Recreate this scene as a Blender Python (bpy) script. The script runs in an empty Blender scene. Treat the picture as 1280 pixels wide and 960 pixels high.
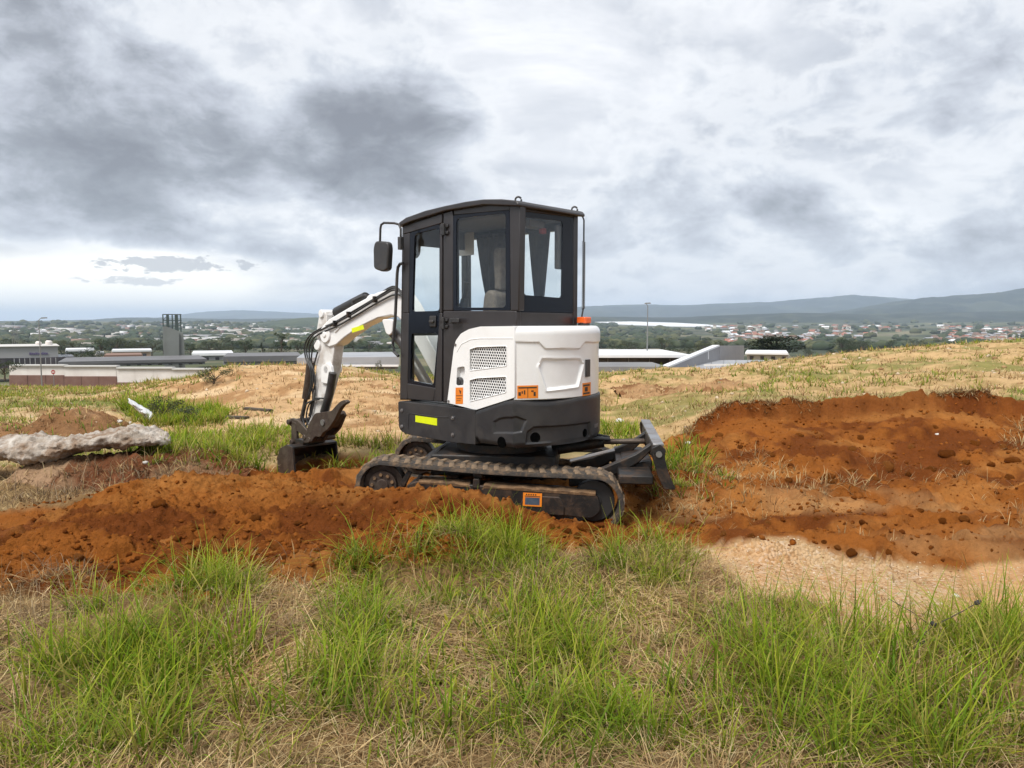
import bpy, bmesh, math, random
import numpy as np
from mathutils import Vector, Matrix, noise as mnoise

random.seed(7)
RNG = np.random.default_rng(7)
SC = bpy.context.scene
COL = SC.collection
R = math.radians

# ------------------------------------------------------------------ camera
FPX = 961.0                     # focal length in photo pixels (1280 wide)
PITCH = math.atan(77 / FPX)     # the horizon lies at row 403
CAMZ = 1.56
cam = bpy.data.cameras.new('camera')
cam.sensor_width = 36.0
cam.lens = FPX / 1280 * 36.0
cam.clip_start = 0.05
cam.clip_end = 60000
cam_ob = bpy.data.objects.new('camera', cam)
COL.objects.link(cam_ob)
cam_ob.location = (0, 0, CAMZ)
cam_ob.rotation_euler = (math.pi / 2 - PITCH, 0, 0)
SC.camera = cam_ob

# ------------------------------------------------------------------ sky, sun, exposure
SUN_EL, SUN_AZ = R(56), R(215)          # azimuth clockwise from +Y
sdir = Vector((math.sin(SUN_AZ) * math.cos(SUN_EL), math.cos(SUN_AZ) * math.cos(SUN_EL), math.sin(SUN_EL)))
sun = bpy.data.lights.new('sun', 'SUN')
sun.energy = 3.0
sun.angle = R(24)
sun.color = (1.0, 0.96, 0.9)
sun_ob = bpy.data.objects.new('sun', sun)
COL.objects.link(sun_ob)
sun_ob.rotation_euler = (-sdir).to_track_quat('-Z', 'Y').to_euler()
sun_ob.location = (0, 0, 50)

SC.view_settings.view_transform = 'Standard'
SC.view_settings.look = 'None'
SC.view_settings.exposure = 0.5
SC.view_settings.gamma = 1.0
SC.view_settings.use_curve_mapping = False
SC.cycles.max_bounces = 6
SC.cycles.diffuse_bounces = 3
SC.cycles.transparent_max_bounces = 24
SC.cycles.volume_bounces = 1
SC.cycles.caustics_reflective = False
SC.cycles.caustics_refractive = False
SC.cycles.use_denoising = True


class NT:
    """tiny helper for building node trees"""
    def __init__(s, tree):
        s.t = tree

    def n(s, typ, **kw):
        nd = s.t.nodes.new(typ)
        for k, v in kw.items():
            if hasattr(nd, k):
                setattr(nd, k, v)
        return nd

    def put(s, nd, sock, v):
        if isinstance(v, bpy.types.NodeSocket):
            s.t.links.new(v, nd.inputs[sock])
        elif v is not None:
            nd.inputs[sock].default_value = v

    def m(s, op, a, b=None, c=None, clamp=False):
        nd = s.n('ShaderNodeMath', operation=op)
        nd.use_clamp = clamp
        s.put(nd, 0, a)
        s.put(nd, 1, b)
        s.put(nd, 2, c)
        return nd.outputs[0]

    def v(s, op, a, b=None, out=0):
        nd = s.n('ShaderNodeVectorMath', operation=op)
        s.put(nd, 0, a)
        if b is not None:
            s.put(nd, 1, b)
        return nd.outputs[out]

    def noise(s, vec, scale, detail=4, rough=.55, dist=0.0, out=0):
        nd = s.n('ShaderNodeTexNoise')
        s.put(nd, 'Vector', vec)
        s.put(nd, 'Scale', scale)
        s.put(nd, 'Detail', detail)
        s.put(nd, 'Roughness', rough)
        s.put(nd, 'Distortion', dist)
        return nd.outputs[out]

    def mix(s, fac, a, b, blend='MIX'):
        nd = s.n('ShaderNodeMix', data_type='RGBA', blend_type=blend)
        s.put(nd, 0, fac)
        for k, v in ((6, a), (7, b)):
            if isinstance(v, (tuple, list)):
                v = tuple(v)[:3] + (1.0,)
            s.put(nd, k, v)
        return nd.outputs[2]

    def ramp(s, fac, stops):
        nd = s.n('ShaderNodeValToRGB')
        cr = nd.color_ramp
        while len(cr.elements) < len(stops):
            cr.elements.new(.5)
        for e, (p, c) in zip(cr.elements, stops):
            e.position = p
            e.color = (c, c, c, 1) if isinstance(c, (int, float)) else tuple(c) + (1,)
        s.put(nd, 0, fac)
        return nd.outputs[0]

    def smooth(s, x, a, b):
        nd = s.n('ShaderNodeMapRange', interpolation_type='SMOOTHSTEP')
        s.put(nd, 0, x)
        nd.inputs[1].default_value = a
        nd.inputs[2].default_value = b
        nd.inputs[3].default_value = 0
        nd.inputs[4].default_value = 1
        return nd.outputs[0]


def ray(u, v):
    """world direction through photo pixel (u, v), 1280 x 960 frame"""
    return np.array([u - 640., FPX * math.cos(PITCH) + (480 - v) * math.sin(PITCH),
                     -FPX * math.sin(PITCH) + (480 - v) * math.cos(PITCH)])


def at(u, v, y):
    d = ray(u, v)
    p = np.array([0, 0, CAMZ]) + d * (y / d[1])
    return Vector(p)


def project(x, y, z):
    c, s_ = math.cos(PITCH), math.sin(PITCH)
    dz = z - CAMZ
    f = y * c - dz * s_
    up = y * s_ + dz * c
    f = np.where(f > .05, f, .05)
    return 640 + FPX * x / f, 480 - FPX * up / f


world = bpy.data.worlds.new('World')
SC.world = world
world.use_nodes = True
wt = world.node_tree
wt.nodes.clear()
N = NT(wt)
tc = N.n('ShaderNodeTexCoord')
D = tc.outputs['Generated']
sep = N.n('ShaderNodeSeparateXYZ')
wt.links.new(D, sep.inputs[0])
dx, dy, dz = sep.outputs
den = N.m('ADD', N.m('MAXIMUM', dz, 0.0), 0.10)
cmb = N.n('ShaderNodeCombineXYZ')
N.put(cmb, 0, N.m('DIVIDE', dx, den))
N.put(cmb, 1, N.m('DIVIDE', dy, den))
CP = cmb.outputs[0]
# direction-space coordinates stretched sideways, for clouds seen near the horizon
strch = N.n('ShaderNodeMapping')
strch.inputs['Scale'].default_value = (1, 1, 2.4)
wt.links.new(D, strch.inputs[0])
DS = strch.outputs[0]
n_big = N.noise(CP, 1.05, 10, .58, .9)
n_mid = N.noise(DS, 4.6, 10, .60, .25)
n_fine = N.noise(DS, 13.0, 8, .62, .2)
n_tiny = N.noise(DS, 38.0, 6, .6, .3)


def blob(u, v, a, b, rough=.9, lo=0.0, hi=.6, nz=None):
    d0 = Vector(ray(u, v)).normalized()
    e1 = Vector((d0.y, -d0.x, 0)).normalized()
    e2 = e1.cross(d0).normalized()
    if e2.z < 0:
        e2 = -e2
    pa = N.m('MULTIPLY', N.v('DOT_PRODUCT', D, tuple(e1), 1), FPX / a)
    pb = N.m('MULTIPLY', N.v('DOT_PRODUCT', D, tuple(e2), 1), FPX / b)
    r2 = N.m('ADD', N.m('MULTIPLY', pa, pa), N.m('MULTIPLY', pb, pb))
    nn = N.m('MULTIPLY', N.m('SUBTRACT', nz if nz is not None else n_mid, .5), rough * 4)
    q = N.m('ADD', N.m('SUBTRACT', 1.0, r2), nn)
    front = N.m('GREATER_THAN', N.v('DOT_PRODUCT', D, tuple(d0), 1), 0.2)
    return N.m('MULTIPLY', N.smooth(q, lo, hi), front)


def soft(u, v, a, b, w):
    """smooth weight over an elliptical patch of sky"""
    d0 = Vector(ray(u, v)).normalized()
    e1 = Vector((d0.y, -d0.x, 0)).normalized()
    e2 = e1.cross(d0).normalized()
    pa = N.m('MULTIPLY', N.v('DOT_PRODUCT', D, tuple(e1), 1), FPX / a)
    pb = N.m('MULTIPLY', N.v('DOT_PRODUCT', D, tuple(e2), 1), FPX / b)
    r2 = N.m('ADD', N.m('MULTIPLY', pa, pa), N.m('MULTIPLY', pb, pb))
    front = N.m('GREATER_THAN', N.v('DOT_PRODUCT', D, tuple(d0), 1), 0.2)
    return N.m('MULTIPLY', N.m('MULTIPLY', N.smooth(N.m('SUBTRACT', 1.0, r2), -.6, 1.0), front), w)


def total(terms):
    t = terms[0]
    for q_ in terms[1:]:
        t = N.m('ADD', t, q_)
    return t


mp = N.n('ShaderNodeMapping')
mp.inputs['Scale'].default_value = (1, 1, 1.75)
mp.inputs['Location'].default_value = (3.1, 1.7, .4)
wt.links.new(D, mp.inputs[0])
D2 = mp.outputs[0]
lump = N.noise(D2, 4.4, 12, .58, .2)
lump2 = N.noise(D2, 12.0, 9, .60, .35)
veil = N.noise(CP, .7, 6, .5, .6)
dens = total([N.m('MULTIPLY', lump, 1.05), N.m('MULTIPLY', lump2, .46), -.295,
              soft(250, 140, 340, 125, .215), soft(485, 178, 120, 72, .17), soft(230, 200, 240, 46, .07), soft(40, 275, 250, 40, .10),
              soft(960, 285, 520, 90, .055), soft(930, 90, 110, 60, -.02), soft(760, 170, 180, 90, -.06), soft(1150, 180, 260, 110, .02), soft(560, 50, 260, 90, -.10), soft(1010, 15, 120, 40, -.06), soft(405, 182, 22, 28, -.10), soft(1050, 200, 110, 30, -.05),
              soft(80, 365, 300, 52, -.35)])
lay = N.noise(DS, 2.6, 9, .60, .7)
bgc = N.ramp(N.m('ADD', N.m('MULTIPLY', veil, .45), N.m('MULTIPLY', lay, .55)), [(.38, (.50, .535, .60)), (.47, (.66, .69, .745)), (.54, (.83, .85, .89)), (.62, (1.06, 1.06, 1.07))])
cloudc = N.ramp(dens, [(.42, (.95, .965, .985)), (.48, (.80, .825, .865)), (.54, (.65, .685, .745)), (.62, (.51, .535, .595)), (.71, (.35, .37, .41)), (.84, (.24, .25, .28))])
c = N.mix(N.smooth(dens, .33, .50), bgc, cloudc)
c = N.mix(N.m('MULTIPLY', blob(960, 354, 120, 16, 1.0, 0, .5, n_fine), .5), c, (.86, .87, .90))
c = N.mix(N.m('MULTIPLY', blob(90, 362, 330, 50, .35, -.1, .9), .95), c, (1.45, 1.39, 1.25))
c = N.mix(N.m('MULTIPLY', blob(228, 332, 100, 10, 1.7, .1, .8, n_tiny), .8), c, (.50, .51, .54))
c = N.mix(N.m('MULTIPLY', blob(165, 351, 60, 6, 1.7, .1, .8, n_tiny), .7), c, (.58, .585, .60))
sky = N.n('ShaderNodeTexSky', sky_type='NISHITA')
sky.sun_disc = False
sky.sun_elevation = SUN_EL
sky.sun_rotation = SUN_AZ
sky.air_density = 1.0
sky.dust_density = 2.0
cl10 = N.mix(1.0, c, (8.0, 8.0, 8.0), 'MULTIPLY')
cl10.node.clamp_result = False
skyc = N.mix(.94, sky.outputs[0], cl10)
bg = N.n('ShaderNodeBackground')
wt.links.new(skyc, bg.inputs[0])
bg.inputs[1].default_value = 0.1
wo = N.n('ShaderNodeOutputWorld')
wt.links.new(bg.outputs[0], wo.inputs[0])


# ------------------------------------------------------------------ materials
def new_mat(name):
    m = bpy.data.materials.new(name)
    m.use_nodes = True
    t = m.node_tree
    t.nodes.clear()
    out = t.nodes.new('ShaderNodeOutputMaterial')
    return m, NT(t), out


def mat(name, c1, c2=None, rough=.5, metal=0.0, scale=6.0, bump=0.0, bscale=None, dirt=None, dirt_amt=.5, dscale=4.0, spec=None, coat=0.0):
    """principled with noise mottling, optional dirt stains and fine relief"""
    m, n, out = new_mat(name)
    p = n.n('ShaderNodeBsdfPrincipled')
    tcn = n.n('ShaderNodeTexCoord').outputs['Object']
    col = tuple(c1) + (1,)
    if c2 is not None:
        col = n.mix(n.ramp(n.noise(tcn, scale, 6, .6), [(.35, 0.0), (.65, 1.0)]), c1, c2)
    rg = rough
    if dirt is not None:
        f = n.m('MULTIPLY', n.ramp(n.noise(tcn, dscale, 8, .68, .4), [(.46, 0.0), (.62, 1.0)]), dirt_amt)
        col = n.mix(f, col, dirt)
        rg = n.m('ADD', n.m('MULTIPLY', f, .9 - rough), rough)
    n.put(p, 'Base Color', col)
    n.put(p, 'Roughness', rg)
    n.put(p, 'Metallic', metal)
    if coat:
        n.put(p, 'Coat Weight', coat)
        n.put(p, 'Coat Roughness', .12)
    if spec is not None:
        n.put(p, 'Specular IOR Level', spec)
    if bump:
        b = n.n('ShaderNodeBump')
        n.put(b, 'Height', n.noise(tcn, bscale or scale * 4, 6, .6))
        n.put(b, 'Strength', bump)
        n.put(b, 'Distance', .02)
        m.node_tree.links.new(b.outputs[0], p.inputs['Normal'])
    m.node_tree.links.new(p.outputs[0], out.inputs[0])
    return m


def mat_attr(name, rough=.9, fine=30.0, amp=.35, bump=.5, bdist=.03, pebble=False, trans=0.0, spec=.3):
    """base colour from the colour attribute 'Col', broken up by noise"""
    m, n, out = new_mat(name)
    p = n.n('ShaderNodeBsdfPrincipled')
    at_ = n.n('ShaderNodeAttribute', attribute_name='Col')
    tcn = n.n('ShaderNodeTexCoord').outputs['Object']
    col = at_.outputs[0]
    if amp:
        f1 = n.noise(tcn, fine, 6, .65)
        f2 = n.noise(tcn, fine * .12, 5, .6)
        k = n.m('ADD', n.m('MULTIPLY', f1, amp * 1.6), n.m('MULTIPLY', f2, amp * 1.6))
        k = n.m('ADD', k, 1.0 - amp * 1.6)
        cb = n.n('ShaderNodeCombineXYZ')
        for i in range(3):
            n.put(cb, i, k)
        col = n.mix(1.0, col, cb.outputs[0], 'MULTIPLY')
    hgt = n.noise(tcn, fine * 1.5, 6, .7)
    if pebble:
        ga = n.n('ShaderNodeAttribute', attribute_name='gravel')
        vo = n.n('ShaderNodeTexVoronoi')
        n.put(vo, 'Vector', tcn)
        n.put(vo, 'Scale', 46.0)
        sr = n.n('ShaderNodeSeparateColor')
        m.node_tree.links.new(vo.outputs['Color'], sr.inputs[0])
        pc = n.ramp(sr.outputs[0], [(0, (.36, .2, .09)), (.3, (.62, .44, .26)), (.75, (.72, .57, .38)), (1, (.85, .78, .66))])
        col = n.mix(n.m('MULTIPLY', ga.outputs['Fac'], .32), col, pc)
        hgt = n.m('SUBTRACT', hgt, n.m('MULTIPLY', vo.outputs['Distance'], n.m('MULTIPLY', ga.outputs['Fac'], .8)))
    n.put(p, 'Base Color', col)
    n.put(p, 'Roughness', rough)
    n.put(p, 'Specular IOR Level', spec)
    if bump:
        b = n.n('ShaderNodeBump')
        n.put(b, 'Height', hgt)
        n.put(b, 'Strength', bump)
        n.put(b, 'Distance', bdist)
        m.node_tree.links.new(b.outputs[0], p.inputs['Normal'])
    sh = p.outputs[0]
    if trans:
        tr = n.n('ShaderNodeBsdfTranslucent')
        n.put(tr, 0, col)
        mx = n.n('ShaderNodeMixShader')
        mx.inputs[0].default_value = trans
        m.node_tree.links.new(sh, mx.inputs[1])
        m.node_tree.links.new(tr.outputs[0], mx.inputs[2])
        sh = mx.outputs[0]
    m.node_tree.links.new(sh, out.inputs[0])
    return m


def glass_mat(name, tint, refl=1.0):
    m, n, out = new_mat(name)
    tr = n.n('ShaderNodeBsdfTransparent')
    n.put(tr, 0, tuple(tint) + (1,))
    gl = n.n('ShaderNodeBsdfGlossy')
    n.put(gl, 'Roughness', .03)
    n.put(gl, 0, (.9, .95, 1, 1))
    lw = n.n('ShaderNodeLayerWeight')
    fr = n.m('ADD', n.m('MULTIPLY', n.m('POWER', lw.outputs['Facing'], 4.0), .6), .025)
    mx = n.n('ShaderNodeMixShader')
    n.put(mx, 0, n.m('MULTIPLY', fr, refl))
    m.node_tree.links.new(tr.outputs[0], mx.inputs[1])
    m.node_tree.links.new(gl.outputs[0], mx.inputs[2])
    m.node_tree.links.new(mx.outputs[0], out.inputs[0])
    return m


MUD = (.2, .1, .045)
M = dict(
    ground=mat_attr('soil_ground', fine=26, amp=.42, bump=.9, bdist=.03, pebble=True, spec=.05),
    dirt=mat_attr('red_soil', fine=24, amp=.42, bump=1.0, bdist=.035, spec=.05),
    grass=mat_attr('grass_blades', rough=.5, amp=0, bump=0, trans=.45, spec=.16),
    straw=mat_attr('dry_straw', rough=.7, amp=0, bump=0, trans=.2, spec=.12),
    white=mat('white_paint', (.84, .84, .835), (.81, .81, .805), .28, coat=.35, dirt=(.6, .56, .5), dirt_amt=.14, dscale=3.5),
    white_worn=mat('worn_white_paint', (.74, .73, .71), (.66, .65, .63), .38, dirt=(.33, .26, .2), dirt_amt=.5, dscale=6),
    black=mat('black_paint', (.024, .024, .026), (.034, .033, .034), .36, dirt=(.10, .085, .075), dirt_amt=.35, dscale=5),
    grey=mat('charcoal_plastic', (.019, .019, .021), (.026, .026, .028), .42, dirt=(.06, .05, .042), dirt_amt=.35, dscale=4, bump=.05, bscale=260),
    cabframe=mat('cab_frame_paint', (.027, .024, .0255), (.035, .031, .032), .32),
    ceramic=mat('black_glass_border', (.008, .010, .016), None, .12, spec=.22),
    rubber=mat('muddy_rubber', (.03, .027, .025), (.055, .045, .036), .85, scale=10, dirt=(.22, .14, .08), dirt_amt=.7, dscale=9, bump=.4, bscale=60),
    rubber_top=mat('mud_caked_rubber', (.07, .058, .046), (.18, .12, .07), .9, scale=7, dirt=(.33, .22, .13), dirt_amt=.9, dscale=8, bump=.5, bscale=50),
    steel_dark=mat('dark_steel', (.010, .0095, .0095), (.020, .017, .015), .5, metal=.2, dirt=(.13, .07, .035), dirt_amt=.4, dscale=8, bump=.15, bscale=60),
    steel_mud=mat('mud_covered_steel', (.17, .095, .045), (.09, .055, .03), .92, scale=9, dirt=(.25, .15, .075), dirt_amt=.8, dscale=14, bump=.5, bscale=50),
    steel_rust=mat('worn_rusty_steel', (.06, .042, .032), (.11, .085, .066), .5, metal=.45, scale=9, dirt=(.05, .03, .022), dirt_amt=.7, bump=.2),
    steel_bare=mat('bare_steel', (.30, .30, .31), (.22, .21, .21), .35, metal=.7, dirt=(.2, .13, .08), dirt_amt=.4),
    chrome=mat('chrome_rod', (.75, .75, .76), None, .12, metal=1),
    hose=mat('rubber_hose', (.018, .018, .019), (.03, .03, .03), .5),
    glass=glass_mat('cab_glass', (.965, .98, .975)),
    orange=mat('orange_sticker', (.78, .24, .02), (.72, .20, .02), .4),
    ink=mat('sticker_print', (.03, .025, .02), None, .5),
    inkblue=mat('sticker_blue_print', (.03, .06, .10), (.07, .09, .12), .5, scale=30),
    lime=mat('lime_reflective_tape', (.72, .80, .005), (.62, .72, .01), .35),
    beacon=mat('amber_lens', (.80, .13, .02), (.62, .08, .01), .2, coat=.5),
    red=mat('red_paint', (.30, .03, .03), None, .5),
    seat=mat('seat_cloth', (.20, .17, .14), (.13, .11, .095), .9, scale=30, bump=.3),
    curtain=mat('curtain_cloth', (.085, .085, .095), (.11, .11, .12), .95, scale=20, bump=.2),
    liner=mat('cab_liner', (.10, .097, .097), (.12, .115, .113), .85),
    paper=mat('white_paper', (.78, .80, .80), None, .8),
    concrete=mat('weathered_concrete', (.33, .32, .31), (.26, .25, .24), .9, scale=2, bump=.2, bscale=3),
    limecrust=mat('lime_crust', (.50, .46, .41), (.30, .25, .20), .95, scale=7, dirt=(.19, .115, .065), dirt_amt=.85, dscale=3.2, bump=1.0, bscale=28),
    plastic=mat('plastic_sheet', (.78, .78, .79), (.66, .66, .67), .4, scale=12, bump=.2),
    wallwhite=mat('limewashed_wall', (.70, .66, .62), (.62, .57, .53), .9, scale=.6),
    walljoint=mat('grey_coping', (.50, .49, .47), None, .9),
    wallred=mat('red_brown_plinth', (.15, .075, .058), (.19, .11, .085), .9, scale=.8),
    fascia=mat('grey_cladding', (.34, .34, .345), (.31, .31, .315), .6, scale=.2),
    darkglass=mat('dark_shopfront', (.03, .03, .04), (.10, .09, .10), .25, scale=.35),
    purple=mat('purple_print', (.12, .10, .20), None, .6),
    towerclad=mat('grey_green_cladding', (.20, .215, .20), (.165, .17, .16), .8, scale=.25),
    roofgrey=mat('grey_roof_sheet', (.34, .35, .37), (.27, .28, .30), .55, scale=.3),
    roofdark=mat('dark_roof_sheet', (.11, .108, .112), (.145, .142, .145), .6, scale=.2),
    roofwhite=mat('pale_roof_sheet', (.72, .73, .75), (.60, .61, .63), .5, scale=.25),
    block=mat('grey_block_wall', (.24, .24, .26), (.30, .30, .31), .9, scale=.5),
    asphalt=mat('asphalt', (.16, .16, .165), (.20, .20, .20), .9, scale=.4),
    towersteel=mat('painted_steel', (.05, .07, .065), None, .6),
    pole=mat('galvanised_pole', (.22, .22, .22), None, .5, metal=.4),
    bark=mat('bark', (.09, .065, .045), (.05, .04, .03), .95, scale=5),
    hwall=mat('pale_plaster', (.62, .58, .52), None, .9),
    hwall2=mat('ochre_plaster', (.42, .30, .22), None, .9),
    hwall3=mat('grey_plaster', (.36, .35, .35), None, .9),
    hroof=mat('clay_tile_roof', (.30, .12, .08), None, .9),
    hroof2=mat('grey_tile_roof', (.26, .25, .26), None, .8),
    hroof3=mat('brown_tile_roof', (.20, .12, .09), None, .9),
    stone=mat('white_stone', (.70, .68, .64), (.5, .47, .42), .9, scale=20, bump=.4),
    void=mat('hole_shade_black', (.003, .003, .003), None, 1.0, spec=0.0),  # flat black that paints in the shade inside the socket holes
    pod=mat('dry_seed_pod', (.03, .028, .028), (.06, .05, .045), .9, scale=40),
)


def leafmat(name, c1, c2):
    m, n, out = new_mat(name)
    p = n.n('ShaderNodeBsdfPrincipled')
    tcn = n.n('ShaderNodeTexCoord').outputs['Object']
    col = n.mix(n.ramp(n.noise(tcn, .55, 4, .6), [(.35, 0.0), (.65, 1.0)]), c1, c2)
    n.put(p, 'Base Color', col)
    n.put(p, 'Roughness', .7)
    n.put(p, 'Specular IOR Level', .2)
    m.node_tree.links.new(p.outputs[0], out.inputs[0])
    return m


M['leaf'] = leafmat('dark_leaves', (.022, .038, .016), (.05, .068, .026))
M['leafdark'] = leafmat('very_dark_leaves', (.010, .018, .009), (.024, .036, .014))
M['leaf2'] = leafmat('olive_leaves', (.045, .055, .022), (.08, .085, .035))
M['leaf3'] = leafmat('grey_green_leaves', (.04, .052, .03), (.07, .08, .045))


# ------------------------------------------------------------------ mesh helpers
def tag(o, label=None, cat=None, group=None, kind=None):
    if label:
        o['label'] = label
    if cat:
        o['category'] = cat
    if group:
        o['group'] = group
    if kind:
        o['kind'] = kind
    return o


def empty(name, loc, rz=0.0):
    o = bpy.data.objects.new(name, None)
    COL.objects.link(o)
    o.location = loc
    o.rotation_euler = (0, 0, rz)
    o.empty_display_size = .2
    return o


def link(name, me, parent=None, loc=(0, 0, 0), rz=0.0):
    o = bpy.data.objects.new(name, me)
    COL.objects.link(o)
    if parent is not None:
        o.parent = parent
    o.location = loc
    o.rotation_euler = (0, 0, rz)
    return o


def roundpoly(pts, r, k=4):
    """round the corners of a polygon; k points per corner"""
    out = []
    n = len(pts)
    rs = r if isinstance(r, (list, tuple)) else [r] * n
    for i in range(n):
        p = Vector(pts[i])
        a = Vector(pts[i - 1]) - p
        b = Vector(pts[(i + 1) % n]) - p
        rr = min(rs[i], a.length * .45, b.length * .45)
        pa, pb = p + a.normalized() * rr, p + b.normalized() * rr
        for j in range(k):
            t = j / (k - 1)
            q = pa * (1 - t) ** 2 + p * (2 * t * (1 - t)) + pb * t ** 2
            out.append((q.x, q.y))
    return out


class MB:
    def __init__(s):
        s.v, s.f, s.mi = [], [], []
        s.cur = 0

    def add(s, vs, fs):
        o = len(s.v)
        s.v += [tuple(p) for p in vs]
        s.f += [tuple(i + o for i in f) for f in fs]
        s.mi += [s.cur] * len(fs)
        return s

    def box(s, x0, x1, y0, y1, z0, z1):
        return s.add([(x0, y0, z0), (x1, y0, z0), (x1, y1, z0), (x0, y1, z0), (x0, y0, z1), (x1, y0, z1), (x1, y1, z1), (x0, y1, z1)],
                     [(0, 3, 2, 1), (4, 5, 6, 7), (0, 1, 5, 4), (1, 2, 6, 5), (2, 3, 7, 6), (3, 0, 4, 7)])

    def prism(s, poly, a, b, axis='y'):
        """extrude a 2D polygon. axis y: poly=(x,z); x: poly=(y,z); z: poly=(x,y)"""
        def P(p, h):
            return (p[0], h, p[1]) if axis == 'y' else (h, p[0], p[1]) if axis == 'x' else (p[0], p[1], h)
        n = len(poly)
        area = sum(poly[i - 1][0] * poly[i][1] - poly[i][0] * poly[i - 1][1] for i in range(n))
        pl = list(poly) if area > 0 else list(poly)[::-1]
        if axis == 'y':
            pl = pl[::-1]
        a, b = min(a, b), max(a, b)
        vs = [P(p, a) for p in pl] + [P(p, b) for p in pl]
        fs = [tuple(range(n))[::-1], tuple(range(n, 2 * n))]
        fs += [(i, (i + 1) % n, n + (i + 1) % n, n + i) for i in range(n)]
        return s.add(vs, fs)

    def ring(s, outer, inner, a, b, axis='y'):
        def P(p, h):
            return (p[0], h, p[1]) if axis == 'y' else (h, p[0], p[1]) if axis == 'x' else (p[0], p[1], h)
        n = len(outer)
        vs = [P(p, a) for p in outer] + [P(p, a) for p in inner] + [P(p, b) for p in outer] + [P(p, b) for p in inner]
        fs = []
        for i in range(n):
            j = (i + 1) % n
            fs += [(i, j, n + j, n + i), (2 * n + i, 3 * n + i, 3 * n + j, 2 * n + j), (i, 2 * n + i, 2 * n + j, j), (n + i, n + j, 3 * n + j, 3 * n + i)]
        return s.add(vs, fs)

    def tube(s, pts, r, n=8, caps=True):
        pts = [Vector(p) for p in pts]
        rs = r if isinstance(r, (list, tuple)) else [r] * len(pts)
        vs, fs = [], []
        up = Vector((.13, .21, 1)).normalized()
        for i, p in enumerate(pts):
            t = (pts[min(i + 1, len(pts) - 1)] - pts[max(i - 1, 0)]).normalized()
            a = t.cross(up)
            if a.length < .2:
                a = t.cross(Vector((1, .3, 0)))
            a.normalize()
            b = t.cross(a)
            for k in range(n):
                w = 2 * math.pi * k / n
                vs.append(p + (a * math.cos(w) + b * math.sin(w)) * rs[i])
        m = len(pts)
        for i in range(m - 1):
            for k in range(n):
                fs.append((i * n + k, i * n + (k + 1) % n, (i + 1) * n + (k + 1) % n, (i + 1) * n + k))
        if caps:
            fs += [tuple(range(n))[::-1], tuple(range((m - 1) * n, m * n))]
        return s.add(vs, fs)

    def cyl(s, p0, p1, r, n=20):
        return s.tube([p0, p1], r, n)

    def build(s, name, mats, parent=None, bevel=0.0, smooth=35, rz=0.0, seg=2, loc=(0, 0, 0)):
        me = bpy.data.meshes.new(name)
        me.from_pydata(s.v, [], s.f)
        for m in (mats if isinstance(mats, (list, tuple)) else [mats]):
            me.materials.append(m)
        if s.cur or any(s.mi):
            me.polygons.foreach_set('material_index', s.mi)
        bm = bmesh.new()
        bm.from_mesh(me)
        bmesh.ops.recalc_face_normals(bm, faces=bm.faces)
        bm.to_mesh(me)
        bm.free()
        if smooth:
            me.polygons.foreach_set('use_smooth', [True] * len(me.polygons))
            me.set_sharp_from_angle(angle=R(smooth))
        o = link(name, me, parent, loc, rz)
        if bevel:
            b = o.modifiers.new('bevel', 'BEVEL')
            b.width = bevel
            b.segments = seg
            b.limit_method = 'ANGLE'
            b.angle_limit = R(40)
            b.harden_normals = False
        return o


def fast_mesh(name, verts, faces, m, cols=None, smooth=False, extra=None):
    """numpy mesh: verts (N,3), faces (M,k)"""
    me = bpy.data.meshes.new(name)
    k = faces.shape[1]
    me.vertices.add(len(verts))
    me.vertices.foreach_set('co', np.ascontiguousarray(verts, dtype=np.float32).ravel())
    me.loops.add(faces.size)
    me.loops.foreach_set('vertex_index', np.ascontiguousarray(faces, dtype=np.int32).ravel())
    me.polygons.add(len(faces))
    me.polygons.foreach_set('loop_start', np.arange(0, faces.size, k, dtype=np.int32))
    me.polygons.foreach_set('loop_total', np.full(len(faces), k, dtype=np.int32))
    if smooth:
        me.polygons.foreach_set('use_smooth', np.ones(len(faces), dtype=bool))
    me.update(calc_edges=True)
    if cols is not None:
        a = me.color_attributes.new('Col', 'FLOAT_COLOR', 'POINT')
        c4 = np.ones((len(verts), 4), np.float32)
        c4[:, :3] = cols
        a.data.foreach_set('color', c4.ravel())
    for nm, arr in (extra or {}).items():
        a = me.attributes.new(nm, 'FLOAT', 'POINT')
        a.data.foreach_set('value', np.ascontiguousarray(arr, dtype=np.float32))
    me.materials.append(m)
    return me


def grid_faces(nr, nc, wrap=False):
    i = np.arange(nr - 1)[:, None]
    j = np.arange(nc if wrap else nc - 1)[None, :]
    j2 = (j + 1) % nc
    return np.stack([i * nc + j, i * nc + j2, (i + 1) * nc + j2, (i + 1) * nc + j], -1).reshape(-1, 4)


# ------------------------------------------------------------------ numpy noise
def _hash(ix, iy, seed):
    h = (ix.astype(np.int64) * 374761393 + iy.astype(np.int64) * 668265263 + seed * 974634777) & 0xffffffff
    h = ((h ^ (h >> 13)) * 1274126177) & 0xffffffff
    h = h ^ (h >> 16)
    return (h & 0xffff).astype(np.float64) / 65535.0


def vnoise(x, y, seed=0):
    ix, iy = np.floor(x), np.floor(y)
    fx, fy = x - ix, y - iy
    ix, iy = ix.astype(np.int64), iy.astype(np.int64)
    sx, sy = fx * fx * fx * (fx * (fx * 6 - 15) + 10), fy * fy * fy * (fy * (fy * 6 - 15) + 10)
    a, b = _hash(ix, iy, seed), _hash(ix + 1, iy, seed)
    c_, d = _hash(ix, iy + 1, seed), _hash(ix + 1, iy + 1, seed)
    return (a * (1 - sx) + b * sx) * (1 - sy) + (c_ * (1 - sx) + d * sx) * sy


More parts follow.
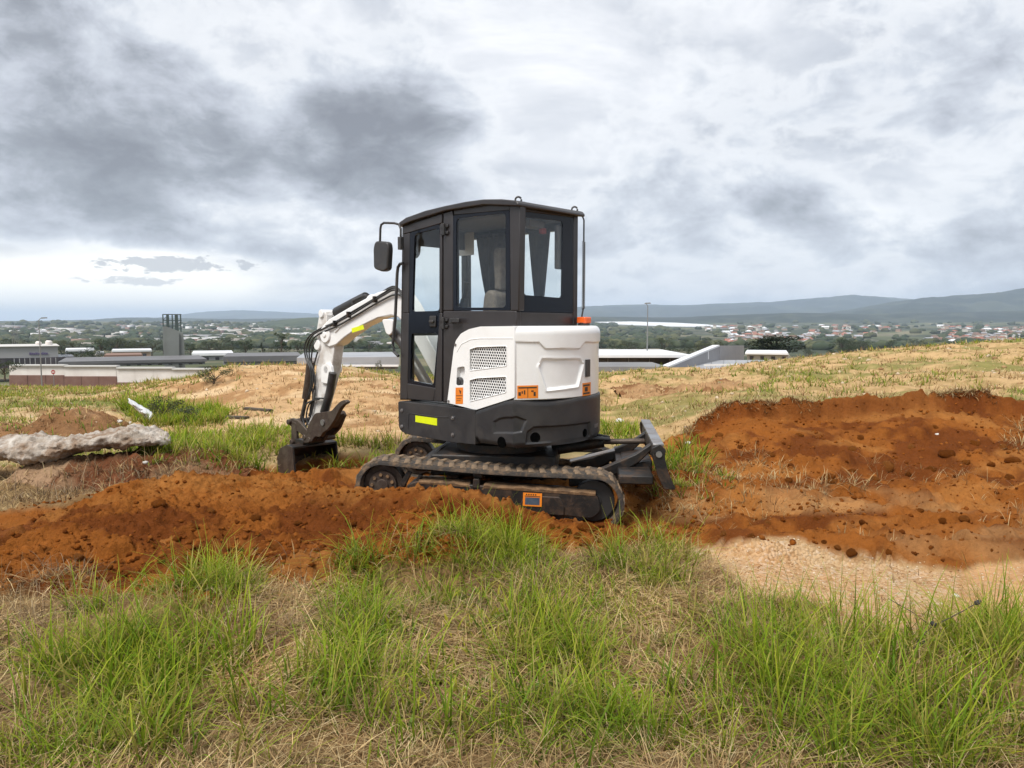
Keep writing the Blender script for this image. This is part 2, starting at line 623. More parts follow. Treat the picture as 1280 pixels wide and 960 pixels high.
def fbm(x, y, seed=0, oct=4, gain=.5):
    """roughly -1..1"""
    t, amp, tot = 0, 1.0, 0
    for o in range(oct):
        ca, sa = math.cos(o * 1.1 + .5), math.sin(o * 1.1 + .5)
        t = t + amp * (vnoise((x * ca - y * sa) * 2 ** o, (x * sa + y * ca) * 2 ** o, seed + o * 17) * 2 - 1)
        tot += amp
        amp *= gain
    return t / tot * 1.6


def billow(x, y, seed=0, oct=3):
    t, amp, tot = 0, 1.0, 0
    for o in range(oct):
        ca, sa = math.cos(o * 1.3 + .4), math.sin(o * 1.3 + .4)
        t = t + amp * (1 - np.abs(vnoise((x * ca - y * sa) * 2 ** o, (x * sa + y * ca) * 2 ** o, seed + o * 17) * 2 - 1) * 2)
        tot += amp
        amp *= .5
    return t / tot


def worley(x, y, cell, seed, fill=.7):
    """half-buried lumps: 0..1 domes of random size, one per jittered cell"""
    X, Y = x / cell, y / cell
    ix, iy = np.floor(X).astype(np.int64), np.floor(Y).astype(np.int64)
    best = np.zeros(np.shape(x))
    for di in (-1, 0, 1):
        for dj in (-1, 0, 1):
            cx_, cy_ = ix + di, iy + dj
            px = cx_ + .15 + .7 * _hash(cx_, cy_, seed)
            py = cy_ + .15 + .7 * _hash(cx_, cy_, seed + 1)
            rad = .14 + .42 * _hash(cx_, cy_, seed + 2) ** 1.6
            on = _hash(cx_, cy_, seed + 3) < fill
            el = 1 + .7 * _hash(cx_, cy_, seed + 4)
            d2 = ((X - px) ** 2 + ((Y - py) * el) ** 2) / rad ** 2
            h = np.where(on & (d2 < 1), np.sqrt(np.maximum(1 - d2, 0)) * rad * 1.5, 0)
            best = np.maximum(best, h)
    return best


def sstep(a, b, x):
    t = np.clip((x - a) / (b - a), 0, 1)
    return t * t * (3 - 2 * t)


def inpoly(u, v, poly):
    r = np.zeros(np.shape(u), bool)
    n = len(poly)
    for i in range(n):
        x1, y1 = poly[i - 1]
        x2, y2 = poly[i]
        if y1 == y2:
            continue
        cnd = ((y1 > v) != (y2 > v)) & (u < (x2 - x1) * (v - y1) / (y2 - y1) + x1)
        r ^= cnd
    return r


def ell(u, v, *es):
    """soft union of ellipses (u, v, a, b) in photo pixels"""
    m = np.zeros(np.shape(u))
    for (cu, cv, a, b) in es:
        m = np.maximum(m, 1 - ((u - cu) / a) ** 2 - ((v - cv) / b) ** 2)
    return np.clip(m * 1.6, 0, 1)


# ------------------------------------------------------------------ terrain height
CTRL = []
for uu in (-900, -300, 0, 320, 640, 960, 1280, 1600, 2200):
    for dd, zz in ((1.2, 0), (2.5, 0), (3.7, -.02), (5.0, 0)):
        CTRL.append((uu, dd, zz))
CTRL += [(-700, 7, 0), (-300, 7, 0), (0, 7, 0), (320, 7, .02), (640, 7, 0), (850, 7, .03), (1050, 7.4, -.03), (1280, 7.4, -.04), (1600, 7.4, 0), (2200, 7, .1),
         (0, 9, .0), (200, 9, 0), (400, 9, .05), (640, 9.5, .05), (780, 9, .08), (840, 8.8, .10),
         (900, 9.7, .28), (960, 9.7, .32), (1100, 9.7, .34), (1280, 9.8, .38), (1600, 9.9, .42), (2200, 10, .6),
         (0, 12, -.02), (200, 12, 0), (320, 12, .08), (480, 12, .12), (640, 12, .12), (780, 12, .16), (900, 12, .36), (1280, 12, .56), (1700, 12, .75),
         (0, 16, -.2), (150, 16, -.1), (250, 16, .02), (320, 15, .2), (420, 15, .22), (490, 15, .25), (640, 15, .15), (780, 15, .15), (900, 15.5, .30), (1280, 15, .62), (1700, 15, .8),
         (0, 24, -.8), (120, 24, -.6), (200, 24, -.30), (255, 21, .02), (300, 20, .44), (350, 20, .46), (400, 20, .42), (490, 20, .17), (640, 20, .15), (760, 20, .2), (800, 21, .24),
         (880, 24, .02), (930, 25, .14), (1000, 28, .22), (1060, 28.5, .40), (1130, 29, .55), (1280, 30, .86), (1700, 30, 1.2), (-500, 24, -.9), (-500, 12, 0),
         (0, 45, -2.2), (200, 45, -2.4), (300, 32, -1.2), (400, 32, -1.2), (640, 34, -1.6), (800, 36, -1.6), (1000, 45, -1.2), (1280, 48, -.5), (1700, 50, 0),
         (0, 90, -5.6), (200, 90, -6), (500, 90, -7), (900, 90, -7), (1280, 90, -7), (1700, 90, -6), (-500, 90, -5.5), (-500, 45, -2)]
_c = np.array(CTRL, float)
_cx = (_c[:, 0] - 640) / FPX * _c[:, 1]
_ca = np.stack([np.arctan2(_cx, _c[:, 1]) * 1.5, np.log(np.hypot(_cx, _c[:, 1]))], 1)


def _tps(r2):
    return .5 * r2 * np.log(r2 + 1e-9)


_n = len(_c)
_A = np.zeros((_n + 3, _n + 3))
_A[:_n, :_n] = _tps(((_ca[:, None] - _ca[None]) ** 2).sum(-1)) + np.eye(_n) * 2e-4
_A[:_n, _n] = 1
_A[:_n, _n + 1:] = _ca
_A[_n:, :_n] = _A[:_n, _n:].T
_w = np.linalg.solve(_A, np.concatenate([_c[:, 2], [0, 0, 0]]))

VR = np.array([0, 60, 98, 150, 250, 400, 700, 1000, 1500, 2000, 2500, 3200, 4000, 6000, 9000, 16000, 40000], float)
VZ = np.array([-5, -5.5, -6.3, -8.5, -11, -15, -22, -27, -28, -24, -18.5, -8, 0, 8, 12, 14, 14], float)


def valley_z(x, y):
    r = np.hypot(x, y)
    z = np.interp(r, VR, VZ)
    k = sstep(300, 1500, r)
    return z + k * (fbm(x / 420, y / 420, 5, 3) * 4.0) + sstep(120, 300, r) * fbm(x / 90, y / 90, 6, 2) * .6


def bank_line(x):
    """y of the lip of the cut bank on the right"""
    return 9.55 + .12 * fbm(x * .9, x * 0, 31, 3) + .028 * fbm(x * 5.5, x * 0, 33, 3) + .035 * x + np.where(x < 2.7, (2.7 - x) * -.55, 0)


def ground_base(x, y):
    shp = np.shape(x)
    x = np.asarray(x, float).ravel()
    y = np.asarray(y, float).ravel()
    r = np.maximum(np.hypot(x, y), .8)
    a = np.clip(np.arctan2(x, y), -1.0, 1.0) * 1.5
    l = np.log(r)
    z = np.zeros(len(x))
    for s0 in range(0, len(x), 40000):
        sl = slice(s0, s0 + 40000)
        d2 = (a[sl, None] - _ca[None, :, 0]) ** 2 + (l[sl, None] - _ca[None, :, 1]) ** 2
        z[sl] = _tps(d2) @ _w[:_n] + _w[_n] + a[sl] * _w[_n + 1] + l[sl] * _w[_n + 2]
    wv = sstep(50, 98, r)
    z = z * (1 - wv) + np.interp(r, VR, VZ) * wv
    return z.reshape(shp)


# undercarriage frame: position, direction and track lines (needed for the ruts)
O_EX = Vector((-.09, 6.78, 0))
YAW_UP, YAW_UC = R(180 - 43), R(180 - 6)


def uc_coords(x, y):
    ca, sa = math.cos(YAW_UC), math.sin(YAW_UC)
    X, Y = x - O_EX.x, y - O_EX.y
    return X * ca + Y * sa, -X * sa + Y * ca


RED_POLY = [(-200, 690), (60, 640), (200, 605), (330, 583), (420, 575), (500, 580), (700, 600), (780, 585), (830, 548), (850, 536), (900, 500), (960, 497), (1050, 499),
            (1150, 497), (1190, 488), (1300, 483), (2200, 450), (2200, 718), (1280, 712), (1190, 716), (1110, 712), (1060, 700), (1010, 684), (960, 680), (900, 690), (850, 680), (760, 695),
            (600, 690), (470, 690), (430, 730), (300, 735), (200, 745), (-200, 770)]
GRAV_POLY = [(840, 700), (900, 684), (960, 672), (1020, 676), (1080, 702), (1130, 706), (1200, 712), (1290, 708), (2200, 716), (2200, 1100), (1300, 900), (1230, 800), (1100, 810), (960, 775), (900, 760), (860, 735)]


def masks(x, y, z):
    """ground cover masks, all tied to places on the ground"""
    u, v = project(x, y, z)
    wu = fbm(x * 1.3, y * 1.3, 40, 4) * 22 * np.clip(6 / np.maximum(y, 1), .15, 1.6)
    wv_ = fbm(x * 1.3, y * 1.3, 44, 4) * 13 * np.clip(6 / np.maximum(y, 1), .15, 1.6)
    uu, vv = u + wu, v + wv_
    front = y > 1.0
    red, grav = 0.0, 0.0
    for du, dv in ((0, 0), (7, 2), (-7, -2), (3, -5), (-3, 5), (10, -3), (-10, 3)):
        red = red + (inpoly(uu + du, vv + dv, RED_POLY) & front & (y < 12)) / 7.0
        grav = grav + (inpoly(uu + du, vv + dv, GRAV_POLY) & front & (y < 6)) / 7.0
    bl_ = bank_line(x)
    onb = (x > 1.75) & (y > 7.6) & (x < 12)
    red = np.where(onb, sstep(.13, .07, y - bl_), red)
    return u, v, uu, vv, red, np.clip(grav - red, 0, 1)


HUMPS = [(-.60, 4.85, .55, .28, .20), (-3.2, 4.45, .5, .25, .16), (-1.45, 4.75, .35, .2, .08), (1.1, 4.7, .5, .3, .06), (-1.9, 3.9, .7, .45, .07), (2.2, 3.1, .8, .4, .08)]
HOLES = [(-.60, 4.35, .30, .16, .16), (-2.95, 4.15, .22, .16, .16), (-1.4, 4.45, .16, .10, .12), (.55, 2.9, .3, .2, .05), (-2.22, 8.62, .70, .52, .58)]


def ground_z(x, y, detail=True):
    x = np.asarray(x, float)
    y = np.asarray(y, float)
    z = ground_base(x, y)
    r = np.hypot(x, y)
    # lip of the cut bank
    yt = bank_line(x)
    bk = sstep(1.9, 2.8, x) * (x < 12)
    z = z + bk * .22 * sstep(-.10, .02, y - yt + .014 * fbm(x * 9, y * 2, 35, 2)) * np.exp(-np.maximum(y - yt, 0) / 1.6)
    # shelf of red soil above the pale gravel
    ye = 5.02 + .18 * fbm(x * .8, x * 0 + 3, 71, 3) + .55 * sstep(1.7, 1.2, x)
    sh = sstep(1.0, 1.5, x) * (x < 9)
    z = z + sh * (.10 * sstep(-.07, .07, y - ye) * np.exp(-np.maximum(y - ye, 0) / 1.2) - .04 * sstep(.2, -.3, y - ye) * sstep(3, 4, y))
    for hx, hy, sx, sy, h in HUMPS:
        z = z + h * np.exp(-((x - hx) / sx) ** 2 - ((y - hy) / sy) ** 2)
    for hx, hy, sx, sy, h in HOLES:
        z = z - h * np.exp(-((x - hx) / sx) ** 2 - ((y - hy) / sy) ** 2)
    # old ruts on the right, running away from the machine
    s_, t_ = uc_coords(x, y)
    for tc_, am in ((.62, .05), (-.62, .05), (1.15, .035)):
        inside = np.exp(-((t_ - tc_ - .04 * fbm(s_ * .7, s_ * 0, 3, 2)) / .16) ** 4) * sstep(-.9, -1.3, s_) * sstep(-6.5, -4.5, s_)
        z = z + inside * (-am + .026 * np.sin(s_ * 2 * math.pi / .13) * (.6 + .5 * fbm(s_ * 2, t_ * 2, 9, 2)))
        z = z + .03 * np.exp(-((np.abs(t_ - tc_) - .22) / .06) ** 2) * sstep(-.9, -1.3, s_) * sstep(-6.5, -4.5, s_)
    z = z - .12 * sstep(.2, -.5, s_) * sstep(-3.2, -1.7, s_) * np.exp(-((t_ - .55) / .62) ** 4)
    if detail:
        near = np.clip(1.2 - r / 70, 0, 1)
        u, v, uu, vv, red, grav = masks(x, y, z)
        amp = near * (.55 + .9 * red - .4 * grav)
        z = z + amp * (fbm(x * .55, y * .55, 1, 3) * .05 + fbm(x * 2.1, y * 2.1, 2, 3) * .026 + billow(x * 6.5, y * 6.5, 3, 3) * .012 * (.4 + red * 1.4))
        z = z + red * np.maximum(billow(x * 3.1, y * 3.1, 77, 2), 0) * .05
        wx, wy = x + .03 * fbm(x * 9, y * 9, 78, 2), y + .03 * fbm(x * 9, y * 9, 79, 2)
        z = z + red * (worley(wx, wy, .34, 701, .35) * .09 + worley(wx, wy, .15, 711, .45) * .055)
        # spoil and hummocks in the middle distance
        mid = sstep(10, 14, r) * sstep(45, 25, r)
        z = z + mid * (-.04 + billow(x * .55, y * .55, 13, 3) * .10 + billow(x * 1.7, y * 1.7, 14, 3) * .055)
    return z


def gz(x, y):
    return float(ground_z(np.array([x]), np.array([y]))[0])


def angle_grid(step_fine, lim, step_coarse):
    a = list(np.arange(-lim, lim + 1e-6, step_fine))
    b = list(np.arange(lim + step_coarse, 360 - lim - 1e-6, step_coarse))
    return np.radians(np.array(a + b))


aa = angle_grid(.13, 42, 6)
rr = [0.25, .7, 1.2]
q = 1.6
while q < 45:
    rr.append(q)
    q *= 1.0042 if 8.0 < q < 10.8 else 1.0062 if 4.4 < q < 8.01 else 1.0095
while q < 104:
    rr.append(q)
    q *= 1.03
rr = np.array(rr)
AA, RR = np.meshgrid(aa, rr)
gx, gy = np.sin(AA) * RR, np.cos(AA) * RR
gzv = ground_z(gx, gy)
gzv = gzv - sstep(99, 104, RR) * 2.5
u, v, uu, vv, red, grav = masks(gx, gy, gzv)
n1 = fbm(gx * .35, gy * .35, 50, 4)
n2 = fbm(gx * 1.8, gy * 1.8, 51, 4)
n3 = fbm(gx * 7, gy * 7, 52, 3)


def L3(*c3):
    return np.array(c3)


def lerp(a, b, t):
    return a * (1 - t[..., None]) + b * t[..., None]


SAND, TAN, GRN, DRY = L3(.50, .32, .165), L3(.44, .32, .165), L3(.155, .175, .045), L3(.34, .26, .125)
REDC, REDD, GRAVC, FORE = L3(.245, .082, .0165), L3(.135, .040, .0095), L3(.46, .29, .145), L3(.22, .125, .055)
col = np.zeros(gx.shape + (3,)) + TAN
far_green = sstep(-.15, .35, n1 + .5 * n2)
col = lerp(col, DRY, sstep(-.3, .4, n2))
col = lerp(col, GRN, far_green * .55)
# left field is green, with tan tracks
leftf = ((u < 330) & (v < 530)).astype(float) * (gy > 9)
col = lerp(col, GRN, leftf * np.clip(sstep(-.5, .1, n1 + .35 * n2), 0, 1) * .8)
sandm = np.clip(ell(u, v, (370, 490, 190, 42), (480, 505, 130, 48), (330, 535, 220, 30), (800, 495, 110, 32), (260, 478, 130, 16), (130, 486, 130, 4), (230, 497, 160, 5), (90, 528, 90, 22)) * 1.5 - .25 * sstep(0, .6, n2), 0, 1) * (gy > 8)
col = lerp(col, lerp(lerp(np.zeros_like(col) + SAND, L3(.33, .185, .085), sstep(.05, .5, n2 + .4 * n3 + .3 * n1)), L3(.60, .43, .25), sstep(.1, .6, fbm(gx * .8, gy * 2.2, 63, 4))), sandm)
plat = ((u > 740) & (gy > 9.3)).astype(float)
col = lerp(col, lerp(lerp(np.zeros_like(col) + L3(.50, .33, .165), L3(.36, .24, .105), sstep(-.3, .5, n3 + .8 * n2)), GRN, sstep(.05, .5, n1 * .7 + .6 * n2) * .7), plat * .85)
forem = ((gy < 8.5)).astype(float)
col = lerp(col, lerp(np.zeros_like(col) + FORE, L3(.30, .20, .10), sstep(-.4, .5, n2)), forem * (1 - grav) * .9)
fr_red = ell(u, v, (330, 810, 80, 130), (900, 870, 80, 90))
col = lerp(col, L3(.26, .12, .05), fr_red * .5)
redcol = lerp(lerp(np.zeros_like(col) + REDC, REDD, sstep(-.2, .5, n2 + .4 * n3)), L3(.34, .14, .036), sstep(.2, .6, fbm(gx * .9, gy * 1.9, 61, 4)) * .7)
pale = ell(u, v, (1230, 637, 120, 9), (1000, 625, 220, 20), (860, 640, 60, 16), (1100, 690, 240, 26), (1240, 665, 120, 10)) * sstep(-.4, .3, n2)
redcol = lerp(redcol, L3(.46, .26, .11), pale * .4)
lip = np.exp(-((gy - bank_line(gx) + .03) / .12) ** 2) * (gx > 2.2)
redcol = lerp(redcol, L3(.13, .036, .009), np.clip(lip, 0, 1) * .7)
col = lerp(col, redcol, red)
col = lerp(col, lerp(np.zeros_like(col) + GRAVC, L3(.50, .27, .12), sstep(.0, .6, n1 + .5 * n2 + (u > 1180) * .5)), grav)
ground_me = fast_mesh('ground', np.stack([gx, gy, gzv], -1).reshape(-1, 3), grid_faces(len(rr), len(aa), True), M['ground'],
                      col.reshape(-1, 3), True, {'gravel': (grav * (1 - .5 * (u > 1200))).ravel()})
tag(link('ground', ground_me), kind='structure')

# ------------------------------------------------------------------ valley and hills
M['valley'] = mat_attr('valley_scrub', fine=.02, amp=.5, bump=0)
M['hill'] = mat_attr('forested_hill', fine=.008, amp=.6, bump=0)
va = angle_grid(.35, 46, 6)
vr = np.concatenate([np.geomspace(98, 5000, 190), np.geomspace(5200, 25000, 24)])
VA, VRR = np.meshgrid(va, vr)
vx, vy = np.sin(VA) * VRR, np.cos(VA) * VRR
vzv = valley_z(vx, vy)
vzv[0] -= .06
nv, nv2 = fbm(vx / 160, vy / 160, 81, 4), fbm(vx / 45, vy / 45, 82, 3)
vc = np.zeros(vx.shape + (3,)) + L3(.035, .045, .02)
vc = lerp(vc, L3(.085, .095, .04), sstep(0, .5, nv))
vc = lerp(vc, L3(.23, .19, .12), sstep(.25, .7, nv2 + .3 * nv) * .7)
tag(link('valley', fast_mesh('valley', np.stack([vx, vy, vzv], -1).reshape(-1, 3), grid_faces(len(vr), len(va), True), M['valley'], vc.reshape(-1, 3), True)), kind='structure')


def ridge(name, dist, prof, depth, seed, c1, c2, rough=1.0):
    """a ridge of hills whose skyline passes through (u, v) at distance dist"""
    pu = np.array([p[0] for p in prof], float)
    pv = np.array([p[1] for p in prof], float)
    us = np.arange(pu[0], pu[-1] + .1, 2.5)
    vs = np.interp(us, pu, pv)
    k = np.ones(9) / 9
    vs = np.convolve(np.pad(vs, 4, mode='edge'), k, 'valid')
    ztop = CAMZ + (403 - vs) / FPX * dist
    jj = np.linspace(0, 1, 40)
    rows = []
    for j in jj:
        d = dist * (1 - depth) + dist * depth * 2 * j if False else dist * (1 - depth + depth * 1.5 * j)
        t = j * 1.5
        up = sstep(0, 1, np.array(t)) if t <= 1 else 1 - .9 * sstep(1, 1.5, np.array(t))
        x = (us - 640) / FPX * d
        y = np.full_like(us, d)
        zb = valley_z(x, y) - 6
        f = up ** 1.15
        z = zb * (1 - f) + ztop * f
        amp = (1 - f) * f * 4 * .22 + .015
        z = z + amp * (ztop - zb) * fbm(x / (dist * .05), y / (dist * .05), seed, 4) + rough * fbm(x / 60, y / 60, seed + 5, 3) * dist * .00035 * f
        rows.append(np.stack([x, y, z], -1))
    G = np.stack(rows)
    nz = fbm(G[..., 0] / (dist * .03), G[..., 1] / (dist * .03), seed + 9, 4)
    cc = lerp(np.zeros(G.shape) + np.array(c1), np.array(c2), sstep(-.1, .6, nz))
    tag(link(name, fast_mesh(name, G.reshape(-1, 3), grid_faces(len(jj), len(us)), M['hill'], cc.reshape(-1, 3), True)), kind='structure')


H1, H2 = (.016, .024, .016), (.042, .05, .03)
ridge('mountain_range', 14000, [(-300, 404), (0, 404), (100, 402), (130, 399), (160, 402), (210, 396), (255, 390), (300, 388), (350, 390), (410, 393), (480, 396), (640, 394), (760, 396), (900, 398), (1000, 400)], .30, 3, H1, H2)
ridge('hills', 9500, [(560, 392), (680, 387), (735, 383), (800, 381), (860, 382), (900, 380), (960, 378), (1010, 374), (1050, 371), (1080, 370), (1120, 373), (1170, 377), (1250, 380), (1500, 380)], .35, 4, H1, H2)
ridge('hills', 6800, [(-300, 402), (0, 402), (60, 401), (110, 400), (160, 397), (230, 398), (300, 399), (370, 398), (450, 399), (560, 398), (700, 400), (860, 400)], .35, 6, H1, H2)
ridge('hills', 6000, [(940, 401), (1010, 394), (1060, 387), (1110, 379), (1150, 374), (1190, 371), (1230, 369), (1260, 364), (1300, 359), (1400, 350), (1600, 345)], .35, 7, H1, H2)
ridge('hills', 4200, [(600, 398), (680, 397), (760, 396), (850, 397), (930, 393), (1000, 391), (1080, 393), (1160, 391), (1260, 389), (1400, 388)], .22, 8, (.014, .022, .012), H2)
ridge('hills', 2900, [(240, 418), (280, 412), (320, 405), (350, 400), (385, 397), (430, 397), (480, 399), (540, 402), (620, 406), (690, 411)], .28, 9, (.03, .045, .02), (.06, .075, .035))

# ------------------------------------------------------------------ the excavator
FW = Vector((math.cos(YAW_UP), math.sin(YAW_UP), 0))
LF = Vector((-math.sin(YAW_UP), math.cos(YAW_UP), 0))


def _hit(u, v, n, d):
    r_ = Vector(ray(u, v))
    return Vector((0, 0, CAMZ)) + r_ * ((d - (Vector((0, 0, CAMZ)) - O_EX).dot(n)) / r_.dot(n)) - O_EX


def LP(u, v, yl):
    """photo point on the machine's lengthwise plane at lateral offset yl -> (forward, up)"""
    p = _hit(u, v, LF, yl)
    return (p.dot(FW), p.z)


def RP(u, v, xf):
    """photo point on the machine's crosswise plane -> (lateral, up)"""
    p = _hit(u, v, FW, xf)
    return (p.dot(LF), p.z)


def LPs(pts, yl):
    return [LP(u, v, yl) for u, v in pts]


def RPs(pts, xf):
    return [RP(u, v, xf) for u, v in pts]


ex = empty('mini_excavator', O_EX, YAW_UP)
tag(ex, 'white and black mini excavator with closed cab on the red soil', 'excavator')

YL, YRt, XR = .50, -.28, -.62          # cab: left plane, right plane, rear plane
# --- cab frame
cf = MB()


def lprism(mb, pts, y0, y1, plane=YL):
    mb.prism(LPs(pts, plane), y0, y1)


lprism(cf, [(502, 281), (511, 278), (511, 500), (499, 500)], .43, .495)                 # front post
lprism(cf, [(553.5, 266), (565.5, 262.5), (566, 388.5), (553.5, 388.5)], .42, .497)     # door post
lprism(cf, [(553.5, 388.5), (645, 388.5), (645, 411), (592, 411), (575, 419), (566, 450), (559, 503), (553.5, 503)], .44, .497)
lprism(cf, [(636.5, 256), (650, 255), (648, 388.5), (637.5, 388.5)], .43, .498)         # rear post
lprism(cf, [(511, 277.5), (553.5, 265), (553.5, 269), (511, 282)], .43, .49)
lprism(cf, [(565.5, 262), (600, 254), (636.5, 254), (636.5, 263), (566, 269)], .43, .49)
xA, xB = LP(506, 300, YL)[0], LP(559, 300, YL)[0]
zr = 2.46
rear = lambda pts: RPs(pts, XR)
cf.prism(rear([(716.5, 268), (722.5, 270), (721.5, 408), (716, 408)]), XR - .004, XR + .06, 'x')
cf.prism(rear([(649, 389.5), (716, 391), (716, 408), (648, 408)]), XR - .003, XR + .05, 'x')
cf.prism(rear([(650, 256), (716.5, 267), (716.5, 272), (650, 264)]), XR - .003, XR + .05, 'x')
xQ = .33
for x0, x1, zb in ((xA - .04, xA + .04, .86), (xQ - .045, xQ + .045, .86)):             # right hand posts
    cf.box(x0, x1, YRt, YRt + .06, zb, zr - .04)
cf.box(xQ + .045, xA - .04, YRt, YRt + .05, 1.36, 1.42)
cf.box(XR + .06, xQ - .045, YRt, YRt + .05, .86, 1.58)
cf.box(XR + .06, xA - .04, YRt + .002, YRt + .05, zr - .12, zr - .05)
cf.box(xA - .03, xA + .035, YRt + .06, .43, .84, .90)
cf.box(xA - .03, xA + .035, YRt + .06, .43, 2.36, zr - .05)
cf.box(xA - .02, xA + .025, YRt + .06, .43, 1.44, 1.49)
cf.box(XR + .05, xA - .03, YRt + .06, .43, .80, .86)
cf.build('cab_frame', M['cabframe'], ex, .008)
ln = MB()
ln.box(XR + .07, xA - .05, YRt + .06, .42, 2.405, 2.43)
ln.box(xA - .07, xA - .045, YRt + .06, .42, 2.24, 2.40)
ln.build('headliner', M['liner'], ex, .006)

# --- roof
rp_ = [(xA + .06, 2.405), (xA + .045, 2.445), (.66, 2.478), (.40, 2.513), (.14, 2.528), (-.1, 2.536), (-.3, 2.533), (-.5, 2.513), (-.66, 2.485), (-.685, 2.46), (-.68, 2.44), (-.3, 2.488), (.14, 2.485), (.6, 2.435)]
rf = MB().prism(rp_, YRt - .02, YL + .03).build('roof', M['cabframe'], ex, .018, seg=3)
for (u_, v_, xx, yy) in ((655, 252, -.60, .44), (721, 265, -.60, -.26), ):
    p = MB()
    cx_, cy_, cz_ = xx, yy, 2.485
    p.tube([(cx_ + .017 * math.cos(w), cy_ + .016 * math.cos(w), cz_ + .020 + .024 * math.sin(w)) for w in np.linspace(-.6, math.pi + .6, 12)], .008, 7)
    p.box(cx_ - .05, cx_ + .02, cy_ - .025, cy_ + .025, cz_ - .02, cz_ + .004)
    p.build('lifting_eye', M['black'], ex, .003)

# --- door
DY = .502
dr = MB()
dp = lambda pts, a=.455, b=DY: dr.prism(LPs(pts, YL), a, b)
dp([(504, 283), (552.5, 267), (552.5, 279), (504, 293)])
dp([(504, 293), (512, 291), (511, 391), (503.5, 391)])
dp([(549.5, 280), (552.5, 279), (552.5, 391), (549.5, 391)])
dp([(503.5, 391), (511, 391), (509.5, 499), (500.5, 499)])
dp([(549.5, 391), (552.5, 391), (552.5, 502), (542, 501.5), (544, 485)])
dp([(508.8, 479), (544, 485), (542, 501.5), (509.5, 499)])
door = dr.build('door', M['cabframe'], ex, .006)
bnd = MB()
bnd.prism(LPs([(511, 391), (549.5, 391), (548.5, 415), (510, 416)], YL), .47, DY - .003)
bnd.ring(LPs(roundpoly([(512, 291), (549.5, 280), (549.5, 391), (511, 391)], 3), YL), LPs(roundpoly([(518, 292), (549, 285), (549, 388.5), (515, 389.5)], [6, 4, 4, 3]), YL), .475, DY - .004)
bnd.ring(LPs(roundpoly([(510, 416), (548.5, 415), (544, 485), (508.8, 479)], 2), YL), LPs(roundpoly([(514, 417), (547.5, 416), (541.5, 481), (512.5, 475.5)], 3), YL), .475, DY - .004)
bnd.build('door_band', M['ceramic'], door)
MB().prism(LPs([(514, 288), (550, 281), (550, 390), (512, 390)], YL), .482, .488).build('door_glass', M['glass'], door)
MB().prism(LPs([(511, 416), (548, 415), (543, 483), (510, 478)], YL), .482, .488).build('door_glass', M['glass'], door)
hd = MB()
hx, hz = LP(541, 402, YL)
hd.box(hx - .05, hx + .03, DY - .002, DY + .012, hz - .045, hz + .05)
hd.box(hx - .035, hx + .02, DY + .012, DY + .03, hz - .012, hz + .012)
hd.build('door_handle', M['black'], door, .006)
for (u_, v_) in ((556.5, 287), (556, 404)):
    h = MB()
    x_, z_ = LP(u_, v_, YL)
    h.cyl((x_, DY + .016, z_ - .05), (x_, DY + .016, z_ + .05), .014, 10)
    h.box(x_ - .045, x_ + .045, DY - .002, DY + .01, z_ - .04, z_ - .015)
    h.box(x_ - .045, x_ + .045, DY - .002, DY + .01, z_ + .015, z_ + .04)
    h.build('door_hinge', M['black'], door, .003)
st = MB()
x_, z_ = LP(568, 401, YL)
st.cyl((x_, .497, z_), (x_, .545, z_), .022, 12)
st.box(x_ - .10, x_, .520, .545, z_ - .016, z_ + .02)
st.build('door_stop', M['black'], ex, .004)

# --- windows: dark printed border with a pane in it
def window(name, outer, inner, plane, ax, a, b, pa, pb, rads):
    f = LPs if ax == 'y' else RPs
    w = MB().ring(f(roundpoly(outer, 3), plane), f(roundpoly(inner, rads), plane), a, b, ax).build(name, M['ceramic'], ex)
    MB().prism(f(inner if False else outer, plane), pa, pb, ax).build('pane', M['glass'], w)
    return w


window('side_window', [(565.8, 269.2), (636.5, 262.5), (637.5, 388), (566, 388)], [(570, 273), (631.5, 266), (631.5, 384.5), (570, 384.5)], YL, 'y', .484, .4955, .486, .492, 5)
window('rear_window', [(649.6, 264), (716.5, 272), (716, 391), (648.6, 389.5)], [(653, 271), (703, 276.5), (701.5, 372.5), (652, 368.5)], XR, 'x', XR - .003, XR + .006, XR - .001, XR + .004, 4)
g_ = MB()
g_.prism([(xA, .9), (xA + .006, .9), (xA + .006, 2.37), (xA, 2.37)], YRt + .06, .43)
g_.build('windscreen', M['glass'], ex)
g_ = MB().box(xQ + .045, xA - .04, YRt + .02, YRt + .026, 1.42, 2.34)
g_.build('right_window', M['glass'], ex)
g_ = MB().box(XR + .06, xQ - .045, YRt + .02, YRt + .026, 1.58, 2.34)
g_.build('right_window', M['glass'], ex)

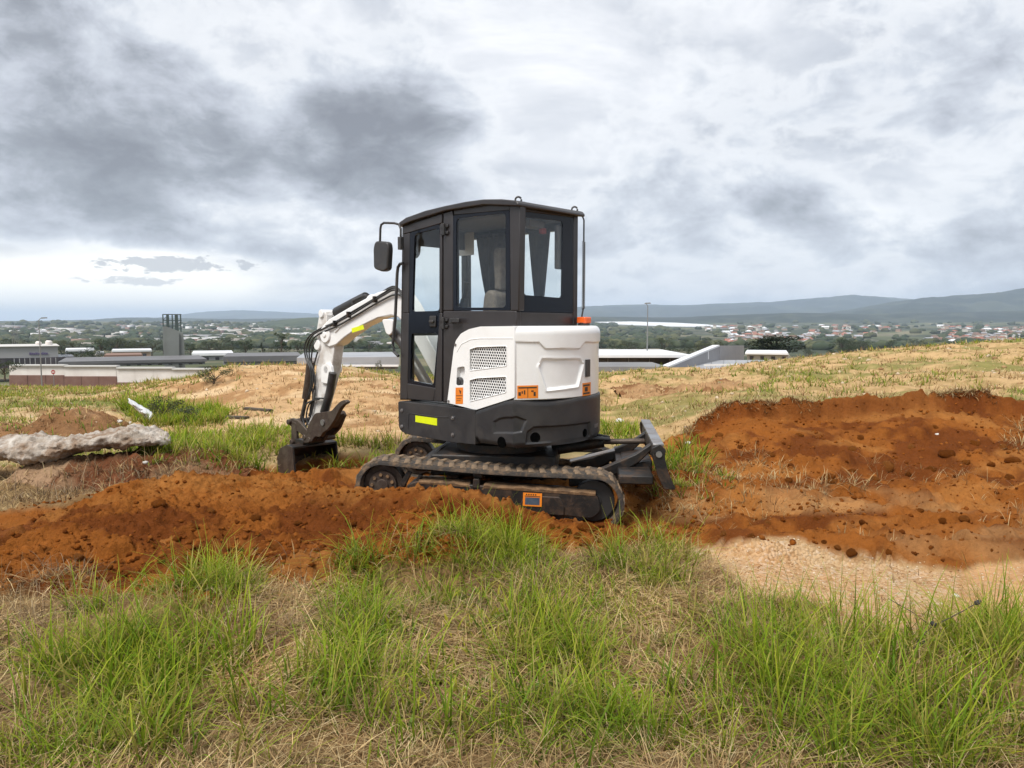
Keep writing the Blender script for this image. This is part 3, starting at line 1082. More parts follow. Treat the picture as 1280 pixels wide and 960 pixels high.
# --- cab interior
stt = empty('seat', (.27, 0, 0))
stt.parent = ex
sb = MB()
sb.prism(roundpoly([(-.34, 1.28), (-.22, 1.26), (-.30, 1.80), (-.36, 1.84), (-.44, 1.80), (-.45, 1.40)], .05, 5), -.16, .26)
sb.build('backrest', M['seat'], stt, .03, seg=3)
MB().prism(roundpoly([(-.36, 1.18), (.16, 1.22), (.18, 1.30), (.1, 1.33), (-.25, 1.29), (-.36, 1.29)], .04, 5), -.17, .27).build('cushion', M['seat'], stt, .03, seg=3)
MB().prism(roundpoly([(-.42, 1.83), (-.35, 1.83), (-.33, 2.15), (-.36, 2.20), (-.42, 2.18)], .03, 5), -.08, .18).build('headrest', M['seat'], stt, .025, seg=3)
MB().box(-.34, .12, -.12, .22, .862, 1.17).build('seat_box', M['black'], stt, .02)
for yy in (.33, -.22):
    con = MB()
    con.box(-.25, .20, yy - .05, yy + .05, 1.12, 1.46)
    con.tube([(.14, yy, 1.46), (.16, yy, 1.55), (.13, yy, 1.62)], .012)
    con.prism(roundpoly([(.11, 1.61), (.15, 1.60), (.17, 1.70), (.15, 1.77), (.10, 1.77), (.10, 1.70)], .02, 4), yy - .022, yy + .022)
    con.build('control_console', M['black'], ex, .012)
jx, jz = LP(579, 372, .33)
jl = MB()
jl.tube([(jx, .33, 1.3), (jx, .33, jz - .05)], .05, 10)
jl.tube([(jx, .33, jz - .06), (jx - .03, .33, jz + .05), (jx - .045, .33, jz + .13)], [.012, .022, .026], 10)
jl.build('joystick', M['black'], ex)
lv = MB()
for yy in (-.02, .10):
    lv.tube([(.52, yy, .9), (.50, yy, 1.3), (.46, yy, 1.52)], .011)
    lv.tube([(.46, yy, 1.52), (.455, yy, 1.64)], .02)
lv.build('travel_lever', M['black'], ex)
fc = MB()
fc.box(.58, .66, -.26, -.12, 1.42, 1.66)
fc.build('monitor', M['black'], ex, .015)
def curtain(name, x0, x1, y, z0, z1, tie, along='x'):
    """a pleated cloth gathered at the height tie"""
    n_, m_ = 46, 26
    c_ = MB()
    vs, fs = [], []
    for i in range(m_):
        z = z1 + (z0 - z1) * i / (m_ - 1)
        k = .42 + .58 * min(1, max(0, (z - tie) / (z1 - tie))) ** .8 if z > tie else .42 + .10 * (tie - z)
        for j in range(n_):
            t = j / (n_ - 1)
            a_ = (x0 + x1) / 2 + (t - .5) * (x1 - x0) * k
            b_ = y + .018 * math.sin(t * 7 * 2 * math.pi) * (1.2 - .3 * k)
            vs.append((a_, b_, z) if along == 'x' else (b_, a_, z))
    for i in range(m_ - 1):
        for j in range(n_ - 1):
            fs.append((i * n_ + j, i * n_ + j + 1, (i + 1) * n_ + j + 1, (i + 1) * n_ + j))
    c_.add(vs, fs)
    o = c_.build(name, M['curtain'], ex, smooth=80)
    s = o.modifiers.new('thick', 'SOLIDIFY')
    s.thickness = .003
    return o


curtain('curtain', -.39, -.14, YRt + .085, 1.60, 2.34, 1.78)
curtain('curtain', .08, .52, YRt + .085, 1.45, 2.37, 1.80)
MB().tube([(XR + .1, YRt + .085, 2.345), (xA - .05, YRt + .085, 2.345)], .008, 8).build('curtain_rail', M['black'], ex)
MB().box(.52, .73, -.17, -.166, 2.19, 2.40).build('sun_visor', M['paper'], ex)
bx = MB()
bx.box(-.60, -.56, -.2, -.04, 2.0, 2.36)
bx.box(-.50, -.40, .0, .2, 2.33, 2.40)
bx.build('cab_box', M['liner'], ex, .012)
MB().box(-.50, -.46, -.02, .04, 2.29, 2.34).build('warning_lamp', M['red'], ex, .01)

# --- mirrors
def mirror(pts, yl, head, rad, n):
    mr = MB().tube([(LP(u_, v_, yl)[0], yl, LP(u_, v_, yl)[1]) for u_, v_ in pts], .011, 8)
    x_, z_ = LP(pts[0][0], pts[0][1] + 6, yl)
    mr.box(x_ - .02, x_ + .02, yl - .02, yl + .02, z_ - .07, z_ + .04)
    o = mr.build('mirror_arm', M['black'], ex, .003)
    hp = LPs(roundpoly(head, rad, 5), yl)
    MB().prism(hp, yl - .05, yl + .012).build('mirror_head', M['black'], o, .014, seg=3)
    return o


mirror([(501, 296), (501, 286), (498.5, 280.5), (493, 279), (480, 278.5), (476.5, 281), (475.5, 286), (475, 303)], .60, [(470, 301), (485, 302), (486.5, 310), (485, 337), (479, 340), (468, 336), (467.5, 310)], 4, 5)
mirror([(533, 279), (530, 272), (522, 271), (518, 274), (518, 290)], -.46, [(513, 290), (521, 288), (523, 296), (521.5, 318), (517, 324), (511.5, 318), (510.5, 298)], 4, 5)
# --- hand rail, coiled cable at the rear
MB().tube([(LP(u_, v_, .53)[0], .53, LP(u_, v_, .53)[1]) for u_, v_ in ((504, 329), (500, 330), (497.5, 334), (496.5, 342), (494, 400), (491, 428), (493, 440), (498, 445))], .014, 10).build('hand_rail', M['black'], ex)
cb = MB()
yr_ = YRt - .045
zt, zb_ = 2.44, 1.62
cb.tube([(XR - .02, yr_ + .02, zt + .03), (XR - .03, yr_, zt - .02), (XR - .03, yr_, zt - .2)], .007)
nn_ = 240
cb.tube([(XR - .03 + .012 * math.cos(k * .9), yr_ + .012 * math.sin(k * .9), zt - .2 + (zb_ - zt + .25) * k / nn_) for k in range(nn_)], .0045, 5)
cb.tube([(XR - .03, yr_, zb_ + .06), (XR - .02, yr_ + .01, zb_ - .02), (XR + .01, yr_ + .03, zb_ - .05)], .007)
cb.build('coiled_cable', M['black'], ex)

# --- engine bay core, hood on the right of the cab
RT = .85
co = MB()
arc = lambda r_, a0, a1, n_: [(-r_ * math.cos(w), r_ * math.sin(w)) for w in np.linspace(a0, a1, n_)]
core_pl = [(.10, .48), (-.58, .50)] + arc(.79, .66, -.66, 24)[1:-1] + [(-.58, -.5), (.10, -.5)]
co.prism(core_pl, .62, 1.50, 'z')
co.prism([(.80, .52), (.10, .52), (.10, -.55), (.80, -.55)], .62, .80, 'z')
co.build('engine_bay', M['black'], ex)
hdm = MB()
hdm.prism(roundpoly([(.70, .86), (.70, 1.30), (.45, 1.44), (-.55, 1.50), (-.55, .86)], .06, 4), -.56, -.33)
hdm.build('side_hood', M['white'], ex, .03, seg=3)

# --- white side panel with two grilles
SPY = .552
spo = [(643.2, 407.6), (643.2, 497), (594.5, 512.5), (558.8, 503.5), (567, 437), (569.5, 426), (576, 417), (586, 411.5), (600, 408.2)]
sp = MB()
G1 = [(586.5, 434), (633.5, 432.5), (633.5, 457.5), (624, 461.5), (586.5, 463.5)]
G2 = [(586.5, 473), (633, 471), (633, 490.5), (624, 494.5), (586.5, 502)]
G1 = [(587, 436.5), (597, 433.5), (633.5, 432.5), (633.5, 457.5), (587, 463.5)]
G2 = [(587, 475), (597, 472.5), (633, 470.5), (633, 490.5), (587, 502)]


def panel_with_holes(name, outer, holes, y0, y1, m, parent, bevel):
    """flat panel with cut-outs, triangulated between the outlines"""
    from mathutils.geometry import delaunay_2d_cdt
    loops = [outer] + holes
    vs, es, k = [], [], 0
    for lp in loops:
        for i in range(len(lp)):
            vs.append(Vector(lp[i]))
            es.append((k + i, k + (i + 1) % len(lp)))
        k += len(lp)
    ov, oe, ofs, _, _, _ = delaunay_2d_cdt(vs, es, [], 0, 1e-6)
    keep = []
    for f in ofs:
        cx_ = sum(ov[i][0] for i in f) / len(f)
        cy_ = sum(ov[i][1] for i in f) / len(f)
        A = lambda pl: bool(inpoly(np.array([cx_]), np.array([cy_]), pl)[0])
        if A(outer) and not any(A(h) for h in holes):
            keep.append(f)
    bm = bmesh.new()
    bv = [bm.verts.new((p[0], y1, p[1])) for p in ov]
    fcs = [bm.faces.new([bv[i] for i in f]) for f in keep]
    bmesh.ops.dissolve_limit(bm, angle_limit=.01, verts=bm.verts, edges=bm.edges)
    r_ = bmesh.ops.extrude_face_region(bm, geom=list(bm.faces))
    bmesh.ops.translate(bm, verts=[g for g in r_['geom'] if isinstance(g, bmesh.types.BMVert)], vec=(0, y0 - y1, 0))
    bmesh.ops.recalc_face_normals(bm, faces=bm.faces)
    me = bpy.data.meshes.new(name)
    bm.to_mesh(me)
    bm.free()
    me.materials.append(m)
    me.polygons.foreach_set('use_smooth', [True] * len(me.polygons))
    me.set_sharp_from_angle(angle=R(35))
    o = link(name, me, parent)
    if bevel:
        b = o.modifiers.new('bevel', 'BEVEL')
        b.width, b.segments, b.limit_method, b.angle_limit = bevel, 3, 'ANGLE', R(40)
    return o


H3 = [(571.5, 459), (581, 458), (580.5, 481), (570, 482)]
PKT = roundpoly(LPs(H3, SPY), .02, 4)
side_panel = panel_with_holes('side_panel', roundpoly(LPs(spo, SPY), .012, 3), [roundpoly(LPs(G1, SPY), .015, 4), roundpoly(LPs(G2, SPY), .015, 4), PKT], .50, SPY, M['white'], ex, .006)
# raised moulding round the grilles
md = MB()
mo = LPs([(571, 440), (577, 430), (588, 424.5), (600, 423), (641, 423)], SPY)
for a_, b_ in zip(mo[:-1], mo[1:]):
    md.tube([(a_[0], SPY, a_[1]), (b_[0], SPY, b_[1])], .0035, 6)
for gg in (G1, G2):
    pg_ = roundpoly(LPs(gg, SPY), .015, 4)
    md.tube([(p[0], SPY, p[1]) for p in pg_ + pg_[:1]], .0045, 6)
md.build('panel_moulding', M['white'], side_panel)


def grille(gg):
    poly = LPs(gg, SPY)
    xs, zs = [p[0] for p in poly], [p[1] for p in poly]
    c_ = MB()
    pitch = .0255
    r_out, r_in = pitch / math.sqrt(3), .0107
    row = 0
    z = min(zs)
    while z < max(zs) + pitch:
        x = min(xs) + (pitch / 2 if row % 2 else 0)
        while x < max(xs) + pitch:
            if inpoly(np.array([x]), np.array([z]), poly)[0] or True:
                vo = [(x + r_out * math.cos(R(30 + 60 * k)), z + r_out * math.sin(R(30 + 60 * k))) for k in range(6)]
                vi = [(x + r_in * math.cos(R(30 + 60 * k)), z + r_in * math.sin(R(30 + 60 * k))) for k in range(6)]
                ins = [inpoly(np.array([p[0]]), np.array([p[1]]), poly)[0] for p in vo]
                if sum(ins) >= 3:
                    c_.add([(p[0], SPY - .012, p[1]) for p in vo] + [(p[0], SPY - .012, p[1]) for p in vi],
                           [(k, (k + 1) % 6, 6 + (k + 1) % 6, 6 + k) for k in range(6)])
            x += pitch
        z += pitch * math.sqrt(3) / 2
        row += 1
    o = c_.build('grille', M['white'], side_panel, smooth=0)
    s = o.modifiers.new('thick', 'SOLIDIFY')
    s.thickness = .004


grille(G1)
grille(G2)
MB().prism(LPs(H3, SPY), .505, .515).build('filler_recess', M['white'], side_panel)
x_, z_ = LP(575.5, 476.5, .52)
MB().cyl((x_, .51, z_), (x_, .548, z_), .034, 20).build('filler_cap', M['black'], side_panel, .006)
for (u_, v_) in ((569.5, 431), (561, 501.5), (573, 506 - 4)):
    if (u_, v_) == (573, 502):
        continue
    x_, z_ = LP(u_, v_, SPY)
    MB().cyl((x_, SPY - .004, z_), (x_, SPY + .006, z_), .011, 10).build('bolt', M['steel_bare'], side_panel)


def sticker(pts, y, parent, marks):
    s = MB().prism(LPs(pts, y), y, y + .0016).build('warning_sticker', M['orange'], parent)
    k = MB()
    for pp in marks:
        k.prism(LPs(pp, y), y + .0017, y + .0026)
    k.build('sticker_print', M['ink'], s)
    return s


sticker([(569.6, 484.5), (579, 484.2), (578.8, 505), (569.4, 505)], SPY, side_panel, [[(570.4, 494.3), (578.3, 494.2), (578.3, 494.9), (570.4, 495)], [(574, 487), (576.5, 489), (576, 493), (575, 491)], [(571, 498), (577, 498), (577, 498.6), (571, 498.6)], [(571, 500.5), (576, 500.5), (576, 501.1), (571, 501.1)]])

# --- tail cover and counterweight: grids wrapped round the tail arc
def cyl_hit(u, v, r_):
    """photo point on the tail arc of radius r_ -> (angle, up)"""
    d = Vector(ray(u, v))
    o = Vector((0, 0, CAMZ)) - O_EX
    a = d.x ** 2 + d.y ** 2
    b = 2 * (o.x * d.x + o.y * d.y)
    c_ = o.x ** 2 + o.y ** 2 - r_ * r_
    t = (-b - math.sqrt(max(0, b * b - 4 * a * c_))) / (2 * a)
    p = o + d * t
    return (math.atan2(p.dot(LF), -p.dot(FW)), p.z)


PHI0 = math.asin(.552 / RT)
HEX = [cyl_hit(*p, RT) for p in ((678, 449), (725, 449), (728.5, 455), (722, 482), (684, 487), (674, 459))]
LEDGE = [cyl_hit(*p, RT) for p in ((645, 427.5), (673, 428), (681, 436), (724, 436), (730, 428), (741, 428))]


def sdist(p, poly):
    best = 1e9
    for i in range(len(poly)):
        a, b = Vector(poly[i - 1]), Vector(poly[i])
        t = max(0, min(1, (p - a).dot(b - a) / (b - a).length_squared))
        best = min(best, (p - a - (b - a) * t).length)
    ins = inpoly(np.array([p.x]), np.array([p.y]), poly)[0]
    return -best if ins else best


def sm(a, b, x):
    t = max(0, min(1, (x - a) / (b - a)))
    return t * t * (3 - 2 * t)


def wrapped(name, path, zs_of, off, thick, m, parent, bevel=0.0):
    """grid along a plan path [(x,y,nx,ny)] and heights; off(i, z) pushes it outwards"""
    vs, fs = [], []
    nz_ = len(zs_of(0))
    for i, (px, py, nx, ny) in enumerate(path):
        for z, push in zs_of(i):
            o_ = off(i, z) + push
            vs.append((px + nx * o_, py + ny * o_, z))
    for i in range(len(path) - 1):
        for j in range(nz_ - 1):
            fs.append((i * nz_ + j, i * nz_ + j + 1, (i + 1) * nz_ + j + 1, (i + 1) * nz_ + j))
    mb = MB().add(vs, fs)
    o = mb.build(name, m, parent, smooth=30)
    s = o.modifiers.new('thick', 'SOLIDIFY')
    s.thickness = thick
    s.offset = -1 if True else 0
    return o


phis = np.linspace(PHI0 - .011, -PHI0, 190)
tpath = [(-RT * math.cos(w), RT * math.sin(w), -math.cos(w), math.sin(w)) for w in phis]
ztop_, zbot_ = 1.532, .956


def tail_zs(i):
    out = [(zbot_, -.03), (zbot_, -.006), (zbot_ + .006, 0)]
    out += [(z, 0) for z in np.linspace(zbot_ + .015, 1.470, 78)]
    out += [(1.470 + .062 * math.sin(w), -.062 * .75 * (1 - math.cos(w))) for w in np.linspace(.2, math.pi / 2, 9)]
    out += [(ztop_ + .001, -.12), (ztop_ + .0015, -.4)]
    return out


def tail_off(i, z):
    w = phis[i]
    o_ = 0.0
    lx = [p[0] for p in LEDGE][::-1]
    lz = [p[1] for p in LEDGE][::-1]
    zl = float(np.interp(w, lx, lz))
    o_ += .011 * sm(zl - .006, zl + .006, z)
    d = sdist(Vector((w * RT, z)), [(a * RT, b) for a, b in HEX])
    o_ -= .016 * sm(.008, -.012, d) if False else .016 * (1 - sm(-.012, .008, d))
    o_ += .007 * math.exp(-((d - .012) / .009) ** 2) * (1 if z < .5 * (HEX[0][1] + HEX[3][1]) + .08 else .2)
    return o_


tail = wrapped('tail_cover', tpath, tail_zs, tail_off, .02, M['white'], ex)


def arc_patch(name, pts, r_, parent, m, thick=.002, lift=.0005, n_=10):
    """thin patch following the tail arc, spanned by two corners in photo pixels"""
    (a0, z1), (a1, z0) = cyl_hit(*pts[0], r_), cyl_hit(*pts[1], r_)
    vs, fs = [], []
    ws = np.linspace(a0, a1, n_)
    for w in ws:
        for rr_ in (r_ + lift, r_ + lift + thick):
            for z in (z0, z1):
                vs.append((-rr_ * math.cos(w), rr_ * math.sin(w), z))
    for i in range(n_ - 1):
        b = i * 4
        fs += [(b + 2, b + 3, b + 7, b + 6), (b, b + 4, b + 5, b + 1), (b + 1, b + 5, b + 7, b + 3), (b, b + 2, b + 6, b + 4)]
    fs += [(0, 1, 3, 2), tuple(4 * (n_ - 1) + k for k in (0, 2, 3, 1))]
    return MB().add(vs, fs).build(name, m, parent)


wsk = arc_patch('warning_sticker', [(646.5, 482), (672.5, 497.5)], RT, tail, M['orange'])
for a_, b_ in (((648, 484), (671, 485)), ((648, 490.2), (651, 494.5)), ((652, 489), (653.5, 492)), ((655, 487.8), (656.5, 493)), ((664, 488), (667, 489.6)), ((667, 490), (669.5, 494.8)), ((659.4, 484), (660, 497))):
    arc_patch('sticker_print', [a_, b_], RT + .0027, wsk, M['ink'], .0008)
wsk = arc_patch('warning_sticker', [(728, 479), (738, 493.5)], RT, tail, M['orange'])
for a_, b_ in (((729, 481), (737, 482)), ((731, 484), (734.5, 489)), ((729, 491), (737, 491.8))):
    arc_patch('sticker_print', [a_, b_], RT + .0027, wsk, M['ink'], .0008)
arc_patch('tail_handle', [(731.5, 449.5), (735.8, 470.5)], RT, tail, M['black'], .014)

# --- black belt below: side skirt, counterweight
seam = LP(594.2, 512, .566)[0]
cpath, pen = [], .566
xs_ = np.linspace(seam, -.58, 60)
for x in xs_:
    cpath.append((x, pen, 0, 1))
Rc = .866
ph0 = math.asin(pen / Rc)
n0 = len(cpath)
for k, w in enumerate(np.linspace(ph0, -ph0, 230)):
    bl = min(1, k / 12)
    nx, ny = -math.cos(w) * bl, math.sin(w) * bl + (1 - bl)
    l_ = math.hypot(nx, ny)
    cpath.append((-Rc * math.cos(w), Rc * math.sin(w), nx / l_, ny / l_))


def cw_ztop(i):
    px, py = cpath[i][0], cpath[i][1]
    if i < n0:
        t = (px - seam) / (-.62 - seam)
        return .845 + (.962 - .845) * max(0, min(1, t * 1.02))
    return .962 - .022 * math.sin(max(0, min(1, (i - n0) / 115)) * math.pi)


def cw_zbot(i):
    return .575 + (.02 if i < 6 else 0)


NZC = 72


def cw_zs(i):
    zt_, zb2 = cw_ztop(i), cw_zbot(i)
    out = [(zb2 + .02, -.5), (zb2 + .004, -.06), (zb2 + .012, -.022), (zb2 + .035, -.004)]
    out += [(z, 0) for z in np.linspace(zb2 + .05, zt_ - .03, NZC)]
    out += [(zt_ - .012, -.004), (zt_, -.022), (zt_ + .003, -.06), (zt_ + .003, -.1)]
    return out


def arcw(i):
    return math.atan2(cpath[i][1], -cpath[i][0])


PK = [cyl_hit(*p, Rc) for p in ((659, 540), (668, 533.5), (738, 527.5), (739, 546), (733, 550), (700, 554), (657, 555))]
HX2_L = LPs([(617, 527), (624, 523), (640, 520.5), (651, 527), (646, 541), (617, 541.5)], pen)


def cw_off(i, z):
    o_ = 0
    if i >= n0:
        w = arcw(i)
        d = sdist(Vector((w * Rc, z)), [(a * Rc, b) for a, b in PK])
        o_ -= .02 * (1 - sm(-.012, .006, d))
        w2 = w
    px, py = cpath[i][0], cpath[i][1]
    if i < n0 + 25:
        s_ = px if i < n0 else -.62 - (i - n0) * .006
        d = sdist(Vector((s_, z)), HX2_L)
        o_ -= .012 * (1 - sm(-.010, .006, d))
    return o_


cwt = wrapped('counterweight', cpath, cw_zs, cw_off, .02, M['grey'], ex)


def disc(name, c_, nrm, r_, depth, m, parent):
    c_, nrm = Vector(c_), Vector(nrm).normalized()
    return MB().cyl(c_ - nrm * depth, c_ + nrm * .002, r_, 20).build(name, m, parent)


for (u_, v_, r_) in ((669, 547, .042), (731, 541, .034)):  # black discs imitate the dark of open holes
    w, z = cyl_hit(u_, v_, Rc - .02)
    rr2 = Rc - .02
    nr_ = (-math.cos(w), math.sin(w), 0)
    disc('socket', (-rr2 * nr_[0] * -1 if False else -rr2 * math.cos(w), rr2 * math.sin(w), z), nr_, r_, .01, M['void'], cwt)
x_, z_ = LP(627, 552, pen)
disc('socket', (x_, pen, z_ - .005), (0, 1, 0), .045, .01, M['void'], cwt)
w, z = cyl_hit(744.5, 531.5, Rc)
arc_patch('maker_plate', [(743, 530.5), (747.2, 533)], Rc, cwt, M['steel_bare'], .0015)

sk = MB()
sk.prism(roundpoly(LPs([(497.5, 501.5), (594.0, 512.2), (594.0, 556), (562, 552.5), (507, 542.5), (498.5, 537)], pen), [.02, .005, .01, .05, .05, .05], 4), .30, pen)
skirt = sk.build('side_skirt', M['grey'], ex, .014, seg=3)
lip_ = MB()
lpp = LPs([(510, 536), (511, 517.5), (513, 516.5), (548, 521.5), (560, 521.5)], pen)
lip_.tube([(p[0], pen, p[1]) for p in lpp], .005, 6)
lip_.build('skirt_moulding', M['grey'], skirt)
MB().prism(LPs([(519.5, 519.3), (546.5, 523), (546.5, 532), (519.5, 527.3)], pen), pen + .0005, pen + .003).build('reflective_strip', M['lime'], skirt)
for (u_, v_) in ((502.5, 513), (502.5, 533), (566, 522.5), (566, 543.5)):
    x_, z_ = LP(u_, v_, pen)
    b = MB().cyl((x_, pen - .005, z_), (x_, pen + .006, z_), .017, 14)
    b.cyl((x_, pen + .006, z_), (x_, pen + .014, z_), .010, 6)
    b.build('bolt', M['steel_bare'], skirt)
fl = MB()
fl.prism([(.86, .29), (.30, .29), (.30, -.52), (.86, -.52)], .60, .82, 'z')
fl.build('cab_floor', M['grey'], ex, .02)

# --- amber beacon
yb, zb2 = RP(730, 402, -.70)
bc = MB().cyl((-.70, yb, 1.534), (-.70, yb, 1.552), .050, 20)
b_o = bc.build('beacon', M['black'], ex)
MB().prism(roundpoly([(-.75, yb - .045), (-.65, yb - .045), (-.65, yb + .045), (-.75, yb + .045)], .02, 4), 1.552, 1.606, 'z').build('beacon_lens', M['beacon'], b_o, .01, seg=3)

# ------------------------------------------------------------------ boom, stick, bucket
BY0, BY1 = -.11, .05
bm_ = MB()
boom_up = [(400, 417), (403, 407), (411, 399), (440, 382), (470, 366), (489, 360.5), (499, 361), (512, 380), (529, 413), (548, 446), (572, 486)]
boom_lo = [(556, 497), (545.5, 477), (512.5, 417), (505, 404), (497, 396.5), (489, 394), (472, 397.5), (450, 408), (430, 422), (420, 431), (411, 434), (403, 428)]
bm_.prism(LPs(boom_up + boom_lo, BY1), BY0, BY1)
boom = bm_.build('boom', M['white'], ex, .012, seg=2)
br = MB()
for (u_, v_, r_) in ((404.5, 419, .095), (424, 418, .0)):
    if r_:
        x_, z_ = LP(u_ + 3, v_ - 1, BY1)
        br.cyl((x_, BY0 - .02, z_), (x_, BY1 + .02, z_), r_, 24)
        br.cyl((x_, BY0 - .03, z_), (x_, BY1 + .03, z_), .035, 16)
x_, z_ = LP(486.5, 414, BY1)
br.build('pivot_boss', M['white'], boom, .008)
br = MB()
br.prism(LPs(roundpoly([(478, 399), (492, 399), (491, 416), (487.5, 419.5), (483.5, 417)], 3), BY1), BY1 - .02, BY1 + .012)
br.build('boom_bracket', M['white'], boom, .008)
br = MB()
br.prism(LPs([(418, 414), (424, 408), (426, 409.5), (420, 416)], BY1), BY1 - .005, BY1 + .012)
br.build('boom_bracket', M['white'], boom, .008)
MB().prism(LPs([(439.5, 410.5), (454, 406), (455.5, 411.3), (440.5, 416)], BY1), BY1 + .0005, BY1 + .003).build('reflective_strip', M['lime'], boom)


def tube_px(name, pts, y, r, m, parent, n=10, bev=0):
    return MB().tube([(LP(u_, v_, y)[0], y, LP(u_, v_, y)[1]) for u_, v_ in pts], r, n).build(name, m, parent, bev)


# boom hoist cylinder in front of the cab foot, swing post
tube_px('boom_cylinder', [(489, 413), (503, 428), (536, 484)], -.06, .055, M['black'], ex, 16)
sw = MB()
fx, fz = LP(560, 486, BY1)
sw.prism(roundpoly([(fx - .22, .55), (fx + .10, .55), (fx + .12, .80), (fx + .05, fz + .06), (fx - .08, fz + .06), (fx - .22, .80)], .04, 4), -.24, .12)
sw.build('swing_post', M['white_worn'], ex, .015)
# stick (arm) cylinder along the top of the boom
ac = MB()
cpt = lambda u_, v_, y: (LP(u_, v_, y)[0], y, LP(u_, v_, y)[1])
acyl = tube_px('arm_cylinder', [(421, 391), (444, 379), (458, 372)], -.06, .062, M['hose'], ex, 18, .006)
tube_px('cylinder_rod', [(409, 397), (421, 391)], -.06, .026, M['chrome'], acyl, 12)
tube_px('hydraulic_pipe', [(441, 381), (441, 376.5), (443, 375), (456, 369), (459, 370)], .0, .013, M['black'], acyl, 8)
bb = MB()
bb.prism(LPs(roundpoly([(452, 378), (457, 369), (463, 367.5), (468, 369), (470, 374), (462, 380)], 2), BY1), -.14, .02)
bb.build('cylinder_bracket', M['white'], acyl, .006)

# stick
SY0, SY1 = -.10, .03
sk2 = MB()
stick_poly = [(398.5, 394), (400, 388.5), (404.5, 388), (408, 392), (409, 403), (407, 420), (416, 432), (414.5, 452), (412, 468), (407, 500), (399, 530), (391, 549), (381.5, 549), (384, 520), (391, 490), (395.5, 455), (396.5, 424), (394, 420), (390, 423), (387, 420), (391, 408)]
stick_poly = [(399, 392), (401.5, 388.5), (406, 389), (408, 394), (407.5, 408), (412, 424), (418, 431), (414, 464), (407, 490), (401, 512), (395, 535), (391, 549), (382, 548), (386, 520), (391.5, 488), (396, 452), (396.5, 428), (395, 416)]
sk2.prism(LPs(stick_poly, SY1), SY0, SY1)
stick = sk2.build('stick', M['white_worn'], ex, .01)
kn = MB()
for (u_, v_, r_, ex_) in ((402.5, 392, .045, .02), (398, 431, .06, .025), (410, 462, .045, .03)):
    x_, z_ = LP(u_, v_, SY1)
    kn.cyl((x_, SY0 - ex_, z_), (x_, SY1 + ex_, z_), r_, 18)
kn.prism(LPs(roundpoly([(404, 458), (412, 453), (416, 457), (418, 470), (412, 480), (404, 478)], 2), SY1), SY1 - .01, SY1 + .03)
kn.prism(LPs(roundpoly([(398, 411), (387.5, 436), (390, 440), (401, 419), (406, 400), (400, 394)], 2), SY1), SY0 - .02, SY0)
kn.build('stick_boss', M['white'], stick, .006)
# thumb cylinder (dark) on the inner side of the stick, bucket cylinder on the outer side
tube_px('thumb_cylinder', [(416, 466), (412, 492), (405, 515)], .06, .045, M['black'], stick, 14)
bcyl = tube_px('bucket_cylinder', [(388.5, 452), (386, 474), (382.5, 498)], -.06, .048, M['steel_rust'], ex, 14)
tube_px('cylinder_rod', [(382.5, 498), (377, 524), (374, 531)], -.06, .024, M['steel_rust'], bcyl, 12)

# hoses: along the boom, over the knuckle, down the stick
hpaths = [([(505, 372), (498, 363.5), (490, 363), (483, 367), (465, 377), (440, 393), (420, 403), (402, 412), (390, 420), (384, 432), (384, 445), (390, 462), (391, 480), (386, 495)], .075),
          ([(505, 368), (497, 360.5), (488, 361), (480, 366), (462, 377), (438, 391), (418, 403), (400, 411), (387, 420), (381, 432), (382, 447), (388, 462), (388.5, 482), (384, 497)], .06),
          ([(506, 376), (500, 369), (492, 369), (484, 372), (464, 383), (442, 396), (421, 408), (404, 415), (392, 423), (387, 434), (387, 448), (392, 463), (394, 478), (391, 490)], .07),
          ([(504, 366), (494, 358.5), (487, 359.5), (478, 365), (460, 376), (436, 390)], .03),
          ([(396, 424), (390, 440), (389, 470), (391, 500), (386, 520)], .05),
          ([(397, 440), (392, 462), (394, 492), (388, 520), (382, 533)], .055),
          ([(394, 500), (383, 505), (378, 520), (382, 535)], .06),
          ([(399, 499), (388, 503), (383, 518), (385, 531)], .07),
          ([(405, 498), (392, 499), (388, 510), (388, 522)], .06)]


def smooth_px(pts, k=6):
    P_ = [Vector(p) for p in pts]
    out = []
    for i in range(len(P_) - 1):
        p0, p1, p2, p3 = P_[max(i - 1, 0)], P_[i], P_[i + 1], P_[min(i + 2, len(P_) - 1)]
        for j in range(k):
            t = j / k
            out.append(.5 * ((2 * p1) + (-p0 + p2) * t + (2 * p0 - 5 * p1 + 4 * p2 - p3) * t * t + (-p0 + 3 * p1 - 3 * p2 + p3) * t ** 3))
    out.append(P_[-1])
    return [(p.x, p.y) for p in out]


for pts, y in hpaths:
    tube_px('hydraulic_hose', smooth_px(pts), y, .009, M['hose'], ex, 7)
for (u_, v_) in ((470, 374), (437, 393), (420, 404)):
    x_, z_ = LP(u_, v_, .06)
    MB().box(x_ - .014, x_ + .014, .02, .095, z_ - .035, z_ + .03).build('hose_clamp', M['steel_dark'], ex, .004)

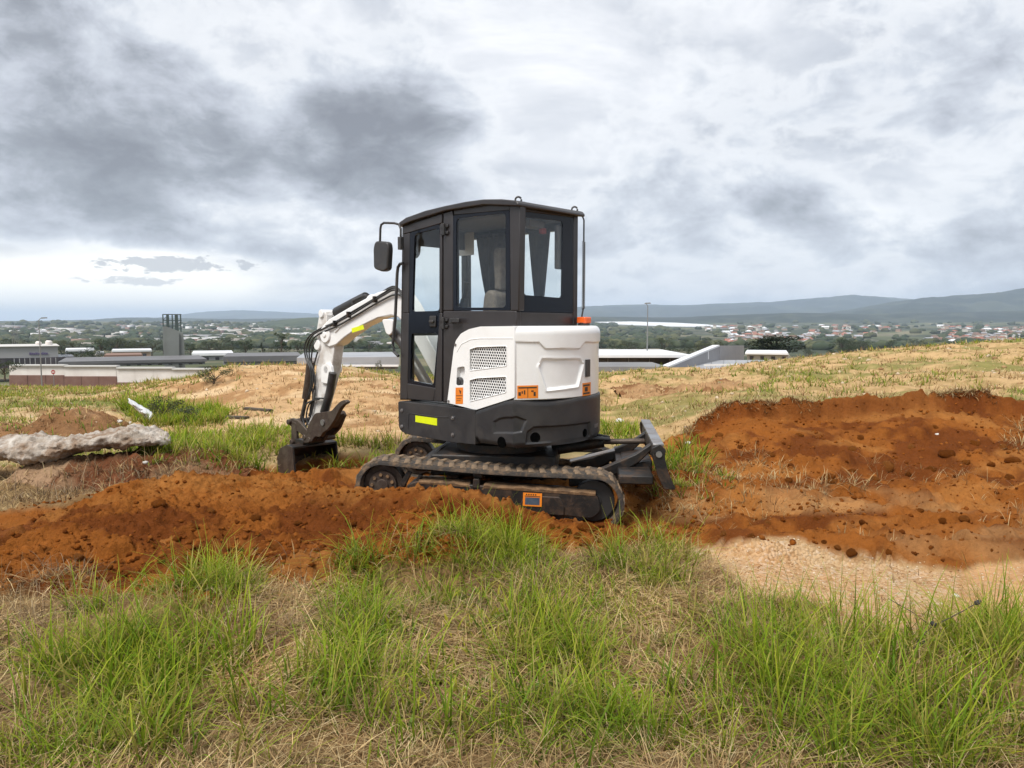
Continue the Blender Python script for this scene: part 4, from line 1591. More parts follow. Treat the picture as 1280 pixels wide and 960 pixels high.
# linkage, thumb and bucket
lk = MB()
for y0, y1 in ((-.20, -.165), (.045, .08)):
    lk.prism(LPs(roundpoly([(363, 525), (367, 522), (376, 526), (386, 537), (392, 546), (388, 551), (380, 543), (364, 531)], 2), .05), y0, y1)
    lk.prism(LPs(roundpoly([(367, 526), (373, 528), (374, 552), (369, 555), (367, 550)], 2), .05), y0 + .004, y1 + .004)
for (u_, v_) in ((366, 527), (386, 546), (370, 552), (392, 549)):
    x_, z_ = LP(u_, v_, .05)
    lk.cyl((x_, -.23, z_), (x_, .12, z_), .032, 14)
lk.build('bucket_linkage', M['steel_rust'], ex, .006)
th = MB()
th.prism(LPs(roundpoly([(384, 553), (391, 530), (399, 516), (418, 514), (421, 520), (414, 537), (406, 546), (399, 545), (394, 553)], 2, 3), .05), -.085, -.045)
for y0, y1 in ((.06, .11), ):
    th.prism(LPs(roundpoly([(384, 553), (391, 530), (399, 516), (420, 513), (424, 508), (431, 501), (437, 499), (440, 503), (434, 506), (429, 513), (424, 524), (415, 537), (409, 540), (406, 546), (399, 545), (394, 553)], 2, 3), .05), y0, y1)
th.prism(LPs([(402, 516), (419, 514), (422, 518), (414, 535), (404, 534)], .05), -.045, .06)
thumb = th.build('thumb_claw', M['steel_rust'], ex, .006)
x_, z_ = LP(404, 528, .11)
MB().cyl((x_, .10, z_), (x_, .125, z_), .035, 14).build('thumb_pin', M['steel_bare'], thumb)
bk = MB()
X0, ZT = 3.07, .14
prof = [(X0, ZT), (X0 + .12, ZT + .015), (X0 + .26, ZT - .04), (X0 + .33, ZT - .16), (X0 + .33, ZT - .30), (X0 + .22, ZT - .42), (X0 + .05, ZT - .47), (X0 - .06, ZT - .47)]
inn = [(X0, ZT - .025), (X0 + .11, ZT - .012), (X0 + .24, ZT - .06), (X0 + .305, ZT - .17), (X0 + .305, ZT - .29), (X0 + .21, ZT - .395), (X0 + .05, ZT - .445), (X0 - .06, ZT - .45)]
for i in range(len(prof) - 1):
    bk.prism([prof[i], prof[i + 1], inn[i + 1], inn[i]], -.33, .23)
bk.prism(prof, -.35, -.33)
bk.prism(prof, .23, .25)
bk.box(X0 + .02, X0 + .2, -.20, .10, ZT + .008, ZT + .06)
bucket = bk.build('bucket', M['steel_dark'], ex, .004)
for k in range(4):
    yy = -.30 + k * .165
    MB().prism([(X0 - .06, ZT - .475), (X0 - .06, ZT - .44), (X0 - .15, ZT - .475)], yy, yy + .06).build('bucket_tooth', M['steel_bare'], bucket)
wp = MB()
wp.prism([(p[0], p[1]) for p in prof], .2505, .258)
wp.build('bucket_side_plate', M['steel_rust'], bucket, .003)

# ------------------------------------------------------------------ undercarriage
UR = YAW_UC - YAW_UP


def belt_path(n=200):
    """closed loop (s, z, ns, nz): left wheel, sagging top run, right wheel, bottom run"""
    cl, cr_ = (.90, .285, .20), (-.81, .235, .222)
    P_ = []
    ns_ = lambda a: (math.cos(a), math.sin(a))
    for a in np.linspace(math.pi / 2 + .05, -math.pi / 2 - .02, 40)[:]:
        P_.append((cl[0] + cl[2] * math.cos(a), cl[1] + cl[2] * math.sin(a)))
    b0 = P_[-1]
    arc_r = [(cr_[0] - cr_[2] * math.cos(a), cr_[1] + cr_[2] * math.sin(a)) for a in np.linspace(-math.pi / 2 - .02, math.pi / 2 + .02, 40)]
    for t in np.linspace(0, 1, 50)[1:-1]:
        P_.append((b0[0] + (arc_r[0][0] - b0[0]) * t, b0[1] + (arc_r[0][1] - b0[1]) * t))
    P_ += arc_r
    e, s0 = P_[-1], P_[0]
    for t in np.linspace(0, 1, 60)[1:-1]:
        P_.append((e[0] + (s0[0] - e[0]) * t, e[1] + (s0[1] - e[1]) * t - .018 * math.sin(t * math.pi)))
    pts = np.array(P_ + P_[:1])
    seg = np.hypot(*np.diff(pts, axis=0).T)
    cum = np.concatenate([[0], np.cumsum(seg)])
    L_ = cum[-1]
    ss = np.arange(n) / n * L_
    X = np.interp(ss, cum, pts[:, 0])
    Z = np.interp(ss, cum, pts[:, 1])
    T = np.stack([np.roll(X, -1) - np.roll(X, 1), np.roll(Z, -1) - np.roll(Z, 1)], 1)
    T /= np.linalg.norm(T, axis=1)[:, None]
    Nn = np.stack([-T[:, 1], T[:, 0]], 1)
    cen = np.array([X.mean(), Z.mean()])
    if ((np.stack([X, Z], 1) - cen) * Nn).sum() < 0:
        Nn = -Nn
    return np.stack([X, Z], 1), Nn, T, L_


BP, BN, BT, BL = belt_path(208)
lug = MB()
lug.add([(-.045, -.148, 0), (.006, -.148, 0), (.034, 0, 0), (-.020, 0, 0), (-.028, -.142, .010), (.006, -.142, .010), (.023, 0, .017), (-.011, 0, .017)],
        [(0, 3, 2, 1), (4, 5, 6, 7), (0, 1, 5, 4), (1, 2, 6, 5), (2, 3, 7, 6), (3, 0, 4, 7)])
lug.add([(-.020, .002, 0), (.034, .002, 0), (.006, .148, 0), (-.045, .148, 0), (-.011, .002, .017), (.023, .002, .017), (.006, .142, .010), (-.028, .142, .010)],
        [(0, 3, 2, 1), (4, 5, 6, 7), (0, 1, 5, 4), (1, 2, 6, 5), (2, 3, 7, 6), (3, 0, 4, 7)])
lug_me = None
NLUG = 52
for tc_ in (.62, -.62):
    tr = MB()
    n_ = len(BP)
    vs, fs = [], []
    hw = .15
    for (x, z), (a, b) in zip(BP, BN):
        for yy, o_ in ((hw, 0), (hw - .008, .012), (-hw + .008, .012), (-hw, 0), (-hw, -.026), (-hw + .05, -.030), (hw - .05, -.030), (hw, -.026)):
            vs.append((x + a * o_, tc_ + yy, z + b * o_))
    for i in range(n_):
        j = (i + 1) % n_
        for k in range(8):
            fs.append((i * 8 + k, i * 8 + (k + 1) % 8, j * 8 + (k + 1) % 8, j * 8 + k))
    tr.add(vs, fs)
    track = tr.build('track', M['rubber'], ex, rz=UR, smooth=50, loc=(0, 0, -.068))
    track.rotation_euler[1] = -.030
    for k in range(NLUG):
        i = int(round(k * n_ / NLUG)) % n_
        if lug_me is None:
            lo = lug.build('track_lug', M['rubber_top'], track, smooth=0)
            lug_me = lo.data
        else:
            lo = link('track_lug', lug_me, track)
        ang = math.atan2(BN[i][0], BN[i][1])
        lo.location = (BP[i][0] + BN[i][0] * .009, tc_, BP[i][1] + BN[i][1] * .009)
        lo.rotation_euler = (0, ang, 0)
    sg = 1 if tc_ > 0 else -1
    # track frame beam with caked mud on top, rollers and wheels
    tf = MB()
    tf.prism(roundpoly([(.70, .20), (.70, .30), (.62, .335), (-.52, .315), (-.84, .295), (-.87, .17), (-.80, .105), (-.50, .125), (.60, .15)], .03, 3), tc_ - .10, tc_ + .115)
    tf.prism([(.72, .27), (.76, .30), (.70, .41), (.66, .40)], tc_ + .06, tc_ + .10)
    tf.prism([(.63, .29), (.66, .29), (.60, .39), (.57, .38)], tc_ + .06, tc_ + .10)
    tf.prism([(.10, .30), (.16, .30), (.155, .38), (.105, .38)], tc_ + .05, tc_ + .12)
    tf.prism([(-.20, .13), (-.58, .12), (-.58, .20), (-.54, .27), (-.26, .27)], tc_ + .115, tc_ + .13)
    tfo = tf.build('track_frame', M['steel_dark'], track, .01, rz=0)
    mdp = MB()
    nn2 = 46
    vs, fs = [], []
    for i in range(nn2):
        s_ = .60 - i * (1.42 / (nn2 - 1))
        for yy, h_ in ((.118, -.012), (.122, .012), (.10, .03), (.02, .035)):
            w_ = .010 * mnoise.noise(Vector((s_ * 14, yy * 9, 3 + tc_)))
            gap = -.05 if abs(s_ - .13) < .045 else 0
            vs.append((s_, tc_ + yy + gap * .2, .325 - (.6 - s_) * .017 + h_ * .8 + w_ * (1 if h_ > 0 else 0) + gap))
    for i in range(nn2 - 1):
        for k in range(3):
            fs.append((i * 4 + k, i * 4 + k + 1, (i + 1) * 4 + k + 1, (i + 1) * 4 + k))
    mdp.add(vs, fs).build('caked_mud', M['steel_mud'], track, smooth=60)
    spk = MB()
    for (s_, z_, r_, w0, w1) in ((.90, .285, .165, -.06, .06), (.90, .285, .115, .06, .10), (.90, .285, .05, .10, .118)):
        spk.cyl((s_, tc_ + w0, z_), (s_, tc_ + w1, z_), r_, 28)
    spo_ = spk.build('sprocket', M['steel_rust'], track, .006)
    for k in range(9):
        a_ = k * 2 * math.pi / 9
        MB().cyl((.90 + .085 * math.cos(a_), tc_ + .10, .285 + .085 * math.sin(a_)), (.90 + .085 * math.cos(a_), tc_ + .114, .285 + .085 * math.sin(a_)), .014, 6).build('bolt', M['steel_mud'], spo_)
    idl = MB().cyl((-.81, tc_ - .05, .235), (-.81, tc_ + .05, .235), .165, 32)
    idl.cyl((-.81, tc_ + .05, .235), (-.81, tc_ + .06, .235), .06, 20)
    idl.build('idler', M['hose'], track, .008)
    for s_ in (.55, .28, .0, -.28, -.52):
        zz = .07 + (s_ + .8) / 1.7 * .05 + .03
        MB().cyl((s_, tc_ - .08, zz), (s_, tc_ + .08, zz), .062, 20).build('roller', M['steel_dark'], track, .008)
    MB().cyl((.13, tc_ - .06, .40), (.13, tc_ + .06, .40), .04, 16).build('roller', M['steel_dark'], track, .006)
    if tc_ > 0:
        ts = -.325
        s1 = MB().box(ts - .075, ts + .075, tc_ + .1325, tc_ + .1345, .185, .292).build('warning_sticker', M['orange'], track)
        MB().box(ts - .058, ts + .058, tc_ + .1346, tc_ + .1356, .197, .256).build('sticker_print', M['inkblue'], s1)
        k_ = MB()
        k_.box(ts - .062, ts + .062, tc_ + .1346, tc_ + .1356, .262, .268)
        for q_ in range(5):
            k_.box(ts - .03 + q_ * .018, ts - .02 + q_ * .018, tc_ + .1346, tc_ + .1356, .273, .284)
        k_.build('sticker_print', M['ink'], s1)

ch = MB()
ch.box(-.50, .55, -.47, .47, .28, .46)
ch.prism([(.5, .3), (.5, .47), (.7, .36), (.7, .3)], -.4, .4)
ch.build('undercarriage_frame', M['steel_dark'], ex, .015, rz=UR)
sr_ = MB().cyl((0, 0, .45), (0, 0, .53), .40, 40)
sr_.cyl((0, 0, .53), (0, 0, .63), .36, 40)
sr_.build('slew_ring', M['steel_dark'], ex, .006)
un = MB()
un.box(-.55, .60, -.45, .45, .575, .625)
un.build('upper_base_plate', M['black'], ex, .01)

# blade
bl = MB()
blade_prof = [(-1.25, .70), (-1.215, .66), (-1.21, .58), (-1.235, .48), (-1.285, .38), (-1.34, .30), (-1.37, .30), (-1.315, .39), (-1.265, .49), (-1.242, .58), (-1.25, .65), (-1.275, .70)]
blade_prof = [(x_, .70 + (z_ - .70) * .8) for x_, z_ in blade_prof]
bl.prism(blade_prof, -.76, .76)
bsh = Vector((math.cos(UR) * -.06, math.sin(UR) * -.08, -.10))
blade = bl.build('dozer_blade', M['steel_rust'], ex, .006, rz=UR, loc=bsh)
be = MB()
for t_ in (.76, -.785):
    be = MB()
    be.prism(roundpoly([(-1.19, .69), (-1.25, .725), (-1.30, .68), (-1.29, .62), (-1.32, .50), (-1.38, .37), (-1.29, .37), (-1.24, .47), (-1.215, .55), (-1.195, .62)], .012, 3), t_, t_ + .025)
    be.build('blade_end_plate', M['steel_dark'], blade, .005)
MB().box(-1.285, -1.20, -.758, .758, .702, .722).build('blade_top_bar', M['steel_bare'], blade, .004)
for t_ in (.785, ):
    MB().cyl((-1.245, t_, .645), (-1.245, t_ + .012, .645), .024, 14).build('bolt', M['steel_bare'], blade)
arm = MB()
for t_ in (.34, -.34):
    arm.prism(roundpoly([(-.55, .36), (-.75, .40), (-1.10, .56), (-1.24, .66), (-1.24, .60), (-1.12, .48), (-.78, .30), (-.55, .27)], .02, 3), t_ - .04, t_ + .04)
arm.prism([(-1.0, .36), (-1.24, .40), (-1.24, .50), (-1.0, .46)], -.34, .34)
arm.box(-1.22, -.95, -.70, .74, .38, .45)
arm.build('blade_arm', M['steel_dark'], ex, .01, rz=UR, loc=bsh * .85)
bcy = MB()
bcy.tube([(-.45, .02, .44), (-.90, .02, .52)], .05, 16)
bcyo = bcy.build('blade_cylinder', M['steel_dark'], ex, .006, rz=UR)
MB().tube([(-.90, .02, .52), (-1.25, .02, .53)], .024, 12).build('cylinder_rod', M['steel_rust'], bcyo)
MB().tube([(-.62, .55, .44), (-.80, .50, .48), (-.98, .46, .52)], .016, 8).build('grease_pipe', M['steel_bare'], ex, rz=UR)
for t_ in (.1, .16, -.08):
    MB().tube([(-.35, t_, .5), (-.6, t_ + .03, .56), (-.82, t_, .57), (-.95, t_ * .5, .55)], .014, 8).build('hydraulic_hose', M['hose'], ex, rz=UR)

# ------------------------------------------------------------------ mounds of soil
def mound_fn(crest, front, wback, power=1.3, fine=1.0, seed=0):
    """crest [(u,v,d)], front [(u,d)] -> function (x,y) -> (height factor, z)"""
    cp = [at(*c_) for c_ in crest]
    cx_ = np.array([p.x for p in cp])
    cy_ = np.array([p.y for p in cp])
    cz_ = np.array([p.z for p in cp])
    fx_ = np.array([(u_ - 640) / FPX * d for u_, d in front])
    fy_ = np.array([d for u_, d in front])

    def f(x, y):
        yc = np.interp(x, cx_, cy_) + .05 * fbm(x * 2.2, x * 0, seed + 1, 2)
        zc = np.interp(x, cx_, cz_)
        yf = np.interp(x, fx_, fy_) + .10 * fbm(x * 2.0, x * 0 + 7, seed + 2, 3)
        wb = wback(x)
        t = np.where(y < yc, (y - yc) / np.maximum(yc - yf, .08), (y - yc) / wb)
        k = 1 - np.abs(t) ** power
        k = np.where(t < 0, 1 - np.abs(t) ** power, 1 - np.abs(t) ** 1.6)
        zg = ground_z(x, y, False)
        zgc = ground_z(x, yc, False)
        kk = np.clip(k, -.5, 1)
        z = zg + (zc - zgc) * kk - np.where(kk < 0, .08, 0)
        am = np.clip(kk * 3, 0, 1) * fine
        z = z + am * (-.05 + fbm(x * 2.2, y * 2.2, seed + 3, 3) * .035 + np.maximum(billow(x * 4, y * 4, seed + 4, 3), -.2) * .045 + billow(x * 12, y * 12, seed + 5, 3) * .014 + fbm(x * 40, y * 40, seed + 6, 2) * .006)
        wx, wy = x + .02 * fbm(x * 18, y * 18, seed + 8, 2), y + .02 * fbm(x * 18, y * 18, seed + 9, 2)
        z = z + am * (worley(wx, wy, .24, seed + 10, .45) * .14 * (.12 + .88 * sstep(.75, .3, kk)) + worley(wx, wy, .10, seed + 20, .55) * .07 * (.4 + .6 * sstep(.85, .45, kk)) + worley(wx, wy, .045, seed + 30, .7) * .032)
        return kk, z
    f.x = (cx_[0], cx_[-1])
    f.y = (min(fy_.min(), cy_.min()) - .25, cy_.max() + 1.0)
    return f


MOUND = mound_fn([(-260, 745, 4.8), (-60, 690, 5.2), (0, 670, 5.4), (60, 641, 5.7), (150, 606, 6.0), (260, 588, 6.3), (320, 592, 6.5), (350, 600, 6.5), (400, 603, 6.5), (430, 606, 6.2), (452, 610, 5.82), (490, 606, 5.72), (530, 602, 5.66), (562, 596, 5.6), (590, 605, 5.55), (630, 618, 5.45), (690, 639, 5.36), (740, 653, 5.28), (785, 695, 5.2)],
                 [(-260, 4.1), (0, 4.35), (150, 4.45), (300, 4.62), (430, 4.85), (560, 5.02), (680, 5.12), (790, 5.05)], lambda x: np.where(x > -1.5, .36, .36 + np.clip((-1.5 - x) * 1.5, 0, .5)), 1.35, 1.0, 300)


def build_mound(name, f, dx_, c_of, label, cat, m='dirt'):
    xs = np.arange(f.x[0], f.x[1], dx_)
    ys = np.arange(f.y[0], f.y[1], dx_)
    X, Y = np.meshgrid(xs, ys)
    K, Z = f(X, Y)
    keep = (K > -.35)
    fcs = grid_faces(len(ys), len(xs))
    kf = keep.ravel()[fcs].any(1)
    fcs = fcs[kf]
    used = np.unique(fcs)
    remap = np.full(X.size, -1)
    remap[used] = np.arange(len(used))
    V = np.stack([X.ravel(), Y.ravel(), Z.ravel()], -1)[used]
    cc = c_of(X.ravel()[used], Y.ravel()[used], K.ravel()[used])
    o = link(name, fast_mesh(name, V, remap[fcs], M[m], cc, True))
    tag(o, label, cat)
    return o


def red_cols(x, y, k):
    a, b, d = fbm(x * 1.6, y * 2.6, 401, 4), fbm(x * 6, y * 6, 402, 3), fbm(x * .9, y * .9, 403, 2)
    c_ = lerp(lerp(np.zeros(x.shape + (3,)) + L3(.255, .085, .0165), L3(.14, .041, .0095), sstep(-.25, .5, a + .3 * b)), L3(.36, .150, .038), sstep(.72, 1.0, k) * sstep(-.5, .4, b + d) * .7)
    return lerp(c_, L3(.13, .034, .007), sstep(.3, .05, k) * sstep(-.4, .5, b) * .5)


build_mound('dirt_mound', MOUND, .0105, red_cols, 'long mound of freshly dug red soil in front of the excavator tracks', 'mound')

EBANK = mound_fn([(14, 606, 7.5), (30, 580, 7.5), (60, 574, 7.55), (130, 563, 7.6), (200, 557, 7.7), (270, 566, 7.75), (325, 582, 7.8)],
                 [(14, 7.2), (40, 7.05), (60, 6.95), (130, 6.8), (200, 6.8), (325, 7.3)], lambda x: .7 + 0 * x, 1.8, 1.0, 500)


def bank_cols(x, y, k):
    b = fbm(x * 3, y * 3, 405, 4)
    return lerp(lerp(np.zeros(x.shape + (3,)) + L3(.25, .14, .075), L3(.17, .065, .03), sstep(-.3, .4, b)), L3(.42, .28, .17), sstep(.3, .8, fbm(x * 1.4, y * 1.4, 406, 3) + (x < -4.3) * .6) * .8)


build_mound('earth_bank', EBANK, .022, bank_cols, 'brown earth bank with roots and straw under the pale crusted slab', 'bank')


def heap_cols(x, y, k):
    b = fbm(x * 2, y * 2, 407, 4)
    return lerp(np.zeros(x.shape + (3,)) + L3(.34, .20, .105), L3(.25, .13, .06), sstep(-.3, .5, b))


HEAP1 = mound_fn([(36, 540, 10.6), (55, 518, 10.7), (72, 508, 10.8), (84, 514, 10.8), (102, 505, 10.9), (120, 514, 10.8), (140, 536, 10.6)], [(30, 10.0), (80, 9.75), (140, 10.0)], lambda x: .8 + 0 * x, 1.2, 1.1, 600)
HEAP2 = mound_fn([(-90, 545, 10.2), (-50, 525, 10.3), (-10, 527, 10.2), (20, 534, 10.2), (40, 548, 10.1)], [(-90, 9.7), (-20, 9.4), (45, 9.7)], lambda x: .8 + 0 * x, 1.2, 1.0, 700)
build_mound('soil_heap', HEAP1, .03, heap_cols, 'twin peaked heap of tan soil behind the pale crusted slab', 'heap')
build_mound('soil_heap', HEAP2, .03, heap_cols, 'low heap of tan soil at the left edge behind the crusted slab', 'heap')
HEAP3 = mound_fn([(770, 486, 15.5), (800, 479, 15.6), (830, 486, 15.5), (855, 482, 14.2), (880, 476, 14.0), (915, 474, 14.2), (940, 478, 14.2), (960, 488, 14.0)], [(770, 14.8), (850, 13.4), (960, 13.4)], lambda x: .9 + 0 * x, 1.2, 1.3, 800)


def heap3_cols(x, y, k):
    b = fbm(x * 2, y * 2, 409, 4)
    return lerp(np.zeros(x.shape + (3,)) + L3(.40, .24, .12), L3(.24, .12, .055), sstep(-.2, .4, b))


build_mound('soil_heap', HEAP3, .035, heap3_cols, 'low ragged heap of brown soil on the dry plateau above the blade', 'heap')

# pale crusted slab lying on the bank
SL = [(-70, 556, 576, .30), (-30, 552, 574, .33), (0, 548, 572, .36), (28, 542, 582, .40), (55, 545, 584, .40), (72, 548, 574, .38), (90, 547, 567, .38), (115, 543, 563, .40), (145, 538, 559, .40), (165, 538, 557, .36), (182, 541, 557, .28), (196, 546, 558, .18), (204, 552, 558, .06)]
sv, sf = [], []
us_ = np.linspace(SL[0][0], SL[-1][0], 230)
NS = 72
for u_ in us_:
    v0, v1, dep = [np.interp(u_, [q_[0] for q_ in SL], [q_[k] for q_ in SL]) for k in (1, 2, 3)]
    a_, b_ = at(u_, v0, 7.5), at(u_, v1, 7.5)
    cz_, hz_ = (a_.z + b_.z) / 2, (a_.z - b_.z) / 2 * .72
    for k in range(NS):
        w = 2 * math.pi * k / NS
        cy2, cz2 = math.cos(w), math.sin(w)
        p = Vector((a_.x, 7.62 + dep * .8 * math.copysign(abs(cy2) ** .8, cy2), cz_ + hz_ * math.copysign(abs(cz2) ** .75, cz2)))
        nn_ = mnoise.fractal(p * 3.2, .9, 2.1, 4) * .045 + mnoise.fractal(p * 11, .8, 2.1, 4) * .032
        rdg = (1 - abs(mnoise.noise(p * Vector((5, 5, 11)) if False else Vector((p.x * 4, p.y * 4, p.z * 12)))) * 2) * .030
        dirn = Vector((0, cy2, cz2))
        rdg += abs(mnoise.noise(p * 24)) * .016 - abs(mnoise.noise(Vector((p.x * 7, p.y * 5, p.z * 20)))) * .028 + mnoise.noise(p * 55) * .006
        sv.append(p + dirn * (nn_ + rdg))
for i in range(len(us_) - 1):
    for k in range(NS):
        sf.append((i * NS + k, i * NS + (k + 1) % NS, (i + 1) * NS + (k + 1) % NS, (i + 1) * NS + k))
sf += [tuple(range(NS)), tuple(range((len(us_) - 1) * NS, len(us_) * NS))]
slab = MB().add(sv, sf).build('crusted_slab', M['limecrust'], smooth=80)
tag(slab, 'long lumpy slab of pale crust lying on the brown earth bank', 'slab')


def surf_z(x, y):
    z = ground_z(x, y)
    for f in (MOUND, EBANK, HEAP1, HEAP2, HEAP3):
        k, zm = f(x, y)
        ok = (k > .02) & (x > f.x[0]) & (x < f.x[1])
        z = np.where(ok, np.maximum(z, zm), z)
    return z


# ------------------------------------------------------------------ clods and stones
clod_me = []
for k in range(7):
    bm = bmesh.new()
    bmesh.ops.create_icosphere(bm, subdivisions=2, radius=1)
    sx, sy, sz = 1, random.uniform(.7, 1), random.uniform(.55, .8)
    for vtx in bm.verts:
        p = vtx.co.copy()
        n_ = mnoise.noise(p * 1.1 + Vector((k * 7, 0, 0))) * .35 + mnoise.noise(p * 2.6 + Vector((0, k * 5, 0))) * .22
        vtx.co = Vector((p.x * sx, p.y * sy, p.z * sz)) * (1 + n_)
    me = bpy.data.meshes.new('soil_clod')
    bm.to_mesh(me)
    bm.free()
    a = me.color_attributes.new('Col', 'FLOAT_COLOR', 'POINT')
    cc = np.ones((len(me.vertices), 4), np.float32)
    cc[:, :3] = [(.24, .074, .012), (.20, .062, .010), (.26, .088, .017), (.17, .050, .008), (.245, .078, .013), (.22, .068, .011), (.28, .10, .022)][k]
    a.data.foreach_set('color', cc.ravel())
    me.materials.append(M['dirt'])
    me.polygons.foreach_set('use_smooth', [True] * len(me.polygons))
    clod_me.append(me)


def clod_zone(u_, v_, label):
    if 'dirt mound' in label:
        a_ = 'at the left edge' if u_ < 80 else 'below the crusted slab' if u_ < 210 else 'left of the bucket' if u_ < 340 else 'below the bucket' if u_ < 425 else 'by the track'
        return ('foot' if v_ > 692 else 'lower slope' if v_ > 665 else 'upper slope' if v_ > 635 else 'crest', a_)
    if 'dug bank' in label:
        a_ = 'near the blade' if u_ < 950 else 'above the middle of the gravel' if u_ < 1130 else 'at the right edge'
        return ('face' if v_ < 575 else 'foot' if v_ < 620 else 'ledge', a_)
    return ('under its middle' if u_ < 630 else 'under the orange sticker' if u_ < 695 else 'under its right wheel', 'touching the track' if v_ < 658 else 'furthest down')


def clod(u_, v_, rpx, k, label, group):
    """a clod resting where the sight line through (u, v) meets the soil"""
    r_ = ray(u_, v_)
    ys = np.arange(3.5, 12, .02)
    P_ = r_[None] * (ys / r_[1])[:, None] + np.array([0, 0, CAMZ])
    hit = np.nonzero(P_[:, 2] < surf_z(P_[:, 0], P_[:, 1]))[0]
    if not len(hit):
        return
    p = P_[hit[0]]
    s_ = rpx / FPX * p[1]
    o = link('soil_clod', clod_me[k % 7], None, (p[0], p[1] + s_ * .3, p[2] + s_ * .12))
    o.scale = (s_, s_, s_)
    o.rotation_euler = (random.uniform(-.4, .4), random.uniform(-.4, .4), random.uniform(0, 6))
    size = 'large' if rpx >= 9 else 'fist sized' if rpx >= 6.5 else 'small'
    tag(o, size + ' ' + label % clod_zone(u_, v_, label), 'clod', group)


G1_ = ('clod on the %s of the dirt mound, %s', 'red soil clods on the dirt mound')
G2_ = ('red clod on the dug bank %s, %s', 'red soil clods on the dug bank')
G3_ = ('red clod below the track, %s, %s', 'red soil clods beside the track')
CL1 = [(198, 631, 9), (287, 697, 8), (236, 706, 13), (178, 719, 7), (157, 720, 8), (112, 702, 7), (95, 699, 8), (220, 675, 7), (318, 649, 8), (345, 686, 8), (140, 690, 6), (83, 700, 7), (52, 712, 6), (262, 640, 6), (305, 655, 5), (372, 655, 6), (325, 702, 7), (356, 700, 6), (398, 690, 7), (410, 668, 6), (60, 690, 6), (25, 700, 6), (200, 702, 6), (128, 713, 6), (172, 700, 5), (300, 622, 5), (150, 645, 5), (390, 630, 6), (440, 655, 7), (470, 640, 6), (500, 660, 7), (268, 712, 6), (385, 620, 5), (245, 660, 5), (35, 678, 5), (8, 712, 6), (210, 648, 4), (330, 625, 4)]
CL3 = [(735, 662, 13), (722, 672, 9), (748, 676, 9), (708, 666, 8), (690, 660, 7), (660, 655, 9), (680, 676, 8), (640, 660, 7), (620, 648, 6), (700, 685, 7), (740, 688, 8), (600, 655, 6), (560, 640, 7), (665, 672, 6), (728, 684, 6), (580, 628, 6), (545, 628, 6), (520, 650, 6), (712, 652, 5), (648, 645, 5), (636, 634, 6), (756, 667, 6)]
CL2 = [(1036, 598, 9), (1112, 583, 8), (1066, 563, 7), (1185, 570, 11), (1208, 580, 7), (1268, 578, 10), (1110, 585, 9), (1240, 582, 6), (1165, 588, 7), (1040, 604, 8), (990, 585, 6), (965, 570, 6), (1065, 590, 6), (1140, 560, 6), (1220, 555, 6), (1075, 548, 6), (900, 545, 6), (925, 560, 5), (1000, 545, 5), (1170, 535, 5), (1255, 560, 6), (870, 545, 6), (1180, 652, 7), (1206, 650, 8), (1080, 655, 6), (1150, 640, 6), (1020, 650, 6), (960, 655, 5), (1110, 690, 6), (1065, 692, 8), (1048, 686, 6), (1030, 680, 5), (1240, 690, 6), (940, 672, 6), (905, 668, 5), (860, 660, 6), (1262, 598, 7), (1095, 600, 6), (1135, 595, 6), (1010, 610, 6), (985, 602, 7)]
for lst, (lb, gr) in ((CL1, G1_), (CL2, G2_), (CL3, G3_)):
    for k, (u_, v_, rp) in enumerate(lst):
        clod(u_, v_, rp * 1.0, k, lb, gr)
# crumbs too many to count
ico = bmesh.new()
bmesh.ops.create_icosphere(ico, subdivisions=1, radius=1)
ICV = np.array([v_.co[:] for v_ in ico.verts])
ico.faces.ensure_lookup_table()
ICF = np.array([[v_.index for v_ in f.verts] for f in ico.faces])
ico.free()


def crumbs(name, X, Y, S, cols_, m, seed, flat=.75, sink=.12):
    rg = np.random.default_rng(seed)
    n_ = len(X)
    Z = surf_z(X, Y)
    V = ICV[None] * (1 + rg.uniform(-.42, .42, (n_, 12, 1)))
    ang = rg.uniform(0, 6.28, n_)
    ca, sa = np.cos(ang)[:, None], np.sin(ang)[:, None]
    x = (V[..., 0] * ca - V[..., 1] * sa) * S[:, None] + X[:, None]
    y = (V[..., 0] * sa + V[..., 1] * ca) * S[:, None] * .85 + Y[:, None]
    z = V[..., 2] * S[:, None] * flat + Z[:, None] + S[:, None] * sink
    Vv = np.stack([x, y, z], -1).reshape(-1, 3)
    Ff = (ICF[None] + (np.arange(n_) * 12)[:, None, None]).reshape(-1, 3)
    cc = np.repeat(cols_, 12, axis=0)
    return tag(link(name, fast_mesh(name, Vv, Ff, M[m], cc, False)), kind='stuff')


rg = np.random.default_rng(21)
nC = 11000
X = np.concatenate([rg.uniform(-4.6, .9, nC), rg.uniform(.9, 8.0, nC)])
Y = np.concatenate([rg.uniform(4.2, 6.9, nC), rg.uniform(4.8, 9.8, nC)])
K, _ = MOUND(X, Y)
u_, v_, uu_, vv_, rd, gv = masks(X, Y, ground_z(X, Y, False))
okm = (K > .03) | (rd > .6)
dens = np.where(K > .03, np.where(K < .45, 1.0, .3), .45 + .5 * (fbm(X * 1.3, Y * 1.3, 909, 3) > .1))
okm &= rg.uniform(0, 1, len(X)) < dens
X, Y = X[okm], Y[okm]
S = .005 + .020 * rg.uniform(0, 1, len(X)) ** 3.4
pal = np.array([(.24, .074, .012), (.20, .060, .010), (.27, .09, .018), (.14, .040, .007)])
crumbs('soil_crumbs', X, Y, S, pal[rg.integers(0, 4, len(X))] * rg.uniform(.85, 1.15, (len(X), 1)), 'dirt', 22)
